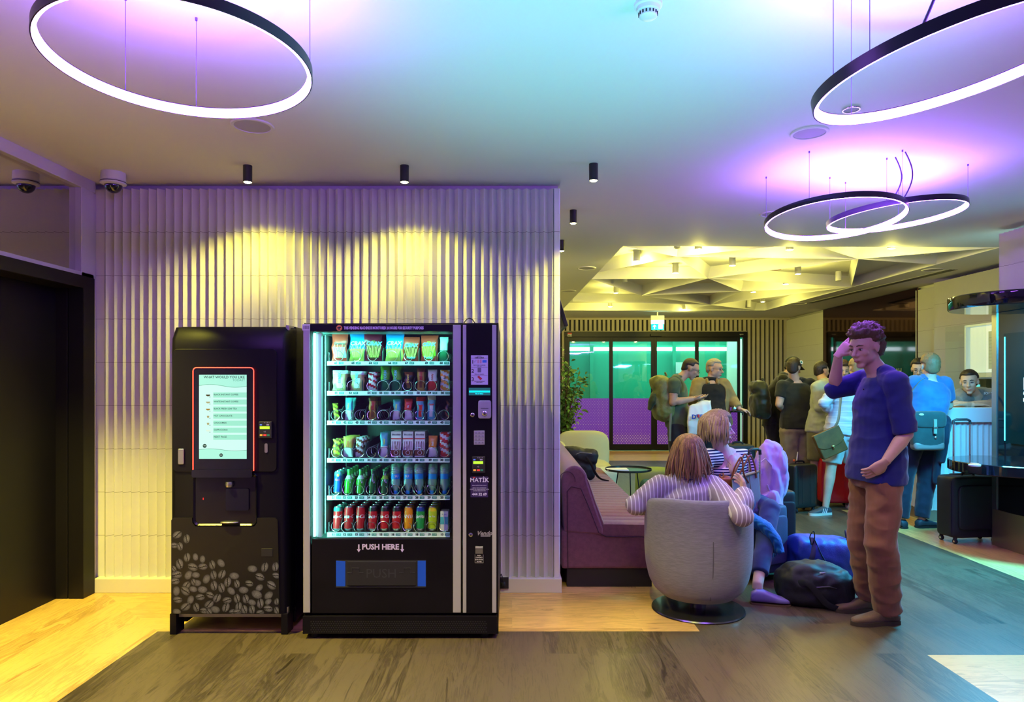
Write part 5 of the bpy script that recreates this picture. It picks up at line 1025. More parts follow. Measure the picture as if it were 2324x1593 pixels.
# ================================================================ luggage
def suitcase(name, label, x, y, w, h, d, rz, m, kind='hard', handle=.0, hw=.16, group='suitcases'):
    o = thing('suitcase', label, 'suitcase', (x, y, 0), rz, group, local=True); z0 = .055
    b = MB(); c = V((0,0,z0+h/2)); b.sq(c, (w/2, d/2, h/2), (.22,.16) if kind == 'hard' else (.3,.12), nu=48, nv=28)
    sh = b.build('shell', m, o, smooth=60)
    if kind == 'hard':
        for i in range(5):
            X = -w/2+w*(i+1)/6; g = MB()
            for s_ in (-1, 1): g.box((X-.004, s_*d/2-.004, z0+.05), (X+.004, s_*d/2+.004, z0+h-.06))
            if i in (0,1,3,4): g.build('rib', m, sh, bevel=.002, smooth=0)
        g = MB(); g.box((-.002,-d/2-.002,z0+.01),(.002,d/2+.002,z0+h+.001)) if False else g.tube([(w/2*.0,0,0),(0,0,.001)], .0001, 4)
        zp = MB(); pts = [V((sx*w/2*1.0, 0, 0)) for sx in (1,)]
        loop_ = [V((math.copysign(abs(math.cos(a))**.2, math.cos(a))*(w/2+.001), 0, z0+h/2+math.copysign(abs(math.sin(a))**.2, math.sin(a))*(h/2+.001))) for a in [2*PI*i/60 for i in range(60)]]
        zp.tube(loop_, .004, 6, loop=True); zp.build('zip', dark_rubber, sh)
    else:
        b = MB(); b.sq((0,-d/2-.0,z0+h*.5), (w*.40,.02,h*.36), (.3,.2), nu=32, nv=16); b.build('pocket', m, sh, smooth=60)
        zp = MB(); loop_ = [V((math.copysign(abs(math.cos(a))**.25, math.cos(a))*(w/2+.0), -d*.36, z0+h/2+math.copysign(abs(math.sin(a))**.18, math.sin(a))*(h/2-.002))) for a in [2*PI*i/60 for i in range(60)]]
        zp.tube(loop_, .004, 6, loop=True); zp.build('piping', dark_rubber, sh)
    g = MB(); g.tube([(-.06,0,z0+h-.002),(-.055,0,z0+h+.02),(-.03,0,z0+h+.028),(.03,0,z0+h+.028),(.055,0,z0+h+.02),(.06,0,z0+h-.002)], .007, 8, flat=1.6); g.build('carry_handle', dark_rubber, o)
    if handle:
        g = MB()
        for s_ in (-1, 1): g.tube([(s_*hw/2, d*.3, z0+h-.01), (s_*hw/2, d*.3, z0+h+handle)], .0075, 8)
        g.build('telescopic_tubes', chrome, o); g = MB(); g.tube([(-hw/2-.004,d*.3,z0+h+handle-.025),(-hw/2,d*.3,z0+h+handle+.008),(-hw/2+.03,d*.3,z0+h+handle+.02),(hw/2-.03,d*.3,z0+h+handle+.02),(hw/2,d*.3,z0+h+handle+.008),(hw/2+.004,d*.3,z0+h+handle-.025)], .012, 8); g.build('grip', black_plastic, o)
        g = MB(); g.sq((0,d*.3,z0+h-.002), (hw*.72,.03,.012), (.5,.5)); g.build('handle_housing', black_plastic, o)
    for sx in (-1, 1):
        for sy in (-1, 1):
            wx, wy = sx*(w/2-.045), sy*(d/2-.035); g = MB(); g.tube([(wx,wy,z0+.02),(wx,wy,.045)], .017, 10); g.lathe([(.0,-.012),(.021,-.012),(.024,-.006),(.024,.006),(.021,.012),(0,.012)], n=20); 
            k = len(g.v)-6*20; g.v = g.v[:k]+[V((wx+v.z+ .0, wy+v.x, .024+v.y)) for v in g.v[k:]]; wl = g.build('wheel', dark_rubber, o, smooth=50)
            g = MB(); g.lathe([(0,-.0135),(.010,-.0135),(.010,.0135),(0,.0135)], n=14); g.v = [V((wx+v.z, wy+v.x, .024+v.y)) for v in g.v]; g.build('hub', chrome, wl)
    return o
hb = mat('hard shell black', (.018,.024,.022), .28, coat=.3); hr = mat('hard shell red', (.45,.005,.015), .25, coat=.3); fb = mat('black ballistic nylon', (.007,.008,.011), .6, bump=(300,.15)); fblue = mat('slate blue nylon', (.06,.09,.16), .6, bump=(300,.3))
q0 = P(1820, 1100, 7.86); suitcase('suitcase','black hard-shell suitcase with silver wheels, left of the red one', q0.x, 7.92, .325, .50, .23, .30, hb)
q0 = P(1893, 1100, 8.25); suitcase('suitcase','shiny red hard-shell suitcase behind the bare legs', q0.x, 8.25, .40, .54, .26, -.05, hr)
q0 = P(2196, 1100, 6.42); suitcase('suitcase','large black soft suitcase with raised handle in front of the counter', q0.x, 6.42, .49, .565, .24, .12, fb, 'soft', .50, .17)
q0 = P(1676, 1030, 8.0); suitcase('suitcase','big black soft suitcase whose raised handle the man in the khaki jacket grips', P(1674,0,8.15).x, 8.15, .36, .70, .26, -.05, fb, 'soft', .37, .16)
q0 = P(1722, 1260, 5.02); suitcase('suitcase','slate blue suitcase carrying the felt tote, behind the seated women', P(1728,0,5.22).x, 5.22, .36, .50, .22, .5, fblue, 'soft', .40, .115)
suitcase('suitcase','black suitcase under the lilac hoodie', P(1762,0,5.60).x, 5.62, .22, .56, .30, .1, fb, 'soft', .33, .10)
tg = MB(); q0 = P(1808, 1045, 7.92); tg.tube([q0+V((0,0,-.03)), q0+V((.004,0,.03)), q0+V((.012,0,.1))], [.012,.016,.010], 6, flat=.3); tg.sq(q0+V((-.03,0,.0)), (.014,.01,.014), mi=1); tag(tg.build('luggage_tag', [white_plastic, mat('tag orange', (.8,.15,.03), .5)]), 'white paper luggage tag with orange blob on the black hard suitcase', 'luggage tag')
def strap(pts, w, m, parent=None, name='strap', label=None, cat=None, thick=.004, n=10):
    b = MB(); pts = [V(p) for p in pts]; fine = []
    for i in range(len(pts)-1):
        p0, p1, p2_, p3 = pts[max(i-1,0)], pts[i], pts[i+1], pts[min(i+2,len(pts)-1)]
        for k in range(n):
            t = k/n; fine.append(.5*((2*p1)+(p2_-p0)*t+(2*p0-5*p1+4*p2_-p3)*t*t+(3*p1-p0-3*p2_+p3)*t**3))
    fine.append(pts[-1]); b.tube(fine, w/2, 6, flat=thick/(w/2)) if False else b.tube(fine, thick, 6, flat=w/2/thick)
    o = b.build(name, m, parent)
    if label: tag(o, label, cat)
    return o
# duffel and backpack on the floor
duf = mat('cobalt nylon', (.015,.045,.30), .5, bump=(120,.2)); dufd = mat('navy nylon', (.01,.014,.06), .6)
c = P(1862, 1255, 5.15); c.z = .0; do = thing('duffel_bag', 'cobalt blue duffel bag with black straps on the floor behind the backpack', 'duffel bag', c)
b = MB(); b.sq(c+V((0,0,.165)), (.24,.16,.165), (.5,.55), nu=32, nv=16, M=Matrix.Rotation(-.12,3,'Z')); b.sq(c+V((-.17,-.02,.21)), (.07,.13,.13), (.6,.6)); b.sq(c+V((.19,.0,.15)), (.07,.14,.14), (.6,.6)); b.sq(c+V((.0,0,.25)), (.2,.12,.07), (.8,.8)); soft(b, 'body', duf, do, .012, 3, (.014, 9, 1))
strap([c+V((-.20,-.12,.05)), c+V((-.13,-.16,.22)), c+V((-.10,-.10,.34)), c+V((-.05,-.17,.20)), c+V((.05,-.20,.05))], .035, dufd, do); strap([c+V((.10,-.17,.08)), c+V((.15,-.12,.25)), c+V((.17,-.06,.38)), c+V((.19,-.02,.33)), c+V((.22,-.10,.12))], .022, black_plastic, do)
strap([c+V((-.13,-.14,.30)), c+V((-.145,-.15,.36)), c+V((-.12,-.15,.40)), c+V((-.11,-.15,.36)), c+V((-.12,-.14,.30))], .008, black_metal, do, 'carabiner'); b = MB(); b.tube([c+V((.20,-.15,.22)), c+V((.24,-.14,.2)), c+V((.24,-.15,.13))], .004, 6); b.build('white_zip', white_plastic, do)
c = P(1848, 1345, 4.62); c.z = 0; bk = thing('backpack', 'large black backpack lying on the floor by the standing man', 'backpack', c)
b = MB(); b.sq(c+V((0,0,.12)), (.23,.16,.12), (.55,.5), nu=32, nv=16, M=Matrix.Rotation(-.25,3,'Z')); b.sq(c+V((-.02,.0,.20)), (.17,.12,.075), (.6,.6)); b.sq(c+V((.10,-.08,.09)), (.11,.09,.085), (.6,.6)); b.sq(c+V((-.14,.03,.12)), (.1,.12,.1), (.6,.6)); soft(b, 'body', fb, bk, .011, 3, (.015, 10, 3))
for pts in ([(-.18,-.02,.235),(-.05,-.11,.245),(.10,-.08,.23),(.17,-.02,.2)], [(-.10,-.165,.15),(.02,-.18,.16),(.14,-.16,.13)]):
    b = MB(); b.tube([c+V(p) for p in pts], .004, 6); b.build('zip', mat('zip grey', (.06,.06,.065), .4), bk)
strap([c+V((-.2,-.05,.1)), c+V((-.12,-.16,.18)), c+V((0,-.19,.05)), c+V((.12,-.2,.01))], .04, fb, bk); strap([c+V((.1,-.17,.10)), c+V((.19,-.15,.05)), c+V((.2,-.1,.01))], .03, mat('webbing', (.03,.03,.04), .6), bk)
b = MB(); b.box(c+V((-.02,-.128,.232)), c+V((.03,-.124,.24))); b.build('logo_patch', white_plastic, bk, smooth=0)
# backpack on the sofa
c = P(1318, 1040, 7.2); c.z = .47; sb_ = thing('backpack', 'black backpack standing on the mauve sofa', 'backpack', c)
b = MB(); b.sq(c+V((0,0,.15)), (.15,.13,.16), (.5,.5), nu=32); b.sq(c+V((-.03,-.03,.27)), (.17,.12,.07), (.7,.7), M=Matrix.Rotation(.2,3,'Y')); b.sq(c+V((.08,-.06,.25)), (.09,.09,.08), (.7,.7)); soft(b, 'body', fb, sb_, .011, 3, (.012, 11, 5))
strap([c+V((.02,-.13,.27)), c+V((.08,-.18,.2)), c+V((.14,-.15,.08)), c+V((.2,-.1,.02)), c+V((.28,-.12,.0))], .03, dark_rubber, sb_)
b = MB(); b.tube([c+V((-.14,-.13,.25)), c+V((-.02,-.16,.30)), c+V((.1,-.15,.29))], .004, 6); b.build('zip', mat('zip silver', (.4,.4,.4), .3,.8), sb_)
# ================================================================ people
def L(a, b, t): return V(a).lerp(V(b), t)
def ell(mb, c, a, b_, sx, sy, n=20, e=1.):
    return [c+sx*a*math.copysign(abs(math.cos(t))**e, math.cos(t))+sy*b_*math.copysign(abs(math.sin(t))**e, math.sin(t)) for t in [2*PI*i/n for i in range(n)]]
TOR = [(-.16,.120,.095),(-.08,.155,.115),(.03,.172,.122),(.2,.162,.118),(.42,.146,.108),(.62,.156,.116),(.82,.172,.116),(.95,.165,.098),(1.02,.13,.08),(1.08,.085,.066)]
def torso_rings(J, t0, t1, inf=0., W=1., belly=0., flare=0., tunic=False):
    hs = (J['hipR']-J['hipL']).normalized(); ss = (J['shR']-J['shL']).normalized(); pel = (J['hipR']+J['hipL'])/2+V((0,0,.04)); top = (J['shR']+J['shL'])/2+V((0,0,-.01)); ax = top-pel
    bend = J.get('bend', V((0,0,0))); rings = []; N = 16
    for k in range(N+1):
        t = t0+(t1-t0)*k/N; i = 0
        while i < len(TOR)-2 and TOR[i+1][0] < t: i += 1
        f_ = min(1, max(0, (t-TOR[i][0])/(TOR[i+1][0]-TOR[i][0]))); a = TOR[i][1]*(1-f_)+TOR[i+1][1]*f_; b_ = TOR[i][2]*(1-f_)+TOR[i+1][2]*f_
        if tunic and t < .5: w_ = min(1, (.5-t)/.4); a = a*(1-w_)+max(a,.174)*w_; b_ = b_*(1-w_)+max(b_,.128)*w_
        f2 = min(1, max(0, t)); sx = (hs*(1-f2)+ss*f2).normalized(); up = ax.normalized(); sy = up.cross(sx).normalized(); sx = sy.cross(up).normalized()
        bl = belly*math.exp(-((t-.35)/.25)**2); c = pel+ax*t+sy*bl*.5+bend*math.sin(PI*min(1, max(0,t)))
        fl_ = flare*max(0, .3-t)
        rings.append(ell(None, c, (a+inf+fl_)*W, (b_+inf+bl*.5+fl_)*W, sx, sy, 22, .88))
    return rings
def limb(mb, pts, rs, n=14): mb.tube(pts, rs, n); [mb.sq(p, (r*1.0,)*3, nu=12, nv=8) for p, r in zip(pts[1:-1:2], rs[1:-1:2])]
def hand(w, d, nrm, thumb, s=1., curl=.5, spread=.08, vox=.0035, fing=True):
    """palm and five fingers from the wrist w along d; nrm is the palm's normal, thumb = +1/-1 side"""
    d = V(d).normalized(); nrm = V(nrm); nrm = (nrm-d*nrm.dot(d)).normalized(); sd = d.cross(nrm)*thumb; q = MB()
    rings = []
    for t, a, b_ in ((-.02,.026,.019),(.01,.028,.018),(.04,.038,.016),(.075,.041,.015),(.09,.038,.012)): rings.append(ell(None, w+d*t*s, a*s, b_*s, sd, nrm, 16, .8))
    q.loft(rings)
    for k, (off, ln) in enumerate(((.030,.068),(.011,.076),(-.010,.071),(-.029,.056))):
        p = w+d*.082*s+sd*off*s; a = curl*(.55+.12*k); dd = (d+sd*spread*(off/.03)).normalized(); pts = [p-dd*.015*s, p]
        for seg in (.45,.32,.25):
            dd = (dd*math.cos(a)+nrm*math.sin(a)).normalized(); nn = nrm; p = p+dd*ln*seg*s; pts.append(p); a = curl*(.8); nrm2 = nrm
            dd = dd
            # keep bending in the same plane
            perp = (nrm-dd*nrm.dot(dd)).normalized() if abs(nrm.dot(dd)) < .99 else -d; nrm_k = perp; dd = (dd*math.cos(a*.55)+perp*math.sin(a*.55)).normalized(); a = 0
        q.tube(pts, [.010*s,.0095*s,.009*s,.0083*s,.007*s], 10); q.sq(pts[-1], (.0068*s,)*3, nu=8, nv=6)
    p = w+d*.025*s+sd*.026*s; td = (d*.7+sd*.75+nrm*.3).normalized(); pts = [p-td*.01*s, p, p+td*.032*s]; td = (d*.95+sd*.2+nrm*.35).normalized(); pts += [pts[-1]+td*.026*s]; pts += [pts[-1]+td*.018*s]
    q.tube(pts, [.014*s,.014*s,.0115*s,.010*s,.008*s], 10); q.sq(pts[-1], (.0078*s,)*3, nu=8, nv=6)
    return remesh_mesh(q, vox*s, 2)
def head_shapes(mb, c, M, s, nose=1., heavy=0., neckb=None):
    T = lambda x, y, z: c+M @ V((x*s, y*s, z*s))
    S3 = lambda p, r, e=(1,1): mb.sq(T(*p), tuple(k*s for k in r), e, M=M, nu=20, nv=14)
    S3((0,-.012,.036), (.074,.094,.083)); S3((0,.022,.028), (.066,.070,.062)); S3((0,.030,-.030), (.055+heavy*.3,.058,.068)); S3((0,.012,-.050), (.058+heavy*.4,.055,.050)); S3((0,.058,-.094), (.026,.022,.020))
    mb.tube([T(0,.082,.022), T(0,.098,-.004), T(0,.112*1.0+.004*nose,-.026), T(0,.092,-.036)], [.008*s,.010*s,.0125*s*nose,.008*s], 8); S3((.012,.094,-.030), (.008,.009,.007)); S3((-.012,.094,-.030), (.008,.009,.007))
    S3((0,.077,.032), (.048,.016,.009)); S3((.036,.060,-.018), (.022,.026,.022)); S3((-.036,.060,-.018), (.022,.026,.022))
    S3((0,.083,-.0585), (.023,.011,.0065)); S3((0,.081,-.069), (.019,.011,.0065)); S3((0,.066,-.05), (.034,.022,.022))
    for k in (-1, 1): S3((k*.074,-.006,-.002), (.008,.017,.028)); S3((k*.078,-.014,.006), (.006,.011,.018))
SK = {}
def skin(col): 
    k = 'skin %.2f %.2f' % (col[0], col[1]); return mat(k, col, .5, bump=(90,.08), var=(14,.07), spec=.35)
def person(label, J, skincol=(.55,.33,.24), hs=1., face=(0,1,0), tiltup=0, W=1., belly=0, vox=.0075, hands=(), pants=None, shirt=None, hair=None, shoes=None, specs=False, legs=True, arm_s=1., beard=None, roll=0., nose=1., sleeve_r=0., heavy=0.):
    J = {k: V(v) for k, v in J.items()}; root_xy = (J['hipL']+J['hipR'])/2; lowest = min(J[k].z for k in J if k[:2] in ('an','hi')); base = V((root_xy.x, root_xy.y, 0))
    o = thing('person', label, 'person', base); M = frame_of(V(face)); 
    if roll: M = M @ Matrix.Rotation(roll, 3, 'Y')
    sm = skin(skincol); q = MB()
    q.loft(torso_rings(J, -.12, 1.06, 0, W, belly*.8)); nb = (J['shR']+J['shL'])/2; hc = J['head']; jaw = hc+M @ V((0,-.02,-.06))*hs
    nbase = nb+V((0,0,.02)); q.tube([nbase-V((0,0,.05)), L(nbase,jaw,.35), L(nbase,jaw,.8), jaw+V((0,0,.03))], [.085*W,.062,.054,.053], 14); q.tube([L(nb,J['shL'],.85)+V((0,0,.012)), L(nb,J['shL'],.4)+V((0,0,.038)), L(nbase,jaw,.22), L(nb,J['shR'],.4)+V((0,0,.038)), L(nb,J['shR'],.85)+V((0,0,.012))], [.030,.040,.050,.040,.030], 12); head_shapes(q, hc, M, hs, nose, heavy)
    for s_ in 'LR':
        sh, el, wr = J['sh'+s_], J['el'+s_], J['wr'+s_]; mid = L(sh, el, .45)
        q.tube([L(nb, sh, .55), sh, mid, el, L(el, wr, .28), L(el, wr, .7), wr], [.060,.060]+[r*arm_s for r in (.050,.041,.042,.032,.026)], 14); q.sq(sh, (.060,)*3); q.sq(el, (.041*arm_s,)*3)
        if legs:
            h_, k_, a_ = J['hip'+s_], J['kn'+s_], J['an'+s_]
            q.tube([h_+V((0,0,.04)), h_, L(h_, k_, .4), k_, L(k_, a_, .28), L(k_, a_, .7), a_, a_-V((0,0,.03))], [.085*W,.090*W,.078,.056,.058,.042,.036,.036], 14); q.sq(k_, (.056,)*3)
    me = remesh_mesh(q, vox, 3, .4)
    for hd in hands: _join(me, hd)
    me.materials.append(sm)
    for p in me.polygons: p.material_index = 0
    me.polygons.foreach_set('use_smooth', [True]*len(me.polygons)); me.transform(Matrix.Translation(-base)); b = bpy.data.objects.new('body', me); COL.objects.link(b); b.parent = o; ORG[b.name] = base; ORG[o.name] = base
    T = lambda x, y, z: hc+M @ V((x*hs, y*hs, z*hs))
    # eyes, brows, mouth
    ew = mat('eye white', (.6,.55,.5), .2); ei = mat('iris dark', (.02,.012,.01), .1); lipm = mat('lips %.2f' % skincol[0], (skincol[0]*.75, skincol[1]*.45, skincol[2]*.45), .4)
    for k in (-1, 1):
        e = MB(); e.sq(T(k*.029,.0795,.004), (.0115*hs,.009*hs,.0052*hs), M=M, nu=14, nv=10); e.sq(T(k*.029,.0865,.004), (.0048*hs,.003*hs,.0048*hs), M=M, nu=12, nv=8, mi=1); e.tube([T(k*.017,.085,.008), T(k*.029,.0895,.0115), T(k*.042,.082,.008)], .0022*hs, 6, 2); e.build('eye', [ew, ei, mat('lash dark', (.03,.015,.01), .6)], b)
    hm = hair['m'] if hair else mat('brow brown', (.05,.03,.02), .8)
    e = MB()
    for k in (-1, 1): e.tube([T(k*.012,.0915,.026), T(k*.028,.0925,.032), T(k*.047,.078,.027)], [.0028*hs,.0036*hs,.0015*hs], 6)
    e.build('eyebrows', hm, b)
    e = MB(); e.tube([T(-.021,.0875,-.064), T(-.009,.0945,-.0615), T(0,.0945,-.063), T(.009,.0945,-.0615), T(.021,.0875,-.064)], [.001,.0045*hs,.004*hs,.0045*hs,.001], 8); e.tube([T(-.016,.088,-.067), T(0,.093,-.0695), T(.016,.088,-.067)], [.001,.005*hs,.001], 8); e.build('lips', lipm, b)
    if beard:
        e = MB(); e.sq(T(0,.026,-.060), (.0605*hs,.070*hs,.050*hs), M=M, nu=28, nv=18); me = e.mesh('beard', beard, 180); ob = bpy.data.objects.new('beard', me); me.transform(Matrix.Translation(-base)); COL.objects.link(ob); ob.parent = o
    if specs:
        e = MB()
        for k in (-1, 1):
            e.tube([T(k*.032+.021*math.cos(a), .104, .002+.015*math.sin(a)) for a in [2*PI*i/16 for i in range(16)]], .0013*hs, 5, loop=True); e.tube([T(k*.053,.104,.006), T(k*.078,.07,.008), T(k*.082,.0,.010)], .0013*hs, 5)
        e.tube([T(-.011,.104,.006), T(0,.107,.008), T(.011,.104,.006)], .0013*hs, 5); tag(e.build('eyeglasses', black_metal, o))
    if hair: build_hair(o, hc, M, hs, hair, base)
    if shirt: garment(o, J, base, W, belly, **shirt)
    if pants: trousers(o, J, base, W, belly, **pants)
    if shoes:
        for s_ in 'LR':
            if shoes.get('only') and s_ not in shoes['only']: continue
            d = V(shoes['dir'+s_] if 'dir'+s_ in shoes else shoes['dir']).normalized(); an = J['an'+s_]; shoe(o, an, d, shoes, base)
    return o, b, M, T
def shoe(o, an, d, sp, base):
    z0 = an.z-.085 if an.z > .12 else 0.0; z0 = max(0, z0); ln = sp.get('len', .27); side = V((d.y, -d.x, 0)); q = MB(); rings = []; up = V((0,0,1))
    for t, w_, h_ in ((-.06,.022,.03),(-.055,.034,.06),(-.02,.038,.085),(.03,.040,.082),(.08,.043,.062),(.13,.046,.046),(.17,.042,.038),(.20,.030,.030),(.212,.012,.018)):
        t *= ln/.27; c = V((an.x, an.y, z0))+d*t; rings.append([c+side*w_*math.copysign(abs(math.cos(a))**.7, math.cos(a))+up*(h_*.5+.014+h_*.5*math.copysign(abs(math.sin(a))**.75, math.sin(a))) for a in [2*PI*i/20 for i in range(20)]])
    q.loft(rings); u = q.build('shoe', sp['m'], o, smooth=60); s = MB(); out = []
    for t, w_ in ((-.066,.012),(-.055,.036),(-.02,.043),(.05,.042),(.12,.050),(.17,.047),(.205,.032),(.219,.008)): out.append((t*ln/.27, w_))
    pl = [(t, w_) for t, w_ in out]+[(t, -w_) for t, w_ in reversed(out)]; th = sp.get('sole', .02); c = V((an.x, an.y, z0)); s.add([c+d*t+side*w_ for t, w_ in pl]+[c+d*t+side*w_+up*th for t, w_ in pl], [tuple(range(len(pl)-1,-1,-1)), tuple(range(len(pl),2*len(pl)))]+[(i,(i+1)%len(pl),len(pl)+(i+1)%len(pl),len(pl)+i) for i in range(len(pl))]); s.build('sole', sp.get('sm', dark_rubber), u, smooth=40)
    if sp.get('stripes'):
        for k in range(3):
            q = MB(); t = .03+k*.024
            for sgn in (-1, 1): q.tube([c+d*t+side*sgn*.0445+up*.024, c+d*(t-.02)+side*sgn*.036+up*.075], .005, 6)
            q.build('side_stripe', white_plastic, u)
    if sp.get('laces'):
        q = MB()
        for k in range(3): t = .045+.02*k; q.tube([c+d*t+side*.022+up*(.088-.012*k), c+d*(t+.004)+up*(.096-.013*k), c+d*t-side*.022+up*(.088-.012*k)], .0028, 6)
        q.build('laces', dark_rubber, u)
def surf(q, vox, it, m, name, o, base, wr=None, cut=None):
    me = remesh_mesh(q, vox, it, .45)
    if wr: wrinkle(me, *wr)
    me.materials.append(m)
    for p in me.polygons: p.material_index = 0
    me.polygons.foreach_set('use_smooth', [True]*len(me.polygons)); me.transform(Matrix.Translation(-base)); ob = bpy.data.objects.new(name, me); COL.objects.link(ob); ob.parent = o; ORG[ob.name] = base; return ob
def garment(o, J, base, W, belly, m, name='shirt', hem=-.02, top=1.05, inf=.013, sleeve=.5, cuff=.062, seed=1, amp=.006, vox=.009, collar=None, flare=0., extra=None, sl_r=None, zs=(7,7,12), it=2):
    q = MB(); q.loft(torso_rings(J, hem, top, inf, W, belly, flare, True)); nb = (J['shR']+J['shL'])/2
    for s_ in 'LR':
        sl = sleeve[s_] if isinstance(sleeve, dict) else sleeve
        sh, el, wr = J['sh'+s_], J['el'+s_], J['wr'+s_]; r0 = sl_r or (.073, .062, cuff)
        q.tube([L(nb, sh, .35)-V((0,0,.01)), L(nb, sh, .8), sh+V((0,0,-.004))], [.07,.074,r0[0]], 14); q.sq(sh, (r0[0],)*3)
        if sl <= 1: q.tube([sh, L(sh, el, sl*.5), L(sh, el, sl)], [r0[0], (r0[0]+r0[1])/2, r0[1]], 16)
        else:
            f_ = sl-1; q.tube([sh, L(sh, el, .5), el, L(el, wr, f_*.5), L(el, wr, f_)], [r0[0], (r0[0]+r0[1])/2-.002, r0[1]-.006, (r0[1]+cuff)/2-.006, cuff-.006], 16); q.sq(el, (r0[1]-.006,)*3)
    tz = V((0,0,1)); q.tube([L(nb,J['shL'],.9)+tz*.022, L(nb,J['shL'],.42)+tz*.045, nb+tz*.052, L(nb,J['shR'],.42)+tz*.045, L(nb,J['shR'],.9)+tz*.022], [.038,.052,.055,.052,.038], 12) if top > 1.0 else None; q.sq(L(nb+tz*.058, J['head'], .10), (.073,.068,.030), nu=20) if top > 1.0 else None
    if extra: extra(q)
    g = surf(q, vox, it, m, name, o, base, (amp, zs, seed))
    return g
def trousers(o, J, base, W, belly, m, name='trousers', ln=1., r=(.108,.094,.076,.070), seed=2, amp=.007, vox=.009, waist=.16, zs=(8,8,9), it=2):
    q = MB(); q.loft(torso_rings(J, -.14, waist, .010, W, belly*.6))
    for s_ in 'LR':
        h_, k_, a_ = J['hip'+s_], J['kn'+s_], J['an'+s_]
        if ln <= .5: q.tube([h_+V((0,0,.05)), h_, L(h_, k_, ln), L(h_, k_, ln*2)], [r[0]*W*.95, r[0]*W, r[1], r[2]], 18)
        else: q.tube([h_+V((0,0,.05)), h_, L(h_, k_, .5), k_, L(k_, a_, .5), L(k_, a_, ln)], [r[0]*W*.95, r[0]*W, (r[0]+r[1])/2-.004, r[1]-.008, r[2], r[3]], 18); q.sq(k_, (r[1]-.008,)*3)
    return surf(q, vox, it, m, name, o, base, (amp, zs, seed))
def build_hair(o, hc, M, hs, hair, base):
    kind = hair['k']; m = hair['m']; q = MB(); th = hair.get('t', .014); line = hair.get('line', .0)
    def fn(p):
        d = p.normalized(); fx, fy, fz = d.x, d.y, d.z
        # face and neck openings: the shell dips under the skin there
        front = max(0, fy); open_ = max(0, min(1, (front-.15)*3.0))*max(0, min(1, (.62+line-fz)*4)); low = max(0, min(1, (-.22-hair.get('low',0)-.32*max(0,-fy)-fz+.35*max(0,fy))*3.5)); side = max(0, min(1, (abs(fx)-.80)*5))*max(0, min(1, (.10-fz)*4))*(0 if hair.get('cover') else 1)
        k = min(1, open_+low+side); r = Vector3(d); r.z *= 1+.85*max(0, min(1, (.1-fy)*1.5))*max(0, min(1, -fz*2.2)) if kind != 'none' else 1; n_ = noise.noise(V((d.x*9+hair.get('s',0), d.y*9, d.z*(5 if kind != 'curly' else 9))))
        bump = n_*hair.get('n', .004)+(.005*noise.noise(d*22) if kind == 'curly' else .0015*noise.noise(V((d.x*40, d.y*14, d.z*14))))
        return r*(1+0)+d*((th*(.75+.6*max(0,fz)))*(1-k)+bump*(1-k)-.018*k)
    def Vector3(d): return V((d.x*.0755, d.y*.0955, d.z*.0845))
    q.sq((0,0,0), (1,1,1), nu=64, nv=40, fn=fn); q.v = [hc+M @ ((v+V((0,-.012,.036)))*hs) for v in q.v]
    q.build('hair', m, o, smooth=180)
    return
print('people helpers ok')
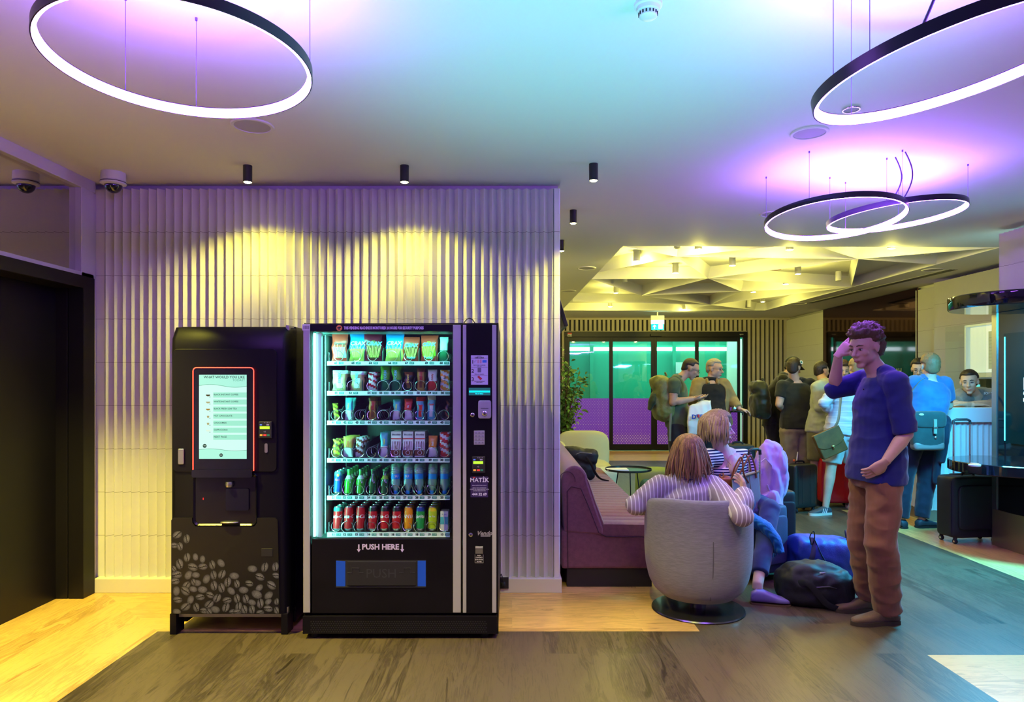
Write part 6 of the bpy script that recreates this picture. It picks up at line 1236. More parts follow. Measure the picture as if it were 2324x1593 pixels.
# ---- shared cloth
def cloth(name, col, **k): return mat(name, col, k.pop('r', .8), bump=k.pop('b', (260,.08)), var=k.pop('v', (9,.12)), sheen=k.pop('sh', .2), spec=.2, **k)
hair_d = mat('hair dark brown', (.025,.015,.010), .5, bump=(60,.4), stretch=(4,4,1)); hair_m = mat('hair mid brown', (.07,.035,.016), .5, bump=(60,.4), stretch=(4,4,1)); hair_l = mat('hair light brown', (.20,.11,.05), .5, bump=(60,.4), stretch=(4,4,1)); hair_g = mat('hair grey', (.32,.27,.20), .6, bump=(60,.4)); hair_b = mat('hair sandy', (.30,.19,.08), .55, bump=(60,.4)); hair_au = mat('hair auburn', (.20,.10,.04), .42, bump=(80,.5), stretch=(5,5,.6))
def locks(o, hc, M, hs, m, n, Lmin, Lmax, seed, droop, r0=.010, vol=1., name='hair', part=None, away=0., col2=None, spread=1., front=False, flick=0.):
    """long hair: a bundle of tapering locks fanned over the skull and hanging down"""
    rnd = random.Random(seed); q = MB()
    for i in range(n):
        a = rnd.uniform(.30*PI if not front else .12*PI, 1.70*PI if not front else 1.88*PI)-PI/2+PI  # angle around, 0 = right
        a = PI/2+rnd.uniform(*( (.28*PI, 1.72*PI) if not front else (.12*PI, 1.88*PI)))
        u = rnd.uniform(.05, 1); top = V((.0, .01, .122)); el = PI/2*(1-u*.9)
        pts = []
        for k in range(7):
            t = k/6; e_ = PI/2-(PI/2+.25)*min(1, t*1.0)*(.35+.65*u); jj = 1+rnd.uniform(-.04,.05); p = V((math.cos(a)*math.cos(e_)*.086*vol*jj, math.sin(a)*math.cos(e_)*.104*vol*jj, math.sin(e_)*.092*(1+(vol-1)*.5)*jj)); pts.append(p+V((0,-.012,.036)))
        ln = rnd.uniform(Lmin, Lmax); p = pts[-1]; d = (V((math.cos(a)*.35*spread, math.sin(a)*.25*spread, -1))).normalized()
        for k in range(1, 7):
            t = k/6; p = p+d*ln/6; d = (d+V((rnd.uniform(-.13,.13)-math.cos(a)*.07, rnd.uniform(-.05,.05)-math.sin(a)*.05, -.1))+V((math.cos(a), math.sin(a), 0))*flick*t).normalized(); pts.append(p)
        pts = [hc+M @ (x*hs) for x in pts[:7]]+[hc+(M @ (pts[6]*hs)) + (lambda w_: V((w_.x, w_.y, w_.z)))(M @ ((x-pts[6])*hs)*1.0*(1-droop)+(V(((M @ (x-pts[6])).x, (M @ (x-pts[6])).y, (x-pts[6]).z)))*hs*droop) for x in pts[7:]]
        r = rnd.uniform(.7, 1.2)*r0; q.tube(pts, [r*.5, r*.9, r, r*1.1, r*1.1, r*1.1, r*1.1, r*1.05, r, r*.9, r*.7, r*.5, r*.15], 6, flat=.55, mi=1 if (col2 and rnd.random() < .4) else 0)
    return q.build(name, [m, col2] if col2 else m, o, smooth=180)
# ---------------------------------------------------------------- 1 man in navy shirt
s1 = (.52,.31,.25); Y = 4.22
J = dict(head=P(1963,790,4.20), shL=P(2032,868,4.04), shR=P(1972,862,4.40), elL=P(2056,985,4.02), wrL=P(2009,1048,4.00), elR=P(1893,884,4.44), wrR=P(1903,806,4.34),
         hipL=P(2008,1090,4.13), hipR=P(1968,1088,4.34), knL=P(2000,1238,4.10), anL=P(2015,1382,4.22), knR=P(1958,1232,4.38), anR=P(1974,1350,4.46))
fw = V((-.86,-.46,-.20)); hd = []
hd.append(hand(J['wrR'], V((.50,-.18,.62)), V((.62,.45,-.25)), -1, 1.0, .22, .10)); hd.append(hand(J['wrL'], V((-.62,.34,-.66)), V((-.2,.9,.1)), 1, 1.0, .5, .02))
navyc = cloth('navy jersey', (.012,.016,.15)); rust = cloth('rust chino', (.20,.085,.05)); brn_s = mat('brown suede', (.12,.065,.03), .7, bump=(200,.2), sheen=.3)
o, b, M, T = person('tall man in navy henley and rust trousers standing with a hand on his forehead', J, s1, 1.03, fw, vox=.006, hands=hd, hair=dict(k='short', m=hair_m, t=.026, n=.020, line=-.10, s=2, low=.10),
  shirt=dict(m=navyc, hem=-.075, inf=.020, flare=.02, sleeve=dict(L=.98, R=1.02), cuff=.058, seed=4, amp=.012, vox=.008, sl_r=(.071,.062,.058), zs=(5,5,11)),
  pants=dict(m=rust, ln=1.0, r=(.098,.092,.083,.080), seed=8, amp=.017, zs=(6,6,9), vox=.008, it=1), shoes=dict(m=brn_s, dirL=(-.97,-.12,0), dirR=(-.95,-.1,0), len=.30, sole=.024, laces=1, sm=mat('sole brown', (.05,.035,.02), .7)))
q = MB()   # windblown crest of hair
rnd = random.Random(4)
for i in range(90):
    a = rnd.uniform(-.4, 3.6); u = rnd.uniform(.15,.9); p = T(.070*math.cos(a)*u, -.01+.085*math.sin(a)*u, .036+.088*math.sqrt(max(.05,1-u*u))); d = (M @ V((math.cos(a)*.4+rnd.uniform(-.3,.3), -.9, .12+rnd.uniform(-.15,.3)))).normalized()
    q.tube([p, p+d*.02+V((0,0,.012)), p+d*.05+V((0,0,.010)), p+d*.075], [.006,.006,.004,.001], 5, flat=.6)
q.build('tousled_hair', hair_m, o)
q = MB()   # henley placket and buttons
for k in range(3):
    pp = L(J['shL'], J['shR'], .5)+V((-.135,-.045,-.05-.045*k)); q.sq(pp, (.005,.005,.005), nu=10, nv=8)
q.build('buttons', mat('button dark', (.02,.02,.05), .3), o)
# ---------------------------------------------------------------- 2 seated woman in striped blazer, from behind
J = dict(head=P(1562,1032,4.60), shL=P(1500,1104,4.55), shR=P(1617,1106,4.52), elL=P(1442,1146,4.52), wrL=P(1478,1150,4.78), elR=P(1684,1170,4.13), wrR=P(1690,1116,4.32),
         hipL=V((1.13,4.50,.52)), hipR=V((1.31,4.50,.52)), knL=V((1.15,4.95,.50)), knR=V((1.33,4.95,.50)), anL=V((1.15,5.02,.09)), anR=V((1.33,5.02,.09)))
bl = stripes('striped blazer', (.36,.30,.34), (.80,.76,.80), 0, .0245, .22, .8)
hd = [hand(J['wrR'], V((.05,.6,.5)), V((-1,0,0)), 1, .92, .6, .03)]
jean = cloth('blue jeans', (.02,.035,.13))
def collar2(q):
    nb = (J['shR']+J['shL'])/2; q.tube([nb+V((-.07,.03,.005)), nb+V((-.05,-.055,.012)), nb+V((0,-.075,.014)), nb+V((.05,-.055,.012)), nb+V((.07,.03,.005))], .022, 10, flat=1.5)
o, b, M, T = person('seated woman with long auburn hair and striped blazer, seen from behind in the tub armchair', J, (.6,.38,.30), .98, V((.05,1,-.05)), vox=.008, hands=hd,
  shirt=dict(m=bl, name='blazer', hem=.15, inf=.020, sleeve=1.93, cuff=.060, seed=11, amp=.009, vox=.008, sl_r=(.080,.074,.060), extra=collar2, zs=(6,6,9)), pants=dict(m=jean, ln=.95, r=(.10,.075,.06,.055)))
locks(o, J['head'], M, 1.02, hair_au, 430, .08, .24, 3, 1., .0068, vol=1.16, spread=1.25, col2=mat('hair copper', (.36,.19,.07), .4, bump=(80,.5), stretch=(5,5,.6)))
q = MB(); nb = (J['shR']+J['shL'])/2; 
for k in range(3): q.tube([nb+V((.066*math.cos(a), .01+.062*math.sin(a), .045+.012*k)) for a in [2*PI*i/24 for i in range(24)]], .011, 8, loop=True)
q.build('neck_scarf', cloth('deep blue scarf', (.01,.015,.20)), o)
# ---------------------------------------------------------------- 3 seated woman in striped top
J = dict(head=P(1632,975,5.35), shL=P(1686,1038,5.52), shR=P(1600,1038,5.32), elL=P(1716,1105,5.50), wrL=P(1700,1160,5.25), elR=P(1592,1110,5.25), wrR=P(1640,1150,5.15),
         hipL=V((1.86,5.62,.55)), hipR=V((1.68,5.50,.55)), knL=V((1.90,5.03,.56)), knR=V((1.74,5.08,.58)), anL=V((1.665,4.63,.12)), anR=V((1.62,4.86,.30)))
st3 = stripes('breton stripes', (.012,.012,.08), (.74,.70,.74), 2, .0215, .48, .75)
bob = mat('hair ash brown', (.22,.15,.09), .5, bump=(60,.5), stretch=(5,5,.6))
o, b, M, T = person('seated woman with blonde-brown bob and navy striped top, head turned to the right', J, (.66,.46,.40), .98, V((.93,-.36,-.02)), vox=.007, hair=dict(k='short', m=bob, t=.034, n=.010, cover=1, low=.25, line=.0, s=7),
  shirt=dict(m=st3, name='striped_top', hem=-.05, top=.97, inf=.013, sleeve=.55, seed=21, amp=.006, vox=.0075, sl_r=(.072,.062,.06)), pants=dict(m=jean, name='jeans', ln=.86, r=(.098,.078,.062,.056), waist=.1, seed=5))
locks(o, J['head'], M, 1.0, bob, 420, .07, .15, 9, 1., .0075, vol=1.36, spread=.7, flick=-.1, col2=mat('hair wheat', (.33,.24,.15), .5, bump=(60,.5), stretch=(5,5,.6)))
q = MB(); nb = (J['shR']+J['shL'])/2; f_ = V((.5,-.86,0)); sd = V((.86,.5,0)); cm_ = MB(); cm_.sq(nb+f_*.080+V((0,0,-.055)), (.050,.040,.085), (.9,.9), M=frame_of(f_, (0,.3,1))); cm_.build('neckline', skin((.66,.46,.40)), o, smooth=180)
q.tube([nb+f_*.05-sd*.075+V((0,0,.03)), nb+f_*.105-sd*.04-V((0,0,.05)), nb+f_*.118-V((0,0,.085)), nb+f_*.105+sd*.04-V((0,0,.05)), nb+f_*.05+sd*.075+V((0,0,.03))], .0018, 5); q.sq(nb+f_*.12-V((0,0,.092)), (.006,.003,.007)); q.build('necklace', mat('gold chain', (.6,.4,.1), .3, 1.), o)
sh_ = shoe_m = mat('lilac leather', (.22,.18,.50), .45); d = V((.93,-.22,0)).normalized(); an = V((1.665,4.60,.10))
shoe(o, an, d, dict(m=sh_, len=.25, sole=.010, sm=mat('flat sole', (.12,.07,.04), .6)), None)
# blue shawl over her knees
q = MB(); c = P(1742, 1208, 4.98); rings = []
path = [(P(1668,1172,5.05),.10,.03),(P(1705,1178,4.95),.11,.045),(P(1738,1198,4.88),.11,.055),(P(1758,1226,4.84),.10,.055),(P(1764,1252,4.83),.09,.035)]
q.tube([p for p,_,_ in path], [a for _,a,_ in path], 20, flat=.42, up=(.5,.1,.9)); me = remesh_mesh(q, .009, 2)
for v in me.vertices:
    v.co += v.normal*.0045*math.sin((v.co.x*.6+v.co.y+ v.co.z*.5)*330)
shm = cloth('azure knit', (.005,.12,.42)); me.materials.append(shm); me.polygons.foreach_set('use_smooth', [True]*len(me.polygons)); off = V((P(1742,1208,4.9).x, 4.9, .45)); me.transform(Matrix.Translation(-off))
so_ = thing('knitted_shawl', 'bright blue ribbed shawl with fringe draped over the seated woman\'s knees', 'shawl', off); ob = bpy.data.objects.new('knit', me); COL.objects.link(ob); ob.parent = so_
q = MB(); rnd = random.Random(2)
for i in range(60):
    t = i/59; p = L(P(1728,1246,4.80), P(1773,1240,4.86), t)+V((rnd.uniform(-.004,.004),rnd.uniform(-.02,.02),0)); q.tube([p, p+V((rnd.uniform(-.006,.006),0,-.02)), p+V((rnd.uniform(-.010,.010),0,-.045-.02*math.sin(t*3)))], [.0025,.002,.0012], 5)
q.build('fringe', shm, so_)
tag(soft((lambda b_: (b_.sq((1.76,5.60,.21), (.30,.28,.21), (.5,.4), nu=32, nv=16), b_)[1])(MB()), 'pouf', felt, None, .02, 1), 'grey felt seat under the woman in the striped top', 'pouf')
# tote, brown handbag, hoodie
c = P(1690, 1130, 5.02); tt = thing('tote_bag', 'grey felt tote bag with brown leather handles standing on the slate blue suitcase', 'tote bag', P(1700,1185,5.08)); tote = mat('tote felt', (.22,.24,.26), .85, bump=(300,.4)); lea = mat('cognac leather', (.20,.05,.018), .4, bump=(90,.1))
a0, a1, a2, a3 = P(1660,1086,4.98), P(1722,1070,5.12), P(1728,1182,5.10), P(1672,1188,4.98); dd = V((.05,.14,0)); q = MB(); q.loft([[a3, a2, a2+dd, a3+dd], [L(a3,a0,.5)-V((.01,.01,0)), L(a2,a1,.5)-V((0,.01,0)), L(a2,a1,.5)+dd, L(a3,a0,.5)+dd], [a0, a1, a1+dd*.8, a0+dd*.8]]); ob = q.build('body', tote, tt, smooth=40, bevel=.008, seg=3)
q = MB(); q.tube([a0+V((0,-.006,.0)), L(a0,a1,.5)+V((0,-.008,-.004)), a1+V((0,-.004,0))], .006, 8); q.tube([L(a0,a1,.62)+V((0,-.008,0)), L(a3,a2,.72)+V((0,-.012,0))], .0022, 5); q.build('edge_binding', lea, tt)
for s_, dy in ((0,-.008),(.0,.10)):
    strap([L(a0,a1,.14)+V((0,dy,-.03)), P(1690,1052,5.04)+V((0,dy,0)), P(1702,1034,5.06)+V((0,dy,0)), P(1712,1056,5.1)+V((0,dy,0)), L(a0,a1,.9)+V((0,dy,-.04))], .016, lea, tt, 'handle', thick=.006)
strap([L(a0,a1,.05)+V((0,.03,-.01)), P(1668,1060,5.0), P(1683,1038,5.0), P(1688,1075,5.0), L(a0,a1,.6)+V((0,-.01,-.06))], .013, lea, tt, 'handle', thick=.005)
c = P(1648, 1115, 5.12); q = MB(); q.sq(c, (.065,.05,.115), (.5,.5), M=Matrix.Rotation(-.25,3,'Y')); hb_ = thing('handbag', 'cognac leather handbag between the two seated women', 'handbag', c-V((0,0,.11))); q.build('body', lea, hb_, smooth=60); q = MB(); q.sq(c+V((-.015,-.045,.055)), (.045,.016,.05), (.5,.5)); q.tube([c+V((-.05,-.02,.09)), c+V((-.055,-.02,.13)), c+V((-.03,-.02,.14)), c+V((-.02,-.03,.09))], .007, 8); q.build('flap', lea, hb_, smooth=60)
hood = cloth('lilac fleece', (.40,.25,.55), sh=.5); ho = thing('draped_hoodie', 'lilac zip hoodie draped over the black suitcase handle', 'hoodie', P(1750,1180,5.55)); q = MB(); Yh = 5.52
q.tube([P(1750,1004,Yh), P(1748,1012,Yh), P(1746,1030,Yh), P(1744,1060,Yh), P(1745,1095,Yh), P(1748,1130,Yh), P(1752,1160,Yh)], [.035,.075,.105,.120,.125,.110,.085], 24, flat=.9)
q.sq(P(1766,1052,Yh-.03), (.055,.08,.10), (.8,.8), nu=20, nv=12); q.sq(P(1768,1095,Yh-.02), (.05,.08,.14), (.8,.8), nu=20, nv=12); q.sq(P(1728,1090,Yh-.03), (.045,.08,.16), (.8,.8), nu=20, nv=12)
q.tube([P(1745,1120,5.40), P(1760,1160,5.40), P(1768,1190,5.42), P(1768,1212,5.42)], [.06,.055,.046,.040], 14); q.tube([P(1735,1140,5.46), P(1742,1180,5.46), P(1745,1200,5.46)], [.06,.055,.05], 14)
me = remesh_mesh(q, .009, 4); wrinkle(me, .030, (9,9,3), 13); wrinkle(me, .006, (22,22,8), 3); me.materials.append(hood); me.polygons.foreach_set('use_smooth', [True]*len(me.polygons)); off = P(1750,1180,5.55); me.transform(Matrix.Translation(-off)); ob = bpy.data.objects.new('fleece', me); COL.objects.link(ob); ob.parent = ho
q = MB(); q.tube([P(1728,1075,5.40), P(1722,1052,5.39), P(1737,1040,5.385), P(1752,1056,5.385), P(1757,1082,5.39), P(1762,1110,5.39), P(1767,1128,5.40), P(1752,1126,5.395), P(1742,1100,5.39)], .006, 6); q.build('zip_edge', mat('lilac piping', (.5,.4,.7), .6), ho)
# ---------------------------------------------------------------- 4 man in green T-shirt with backpack and phone
Y = 8.0
def JP(Y, **k): return {a: P(b[0], b[1], Y+(b[2] if len(b) > 2 else 0)) for a, b in k.items()}
J = JP(Y, head=(1567,838), shR=(1531,870,-.17), shL=(1538,868,.17), elR=(1527,913,-.20), wrR=(1573,905,-.20), elL=(1540,912,.15), wrL=(1578,904,.02), hipR=(1536,972,-.09), hipL=(1540,972,.09), knR=(1538,1058,-.1), knL=(1544,1058,.1), anR=(1534,1142,-.1), anL=(1542,1142,.1))
for k in ('anR','anL'): J[k].z = .10
olive = cloth('green grey jersey', (.07,.10,.045)); blkj = cloth('black denim', (.014,.014,.016))
hd = [hand(J['wrR'], V((1,.1,.05)), V((0,.3,1)), 1, 1., .55, .03, .006), hand(J['wrL'], V((1,-.3,.05)), V((0,-.3,1)), -1, 1., .55, .03, .006)]
o, b, M, T = person('man in grey-green T-shirt with olive backpack looking down at his phone', J, (.50,.29,.17), 1.0, V((.88,-.12,-.42)), vox=.009, hands=hd, specs=True, arm_s=1.1, hair=dict(k='crew', m=hair_d, t=.006, n=.002, line=.06, s=3),
   shirt=dict(m=olive, hem=-.03, sleeve=.55, seed=31, amp=.006, vox=.011), pants=dict(m=blkj, ln=.98, vox=.012), shoes=dict(m=blkj, dir=(1,-.1,0)))
q = MB(); q.cbox(P(1594,902,7.92), (.075,.14,.010)); tag(q.build('smartphone', black_gloss, bevel=.002), 'smartphone held in both hands by the man in the grey-green T-shirt', 'phone')
def rucksack(label, c, fwd, m, s=1., dark=None, strap_pts=None):
    o = thing('backpack', label, 'backpack', c-V((0,0,.25*s))); fr = frame_of(fwd); q = MB()
    for p, r, e in (((0,0,0),(.15,.09,.24),(.6,.6)),((0,-.08,-.06),(.12,.05,.15),(.7,.7)),((0,-.03,.17),(.13,.09,.08),(.8,.8))): q.sq(c+fr @ (V(p)*s), tuple(k*s for k in r), e, M=fr, nu=24, nv=14)
    soft(q, 'body', m, o, .012, 3, (.012, 9, 7)); q = MB(); q.tube([c+fr @ (V(p)*s) for p in ((-.13,-.05,-.1),(-.125,-.06,.12),(0,-.08,.23),(.125,-.06,.12),(.13,-.05,-.1))], .004, 6); q.build('zip', mat('zip grey', (.06,.06,.065), .4), o); q = MB(); q.tube([c+fr @ (V(p)*s) for p in ((-.03,.06,.23),(-.02,.05,.27),(.02,.05,.27),(.03,.06,.23))], .007, 6); q.build('grab_loop', m, o); return o
ruck = mat('olive ripstop', (.16,.17,.035), .5, bump=(120,.3), var=(20,.2)); c = P(1506,905,7.98); bo = rucksack('olive green backpack worn by the man looking at his phone', c, V((.97,0,.12)), ruck, 1.12)
q = MB(); q.tube([P(1484,893,7.9), P(1480,912,7.88), P(1474,930,7.88)], [.05,.07,.035], 12, flat=.6); me = soft(q, 'hanging_jacket', cloth('dark olive cloth', (.03,.04,.012)), bo, .012, 2, (.012, 10, 2))
strap([P(1518,862,7.84), P(1536,855,7.82), P(1549,868,7.8), P(1552,882,7.79), P(1550,890,7.79)], .035, mat('strap olive', (.18,.2,.04), .6), bo, 'shoulder_strap', thick=.006); strap([P(1523,938,7.82), P(1521,965,7.80), P(1520,1001,7.80)], .028, mat('webbing tan', (.16,.14,.07), .7), bo, 'hanging_strap')
# white carrier bag
c = P(1588, 950, 7.78); cb = thing('carrier_bag', 'white plastic carrier bag with a red and blue logo between the two men', 'carrier bag', P(1588,1000,7.78)); q = MB(); q.loft([[P(px,py,7.72+d) for px,py,d in r] for r in (((1562,985,0),(1612,985,0),(1612,985,.16),(1562,985,.16)),((1561,948,-.02),(1615,945,-.02),(1615,945,.18),(1561,948,.18)),((1564,922,.02),(1612,918,.02),(1612,918,.12),(1564,922,.12)),((1592,910,.05),(1613,909,.05),(1613,909,.08),(1592,910,.08)))]); q.v = q.v
me = remesh_mesh(q, .011, 2); wrinkle(me, .014, (9,9,3), 6); me.materials.append(mat('white film', (.78,.78,.62), .35, bump=(30,.2))); me.polygons.foreach_set('use_smooth', [True]*len(me.polygons)); off = ORG[cb.name]; me.transform(Matrix.Translation(-off)); ob = bpy.data.objects.new('film_bag', me); COL.objects.link(ob); ob.parent = cb
q = MB(); text(q, 'D\u03a8T', .07, P(1585.5,946.5,7.655), bold=.003); q.box(P(1578.5,943,7.66), P(1592,941.5,7.656), 0); q.sq(P(1585.5,944,7.652), (.012,.002,.02), mi=1); q.build('logo', [mat('logo blue', (.01,.05,.3), .5), mat('logo red', (.7,.03,.02), .5)], cb, smooth=0)
# ---------------------------------------------------------------- 5 man in khaki jacket
Y = 8.35
J = JP(Y, head=(1622,838), shL=(1642,874,-.02), shR=(1585,872,.02), elL=(1662,908,-.08), wrL=(1679,928,-.25), elR=(1573,912,-.1), wrR=(1592,905,-.3), hipL=(1636,972), hipR=(1604,972,.04), knL=(1636,1050), knR=(1606,1050), anL=(1636,1130), anR=(1606,1130))
for k in ('anR','anL'): J[k].z = .10
khaki = cloth('khaki canvas', (.24,.17,.06)); bt = cloth('black jersey', (.010,.010,.010))
hd = [hand(J['wrL'], V((.9,-.3,-.25)), V((.1,-.1,-1)), -1, 1., .8, .03, .006)]
o, b, M, T = person('grey-haired man with glasses in khaki jacket over black shirt, holding a suitcase handle', J, (.55,.33,.22), 1.0, V((.72,-.68,-.12)), vox=.009, W=1.12, belly=.08, hands=hd, specs=True, heavy=.03, hair=dict(k='short', m=hair_g, t=.010, n=.004, line=.02, s=5),
   shirt=dict(m=bt, hem=-.02, sleeve=.4, seed=41, vox=.011), pants=dict(m=blkj, vox=.012, name='trousers'), shoes=dict(m=blkj, dir=(.6,-.7,0)))
q = MB(); JJ = {k: V(v) for k, v in J.items()}; R_ = torso_rings(JJ, -.02, 1.04, .030, 1.12, .06); n_ = len(R_[0]); keep = [i for i in range(n_) if not (3 <= i <= 7)]
inner_ = torso_rings(JJ, -.02, 1.04, .017, 1.12, .06); keep = list(range(8, n_))+[0,1,2]; q.loft([[r[i] for i in keep]+[r2_[i] for i in reversed(keep)] for r, r2_ in zip(R_, inner_)])
nb = (JJ['shR']+JJ['shL'])/2
for s_ in 'LR':
    sh, el, wr = JJ['sh'+s_], JJ['el'+s_], JJ['wr'+s_]; q.tube([L(nb, sh, .4), L(nb, sh, .8), sh], [.07,.085,.085], 14); q.sq(sh, (.085,)*3); q.tube([sh, L(sh, el, .5), el, L(el, wr, .5), L(el, wr, .9)], [.085,.076,.066,.058,.046], 16); q.sq(el, (.066,)*3)
    q.tube([nb+(sh-nb)*.34+V((0,.03,.07)), nb+(sh-nb)*.40+V((0,-.05,.045)), nb+(sh-nb)*.36+V((0,-.09,.0))], .016, 8, flat=2.2)
surf(q, .010, 2, khaki, 'jacket', o, ORG[o.name], (.007, (8,8,9), 15))
q = MB(); q.tube([P(1663,926,8.13), P(1668,928,8.13)], .034, 12); q.build('wristwatch', steel, o)
# ---------------------------------------------------------------- 6 man with cap
Y = 9.2
J = JP(Y, head=(1799,834), shR=(1778,862,-.16), shL=(1776,860,.16), elR=(1786,905,-.2), wrR=(1812,915,-.1), elL=(1790,905,.2), wrL=(1815,912,.1), hipR=(1757,968,-.09), hipL=(1757,968,.09), knR=(1762,1045,-.1), knL=(1762,1045,.1), anR=(1766,1110,-.1), anL=(1768,1110,.1))
for k in ('anR','anL'): J[k].z = .10
J['bend'] = V((-.05,0,0))
o, b, M, T = person('tall man in dark T-shirt and black baseball cap with a black backpack', J, (.5,.3,.2), 1.05, V((.9,.1,-.35)), vox=.010, W=1.06, belly=.03, hair=dict(k='crew', m=hair_d, t=.006, n=.002),
   shirt=dict(m=bt, hem=-.10, sleeve=.6, seed=51, vox=.012), pants=dict(m=blkj, vox=.012), shoes=dict(m=blkj, dir=(1,0,0)))
q = MB(); capm = cloth('cap black', (.012,.014,.006)); 
def capf(p):
    d = p.normalized(); return V((d.x*.088, d.y*.110, max(0, d.z)*.105+.012))
q.sq((0,0,0), (1,1,1), nu=32, nv=18, fn=capf); rr_ = [[V((x_*.075, .07+.075*t*(1-.35*abs(x_)**2)+.02, .020-.022*t-.012*x_*x_+dz)) for x_ in [i/6-1 for i in range(13)]] for t in (0,.35,.7,1) for dz in (0,)]
for a_, c_ in zip(rr_, rr_[1:]):
    for i in range(12): q.add([a_[i], a_[i+1], c_[i+1], c_[i], a_[i]-V((0,0,.004)), a_[i+1]-V((0,0,.004)), c_[i+1]-V((0,0,.004)), c_[i]-V((0,0,.004))], [(0,1,2,3),(7,6,5,4),(0,3,7,4),(1,5,6,2)])
q.v = [T(0,-.012,.03)+M @ (v*1.05) for v in q.v]; cp_ = q.build('baseball_cap', capm, o, smooth=50)
q = MB(); c_ = T(.085,.04,.085); mm = M @ Matrix.Rotation(PI/2-.35, 3, 'Y'); q.lathe([(0,0),(.026,0),(.026,.004),(0,.004)], c_, 20, M=mm); q.lathe([(.0,.0045),(.014,.0045),(.014,.005)], c_, 20, 1, M=mm); q.build('cap_badge', [white_plastic, mat('badge teal', (.02,.2,.2), .5)], cp_)
rucksack('black backpack worn by the man in the cap', P(1727,908,9.0), V((.97,0,.12)), cloth('black pack cloth', (.022,.024,.010), r=.4), 1.05)
# ---------------------------------------------------------------- 7 man in black T-shirt and khaki trousers
Y = 8.65
J = JP(Y, head=(1801,836), shL=(1776,876), shR=(1838,871,.05), elL=(1768,918,-.04), wrL=(1778,932,.12), elR=(1845,908,.05), wrR=(1850,900,.25), hipL=(1793,978), hipR=(1824,978), knL=(1792,1052), knR=(1828,1052), anL=(1786,1122), anR=(1830,1122))
for k in ('anR','anL'): J[k].z = .10
sand = cloth('sand chino', (.27,.22,.12))
o, b, M, T = person('dark-haired man in black T-shirt and sand trousers, back turned, beside the capped man', J, (.55,.33,.23), 1.0, V((.55,.85,-.1)), vox=.009, W=1.12, arm_s=1.12, hair=dict(k='short', m=hair_d, t=.012, n=.004, line=.1, low=.12, s=1), specs=True,
   shirt=dict(m=cloth('black tee', (.016,.018,.014)), hem=-.03, sleeve=.62, seed=61, vox=.010, sl_r=(.078,.07,.06)), pants=dict(m=sand, ln=1.02, r=(.115,.10,.085,.08), vox=.010, seed=6, amp=.010), shoes=dict(m=mat('olive shoe', (.12,.11,.04), .6), dir=(.2,.9,0), sm=mat('pale sole', (.5,.47,.35), .6)))
# ---------------------------------------------------------------- 8 dark-haired person in pale hoodie
Y = 8.3
J = JP(Y, head=(1865,843,.25), shL=(1858,880,-.05), shR=(1893,876,.15), elL=(1862,922,-.1), wrL=(1880,938,.1), elR=(1900,915,.2), wrR=(1905,925,.3), hipL=(1853,985), hipR=(1872,985,.1), knL=(1850,1050), knR=(1868,1050,.1), anL=(1857,1128), anR=(1868,1128,.1))
for k in ('anR','anL'): J[k].z = .09
ph = cloth('pale green hoodie', (.36,.38,.24)); ol = cloth('olive shorts', (.13,.12,.04))
def hood8(q): nb = (V(J['shR'])+V(J['shL']))/2; q.sq(nb+V((-.02,-.07,.03)), (.10,.07,.055), (.9,.9)); q.tube([nb+V((-.06,.02,.07)), nb+V((-.04,-.09,.06)), nb+V((.06,-.09,.06)), nb+V((.08,.02,.07))], .03, 10)
person('dark-haired person in pale hoodie and olive shorts, back turned', J, (.55,.35,.22), .95, V((.9,.4,-.1)), vox=.010, hair=dict(k='short', m=hair_d, t=.012, n=.004, line=.1, low=.1, s=4), W=.95,
   shirt=dict(m=ph, name='hoodie', hem=-.06, inf=.035, sleeve=1.9, seed=71, amp=.010, vox=.011, sl_r=(.09,.08,.06), extra=hood8), pants=dict(m=ol, name='shorts', ln=.46, r=(.115,.10,.09,.08), vox=.011), shoes=dict(m=blkj, dir=(.2,.9,0)))
# ---------------------------------------------------------------- 9 curly man
Y = 8.9
J = JP(Y, head=(1913,843), shL=(1936,884), shR=(1890,884), elL=(1942,925), wrL=(1930,940,-.2), elR=(1884,925), wrR=(1900,940,-.2), hipL=(1925,985), hipR=(1900,985), knL=(1925,1050), knR=(1900,1050), anL=(1925,1120), anR=(1900,1120))
for k in ('anR','anL'): J[k].z = .09
person('curly-haired young man facing the camera, mostly hidden behind the raised arm', J, (.58,.36,.24), 1.0, V((-.25,-.95,-.1)), vox=.010, hair=dict(k='curly', m=hair_m, t=.026, n=.012, line=-.02, s=8), shirt=dict(m=cloth('dark sweater', (.05,.05,.06)), sleeve=1.8, seed=81, vox=.014), pants=dict(m=blkj, vox=.014), shoes=dict(m=blkj, dir=(-.2,-.9,0)))
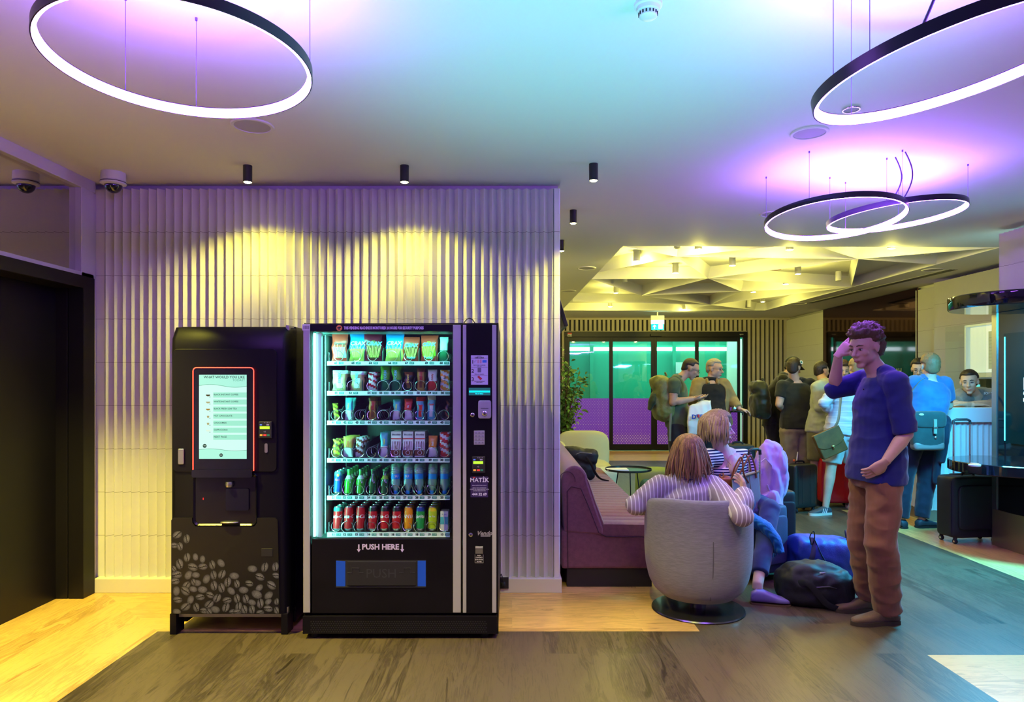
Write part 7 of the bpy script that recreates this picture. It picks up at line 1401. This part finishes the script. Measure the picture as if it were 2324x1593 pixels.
# ---------------------------------------------------------------- 10 person in white shirt and pale shorts
Y = 7.72
J = JP(Y, head=(1944,838), shL=(1903,880), shR=(1966,880), elL=(1870,914,-.05), wrL=(1888,940,.15), elR=(1978,925), wrR=(1975,950,.15), hipL=(1896,990), hipR=(1936,990,.02), knL=(1886,1062,-.02), knR=(1936,1062,.04), anL=(1874,1143), anR=(1940,1140,.3))
for k in ('anR','anL'): J[k].z = .10
wst = stripes('white striped linen', (.55,.58,.62), (.80,.80,.78), 2, .062, .12, .7, warp=.02)
def col10(q): nb = (V(J['shR'])+V(J['shL']))/2; q.tube([nb+V((-.10,.0,.05)), nb+V((-.06,-.08,.045)), nb+V((.05,-.085,.045)), nb+V((.09,.0,.05))], .032, 10)
o, b, M, T = person('sandy-haired person in white shirt and pale shorts with a brown shoulder bag', J, (.62,.42,.30), 1.0, V((.1,.98,-.12)), vox=.009, W=1.08, hair=dict(k='short', m=hair_b, t=.014, n=.006, line=.1, low=.12, s=6),
   shirt=dict(m=wst, hem=-.04, inf=.030, sleeve=1.55, seed=91, amp=.012, vox=.010, sl_r=(.078,.062,.054), extra=col10, zs=(4,4,14)), pants=dict(m=cloth('pale chino', (.48,.50,.50)), name='shorts', ln=.42, r=(.125,.115,.10,.08), vox=.010, amp=.008), 
   shoes=dict(m=mat('trainer grey', (.06,.07,.08), .6), dirL=(-.9,-.25,0), dirR=(.1,.9,0), stripes=1, sole=.028, sm=mat('trainer sole', (.7,.68,.55), .5)))
c = P(1882, 1003, 7.45); sat = thing('shoulder_bag', 'olive brown leather satchel hanging at an angle on the white-shirted person', 'shoulder bag', c-V((0,0,.2))); Rm = Matrix.Rotation(-.42, 3, 'Y'); lb = mat('olive leather', (.15,.075,.02), .38, bump=(50,.1), var=(9,.25)); q = MB()
q.box((-.145,-.04,-.15),(.145,.04,.13)); q.v = [c+Rm @ v for v in q.v]; q.build('body', lb, sat, bevel=.014, seg=3, smooth=50)
q = MB(); q.prism([(-.15,.14),(.15,.14),(.155,.0),(.10,-.045),(0,-.06),(-.10,-.045),(-.155,.0)], -.052, -.040, axis=1); q.v = [c+Rm @ v for v in q.v]; q.build('flap', lb, sat, bevel=.005, seg=2, smooth=50)
q = MB(); q.sq(c+Rm @ V((0,-.058,-.045)), (.022,.010,.012)); q.sq(c+Rm @ V((0,-.058,-.062)), (.008,.008,.02)); q.build('clasp', mat('brass', (.5,.42,.15), .3, .9), sat)
strap([c+Rm @ V((.13,0,.13)), P(1903,950,7.45), P(1908,905,7.50), P(1910,880,7.55)], .03, mat('strap tan', (.28,.14,.07), .6), sat, 'shoulder_strap')
# ---------------------------------------------------------------- 11 man in blue T-shirt with satchel
Y = 7.02
J = JP(Y, head=(2110,833), shL=(2076,870), shR=(2142,872,.03), elL=(2052,925,.12), wrL=(2085,940,.30), elR=(2152,920,.10), wrR=(2128,925,.30), hipL=(2066,1005,-.02), hipR=(2105,1005,.0), knL=(2052,1095), knR=(2102,1098,.02), anL=(2046,1178), anR=(2092,1178))
for k in ('anR','anL'): J[k].z = .10
J['bend'] = V((0,-.03,0)); bj = cloth('black jeans', (.012,.02,.035))
o, b, M, T = person('man in blue T-shirt leaning on the counter, back turned, with a teal messenger bag', J, (.55,.36,.26), 1.04, V((.15,.98,-.05)), vox=.008, W=1.13, arm_s=1.15, hair=dict(k='short', m=hair_l, t=.016, n=.008, line=.1, low=.10, s=9), 
   shirt=dict(m=cloth('blue jersey', (.03,.12,.30)), hem=.02, inf=.02, sleeve=.72, seed=101, amp=.008, vox=.009, sl_r=(.085,.078,.06)), pants=dict(m=bj, ln=.98, r=(.112,.090,.076,.068), vox=.009, seed=12, amp=.009), shoes=dict(m=mat('dark teal shoe', (.01,.03,.04), .6), dirR=(.98,.15,0), dirL=(-.1,.98,0)))
c = P(2104, 978, 6.76); sat = thing('messenger_bag', 'dark teal canvas messenger bag with buckle strap on the blue-shirted man', 'messenger bag', c-V((0,0,.2))); tc_ = cloth('teal canvas', (.02,.05,.05)); q = MB(); q.sq(c, (.155,.06,.19), (.5,.35), nu=32, nv=18); q.build('body', tc_, sat, smooth=60)
q = MB(); q.sq(c+V((.0,-.028,.115)), (.165,.05,.085), (.6,.45), nu=28); q.build('flap', tc_, sat, smooth=60); q = MB(); q.box(c+V((-.15,-.058,-.19)), c+V((.15,.05,-.10))); q.build('leather_base', mat('grey leather base', (.16,.16,.15), .5), sat, bevel=.03, seg=3)
q = MB(); q.box(c+V((.015,-.088,-.02)), c+V((.045,-.078,.12))); q.box(c+V((.01,-.092,.03)), c+V((.05,-.086,.045)), 1); q.sq(c+V((.045,-.068,-.06)), (.012,.006,.012), mi=1); q.build('buckle_strap', [mat('pale strap', (.2,.24,.18), .5), steel], sat, smooth=0)
strap([c+V((-.14,0,.15)), P(2062,905,6.85), P(2085,868,6.92), P(2100,858,7.0)], .03, tc_, sat, 'shoulder_strap'); q = MB(); q.sq(c+V((-.10,-.075,.165)), (.025,.006,.012)); q.build('badge', mat('bag badge', (.5,.45,.3), .5), sat)
q = MB(); q.sq(P(2143,965,6.86), (.06,.05,.10), (.8,.8)); q.tube([P(2146,960,6.84), P(2143,1000,6.84), P(2136,1050,6.84)], [.055,.06,.045], 12, flat=.5); q.tube([P(2128,1010,6.9), P(2126,1060,6.9), P(2125,1098,6.9)], [.04,.045,.04], 12, flat=.6); jk = thing('hanging_jacket', 'dark jacket hanging from the messenger bag beside the blue-shirted man', 'jacket', P(2138,1100,6.86)); soft(q, 'cloth', cloth('ink blue cloth', (.010,.018,.035)), jk, .012, 2, (.012, (9,9,4), 9))
# ---------------------------------------------------------------- 12, 13 reception staff
Y = 7.95
J = JP(Y, head=(2118,838), shL=(2092,882), shR=(2168,884,-.03), elL=(2080,925), wrL=(2100,930,-.2), elR=(2186,922,-.03), wrR=(2172,925,-.25), hipL=(2112,990,.1), hipR=(2150,990,.1), knL=(2112,1060), knR=(2150,1060), anL=(2112,1130), anR=(2150,1130))
J = {k: v+V((0,.28,0)) for k, v in J.items()}; J = {k: V((v.x, v.y, v.z)) for k, v in J.items()}
for k in ('anR','anL'): J[k].z = .10
polo = cloth('grey polo', (.17,.17,.16))
def col(J_):
    def f(q): nb = (V(J_['shR'])+V(J_['shL']))/2; q.tube([nb+V((.06*math.cos(a), .055*math.sin(a), .045)) for a in [2*PI*i/16 for i in range(16)]], .020, 8, loop=True)
    return f
o, b, M, T = person('dark-haired receptionist in grey polo shirt half hidden behind the blue-shirted man', J, (.55,.36,.26), 1.04, V((-.5,-.8,-.2)), vox=.010, specs=True, W=1.08, hair=dict(k='short', m=hair_d, t=.014, n=.006), shirt=dict(m=polo, name='polo_shirt', hem=-.05, sleeve=.7, seed=111, vox=.011, extra=col(J)), pants=dict(m=blkj, vox=.013), shoes=dict(m=blkj, dir=(-.4,-.9,0)))
Y = 7.75
J = JP(Y, head=(2200,868,-.12), shR=(2180,902), shL=(2246,900,.05), elR=(2166,920,-.20), wrR=(2212,918,-.32), elL=(2250,917,-.15), wrL=(2190,918,-.33), hipR=(2196,985,.42), hipL=(2236,985,.42), knR=(2196,1060,.35), knL=(2236,1060,.35), anR=(2196,1130,.4), anL=(2236,1130,.4))
for k in ('anR','anL'): J[k].z = .10
hd = [hand(J['wrL'], V((-1,-.05,.0)), V((0,0,-1)), -1, 1., .2, .03, .006), hand(J['wrR'], V((1,-.05,.0)), V((0,0,-1)), 1, 1., .2, .03, .006)]
o, b, M, T = person('receptionist in grey polo leaning on folded arms over the counter', J, (.60,.40,.28), 1.12, V((-.62,-.78,-.10)), vox=.008, hands=hd, W=1.1, arm_s=1.12, nose=1.2, hair=dict(k='short', m=hair_d, t=.010, n=.003, line=-.02, low=.05, s=11), roll=.06, shirt=dict(m=cloth('grey polo light', (.22,.22,.20)), name='polo_shirt', hem=-.05, inf=.036, sleeve=.80, seed=121, vox=.009, extra=col(J), sl_r=(.100,.09,.06)), pants=dict(m=blkj, vox=.013), shoes=dict(m=blkj, dir=(-.4,-.9,0)))
q = MB(); text(q, 'SOLUL', .034, P(2243,893,7.66), bold=.0012); q.build('sleeve_lettering', white_plastic, o, smooth=0)

# ================================================================ out-of-frame downlights of the same room, and an added cyan ceiling beam
for X_, Y_, e_ in ((-2.55,3.3,620),(.25,2.45,360),(2.4,3.0,50)):
    light('SPOT', 'spot beam', (X_, Y_, 2.81), e_, (1., .90, .10), .02, aim=(X_, Y_, 0), angle=95, blend=.6)
light('SPOT', 'added cyan ceiling beam', (.4, 1.5, .25), 330, (.10, .95, .95), .25, aim=(.45, 2.7, 2.92), angle=66, blend=1)  # unseen light added to throw cyan up on the ceiling
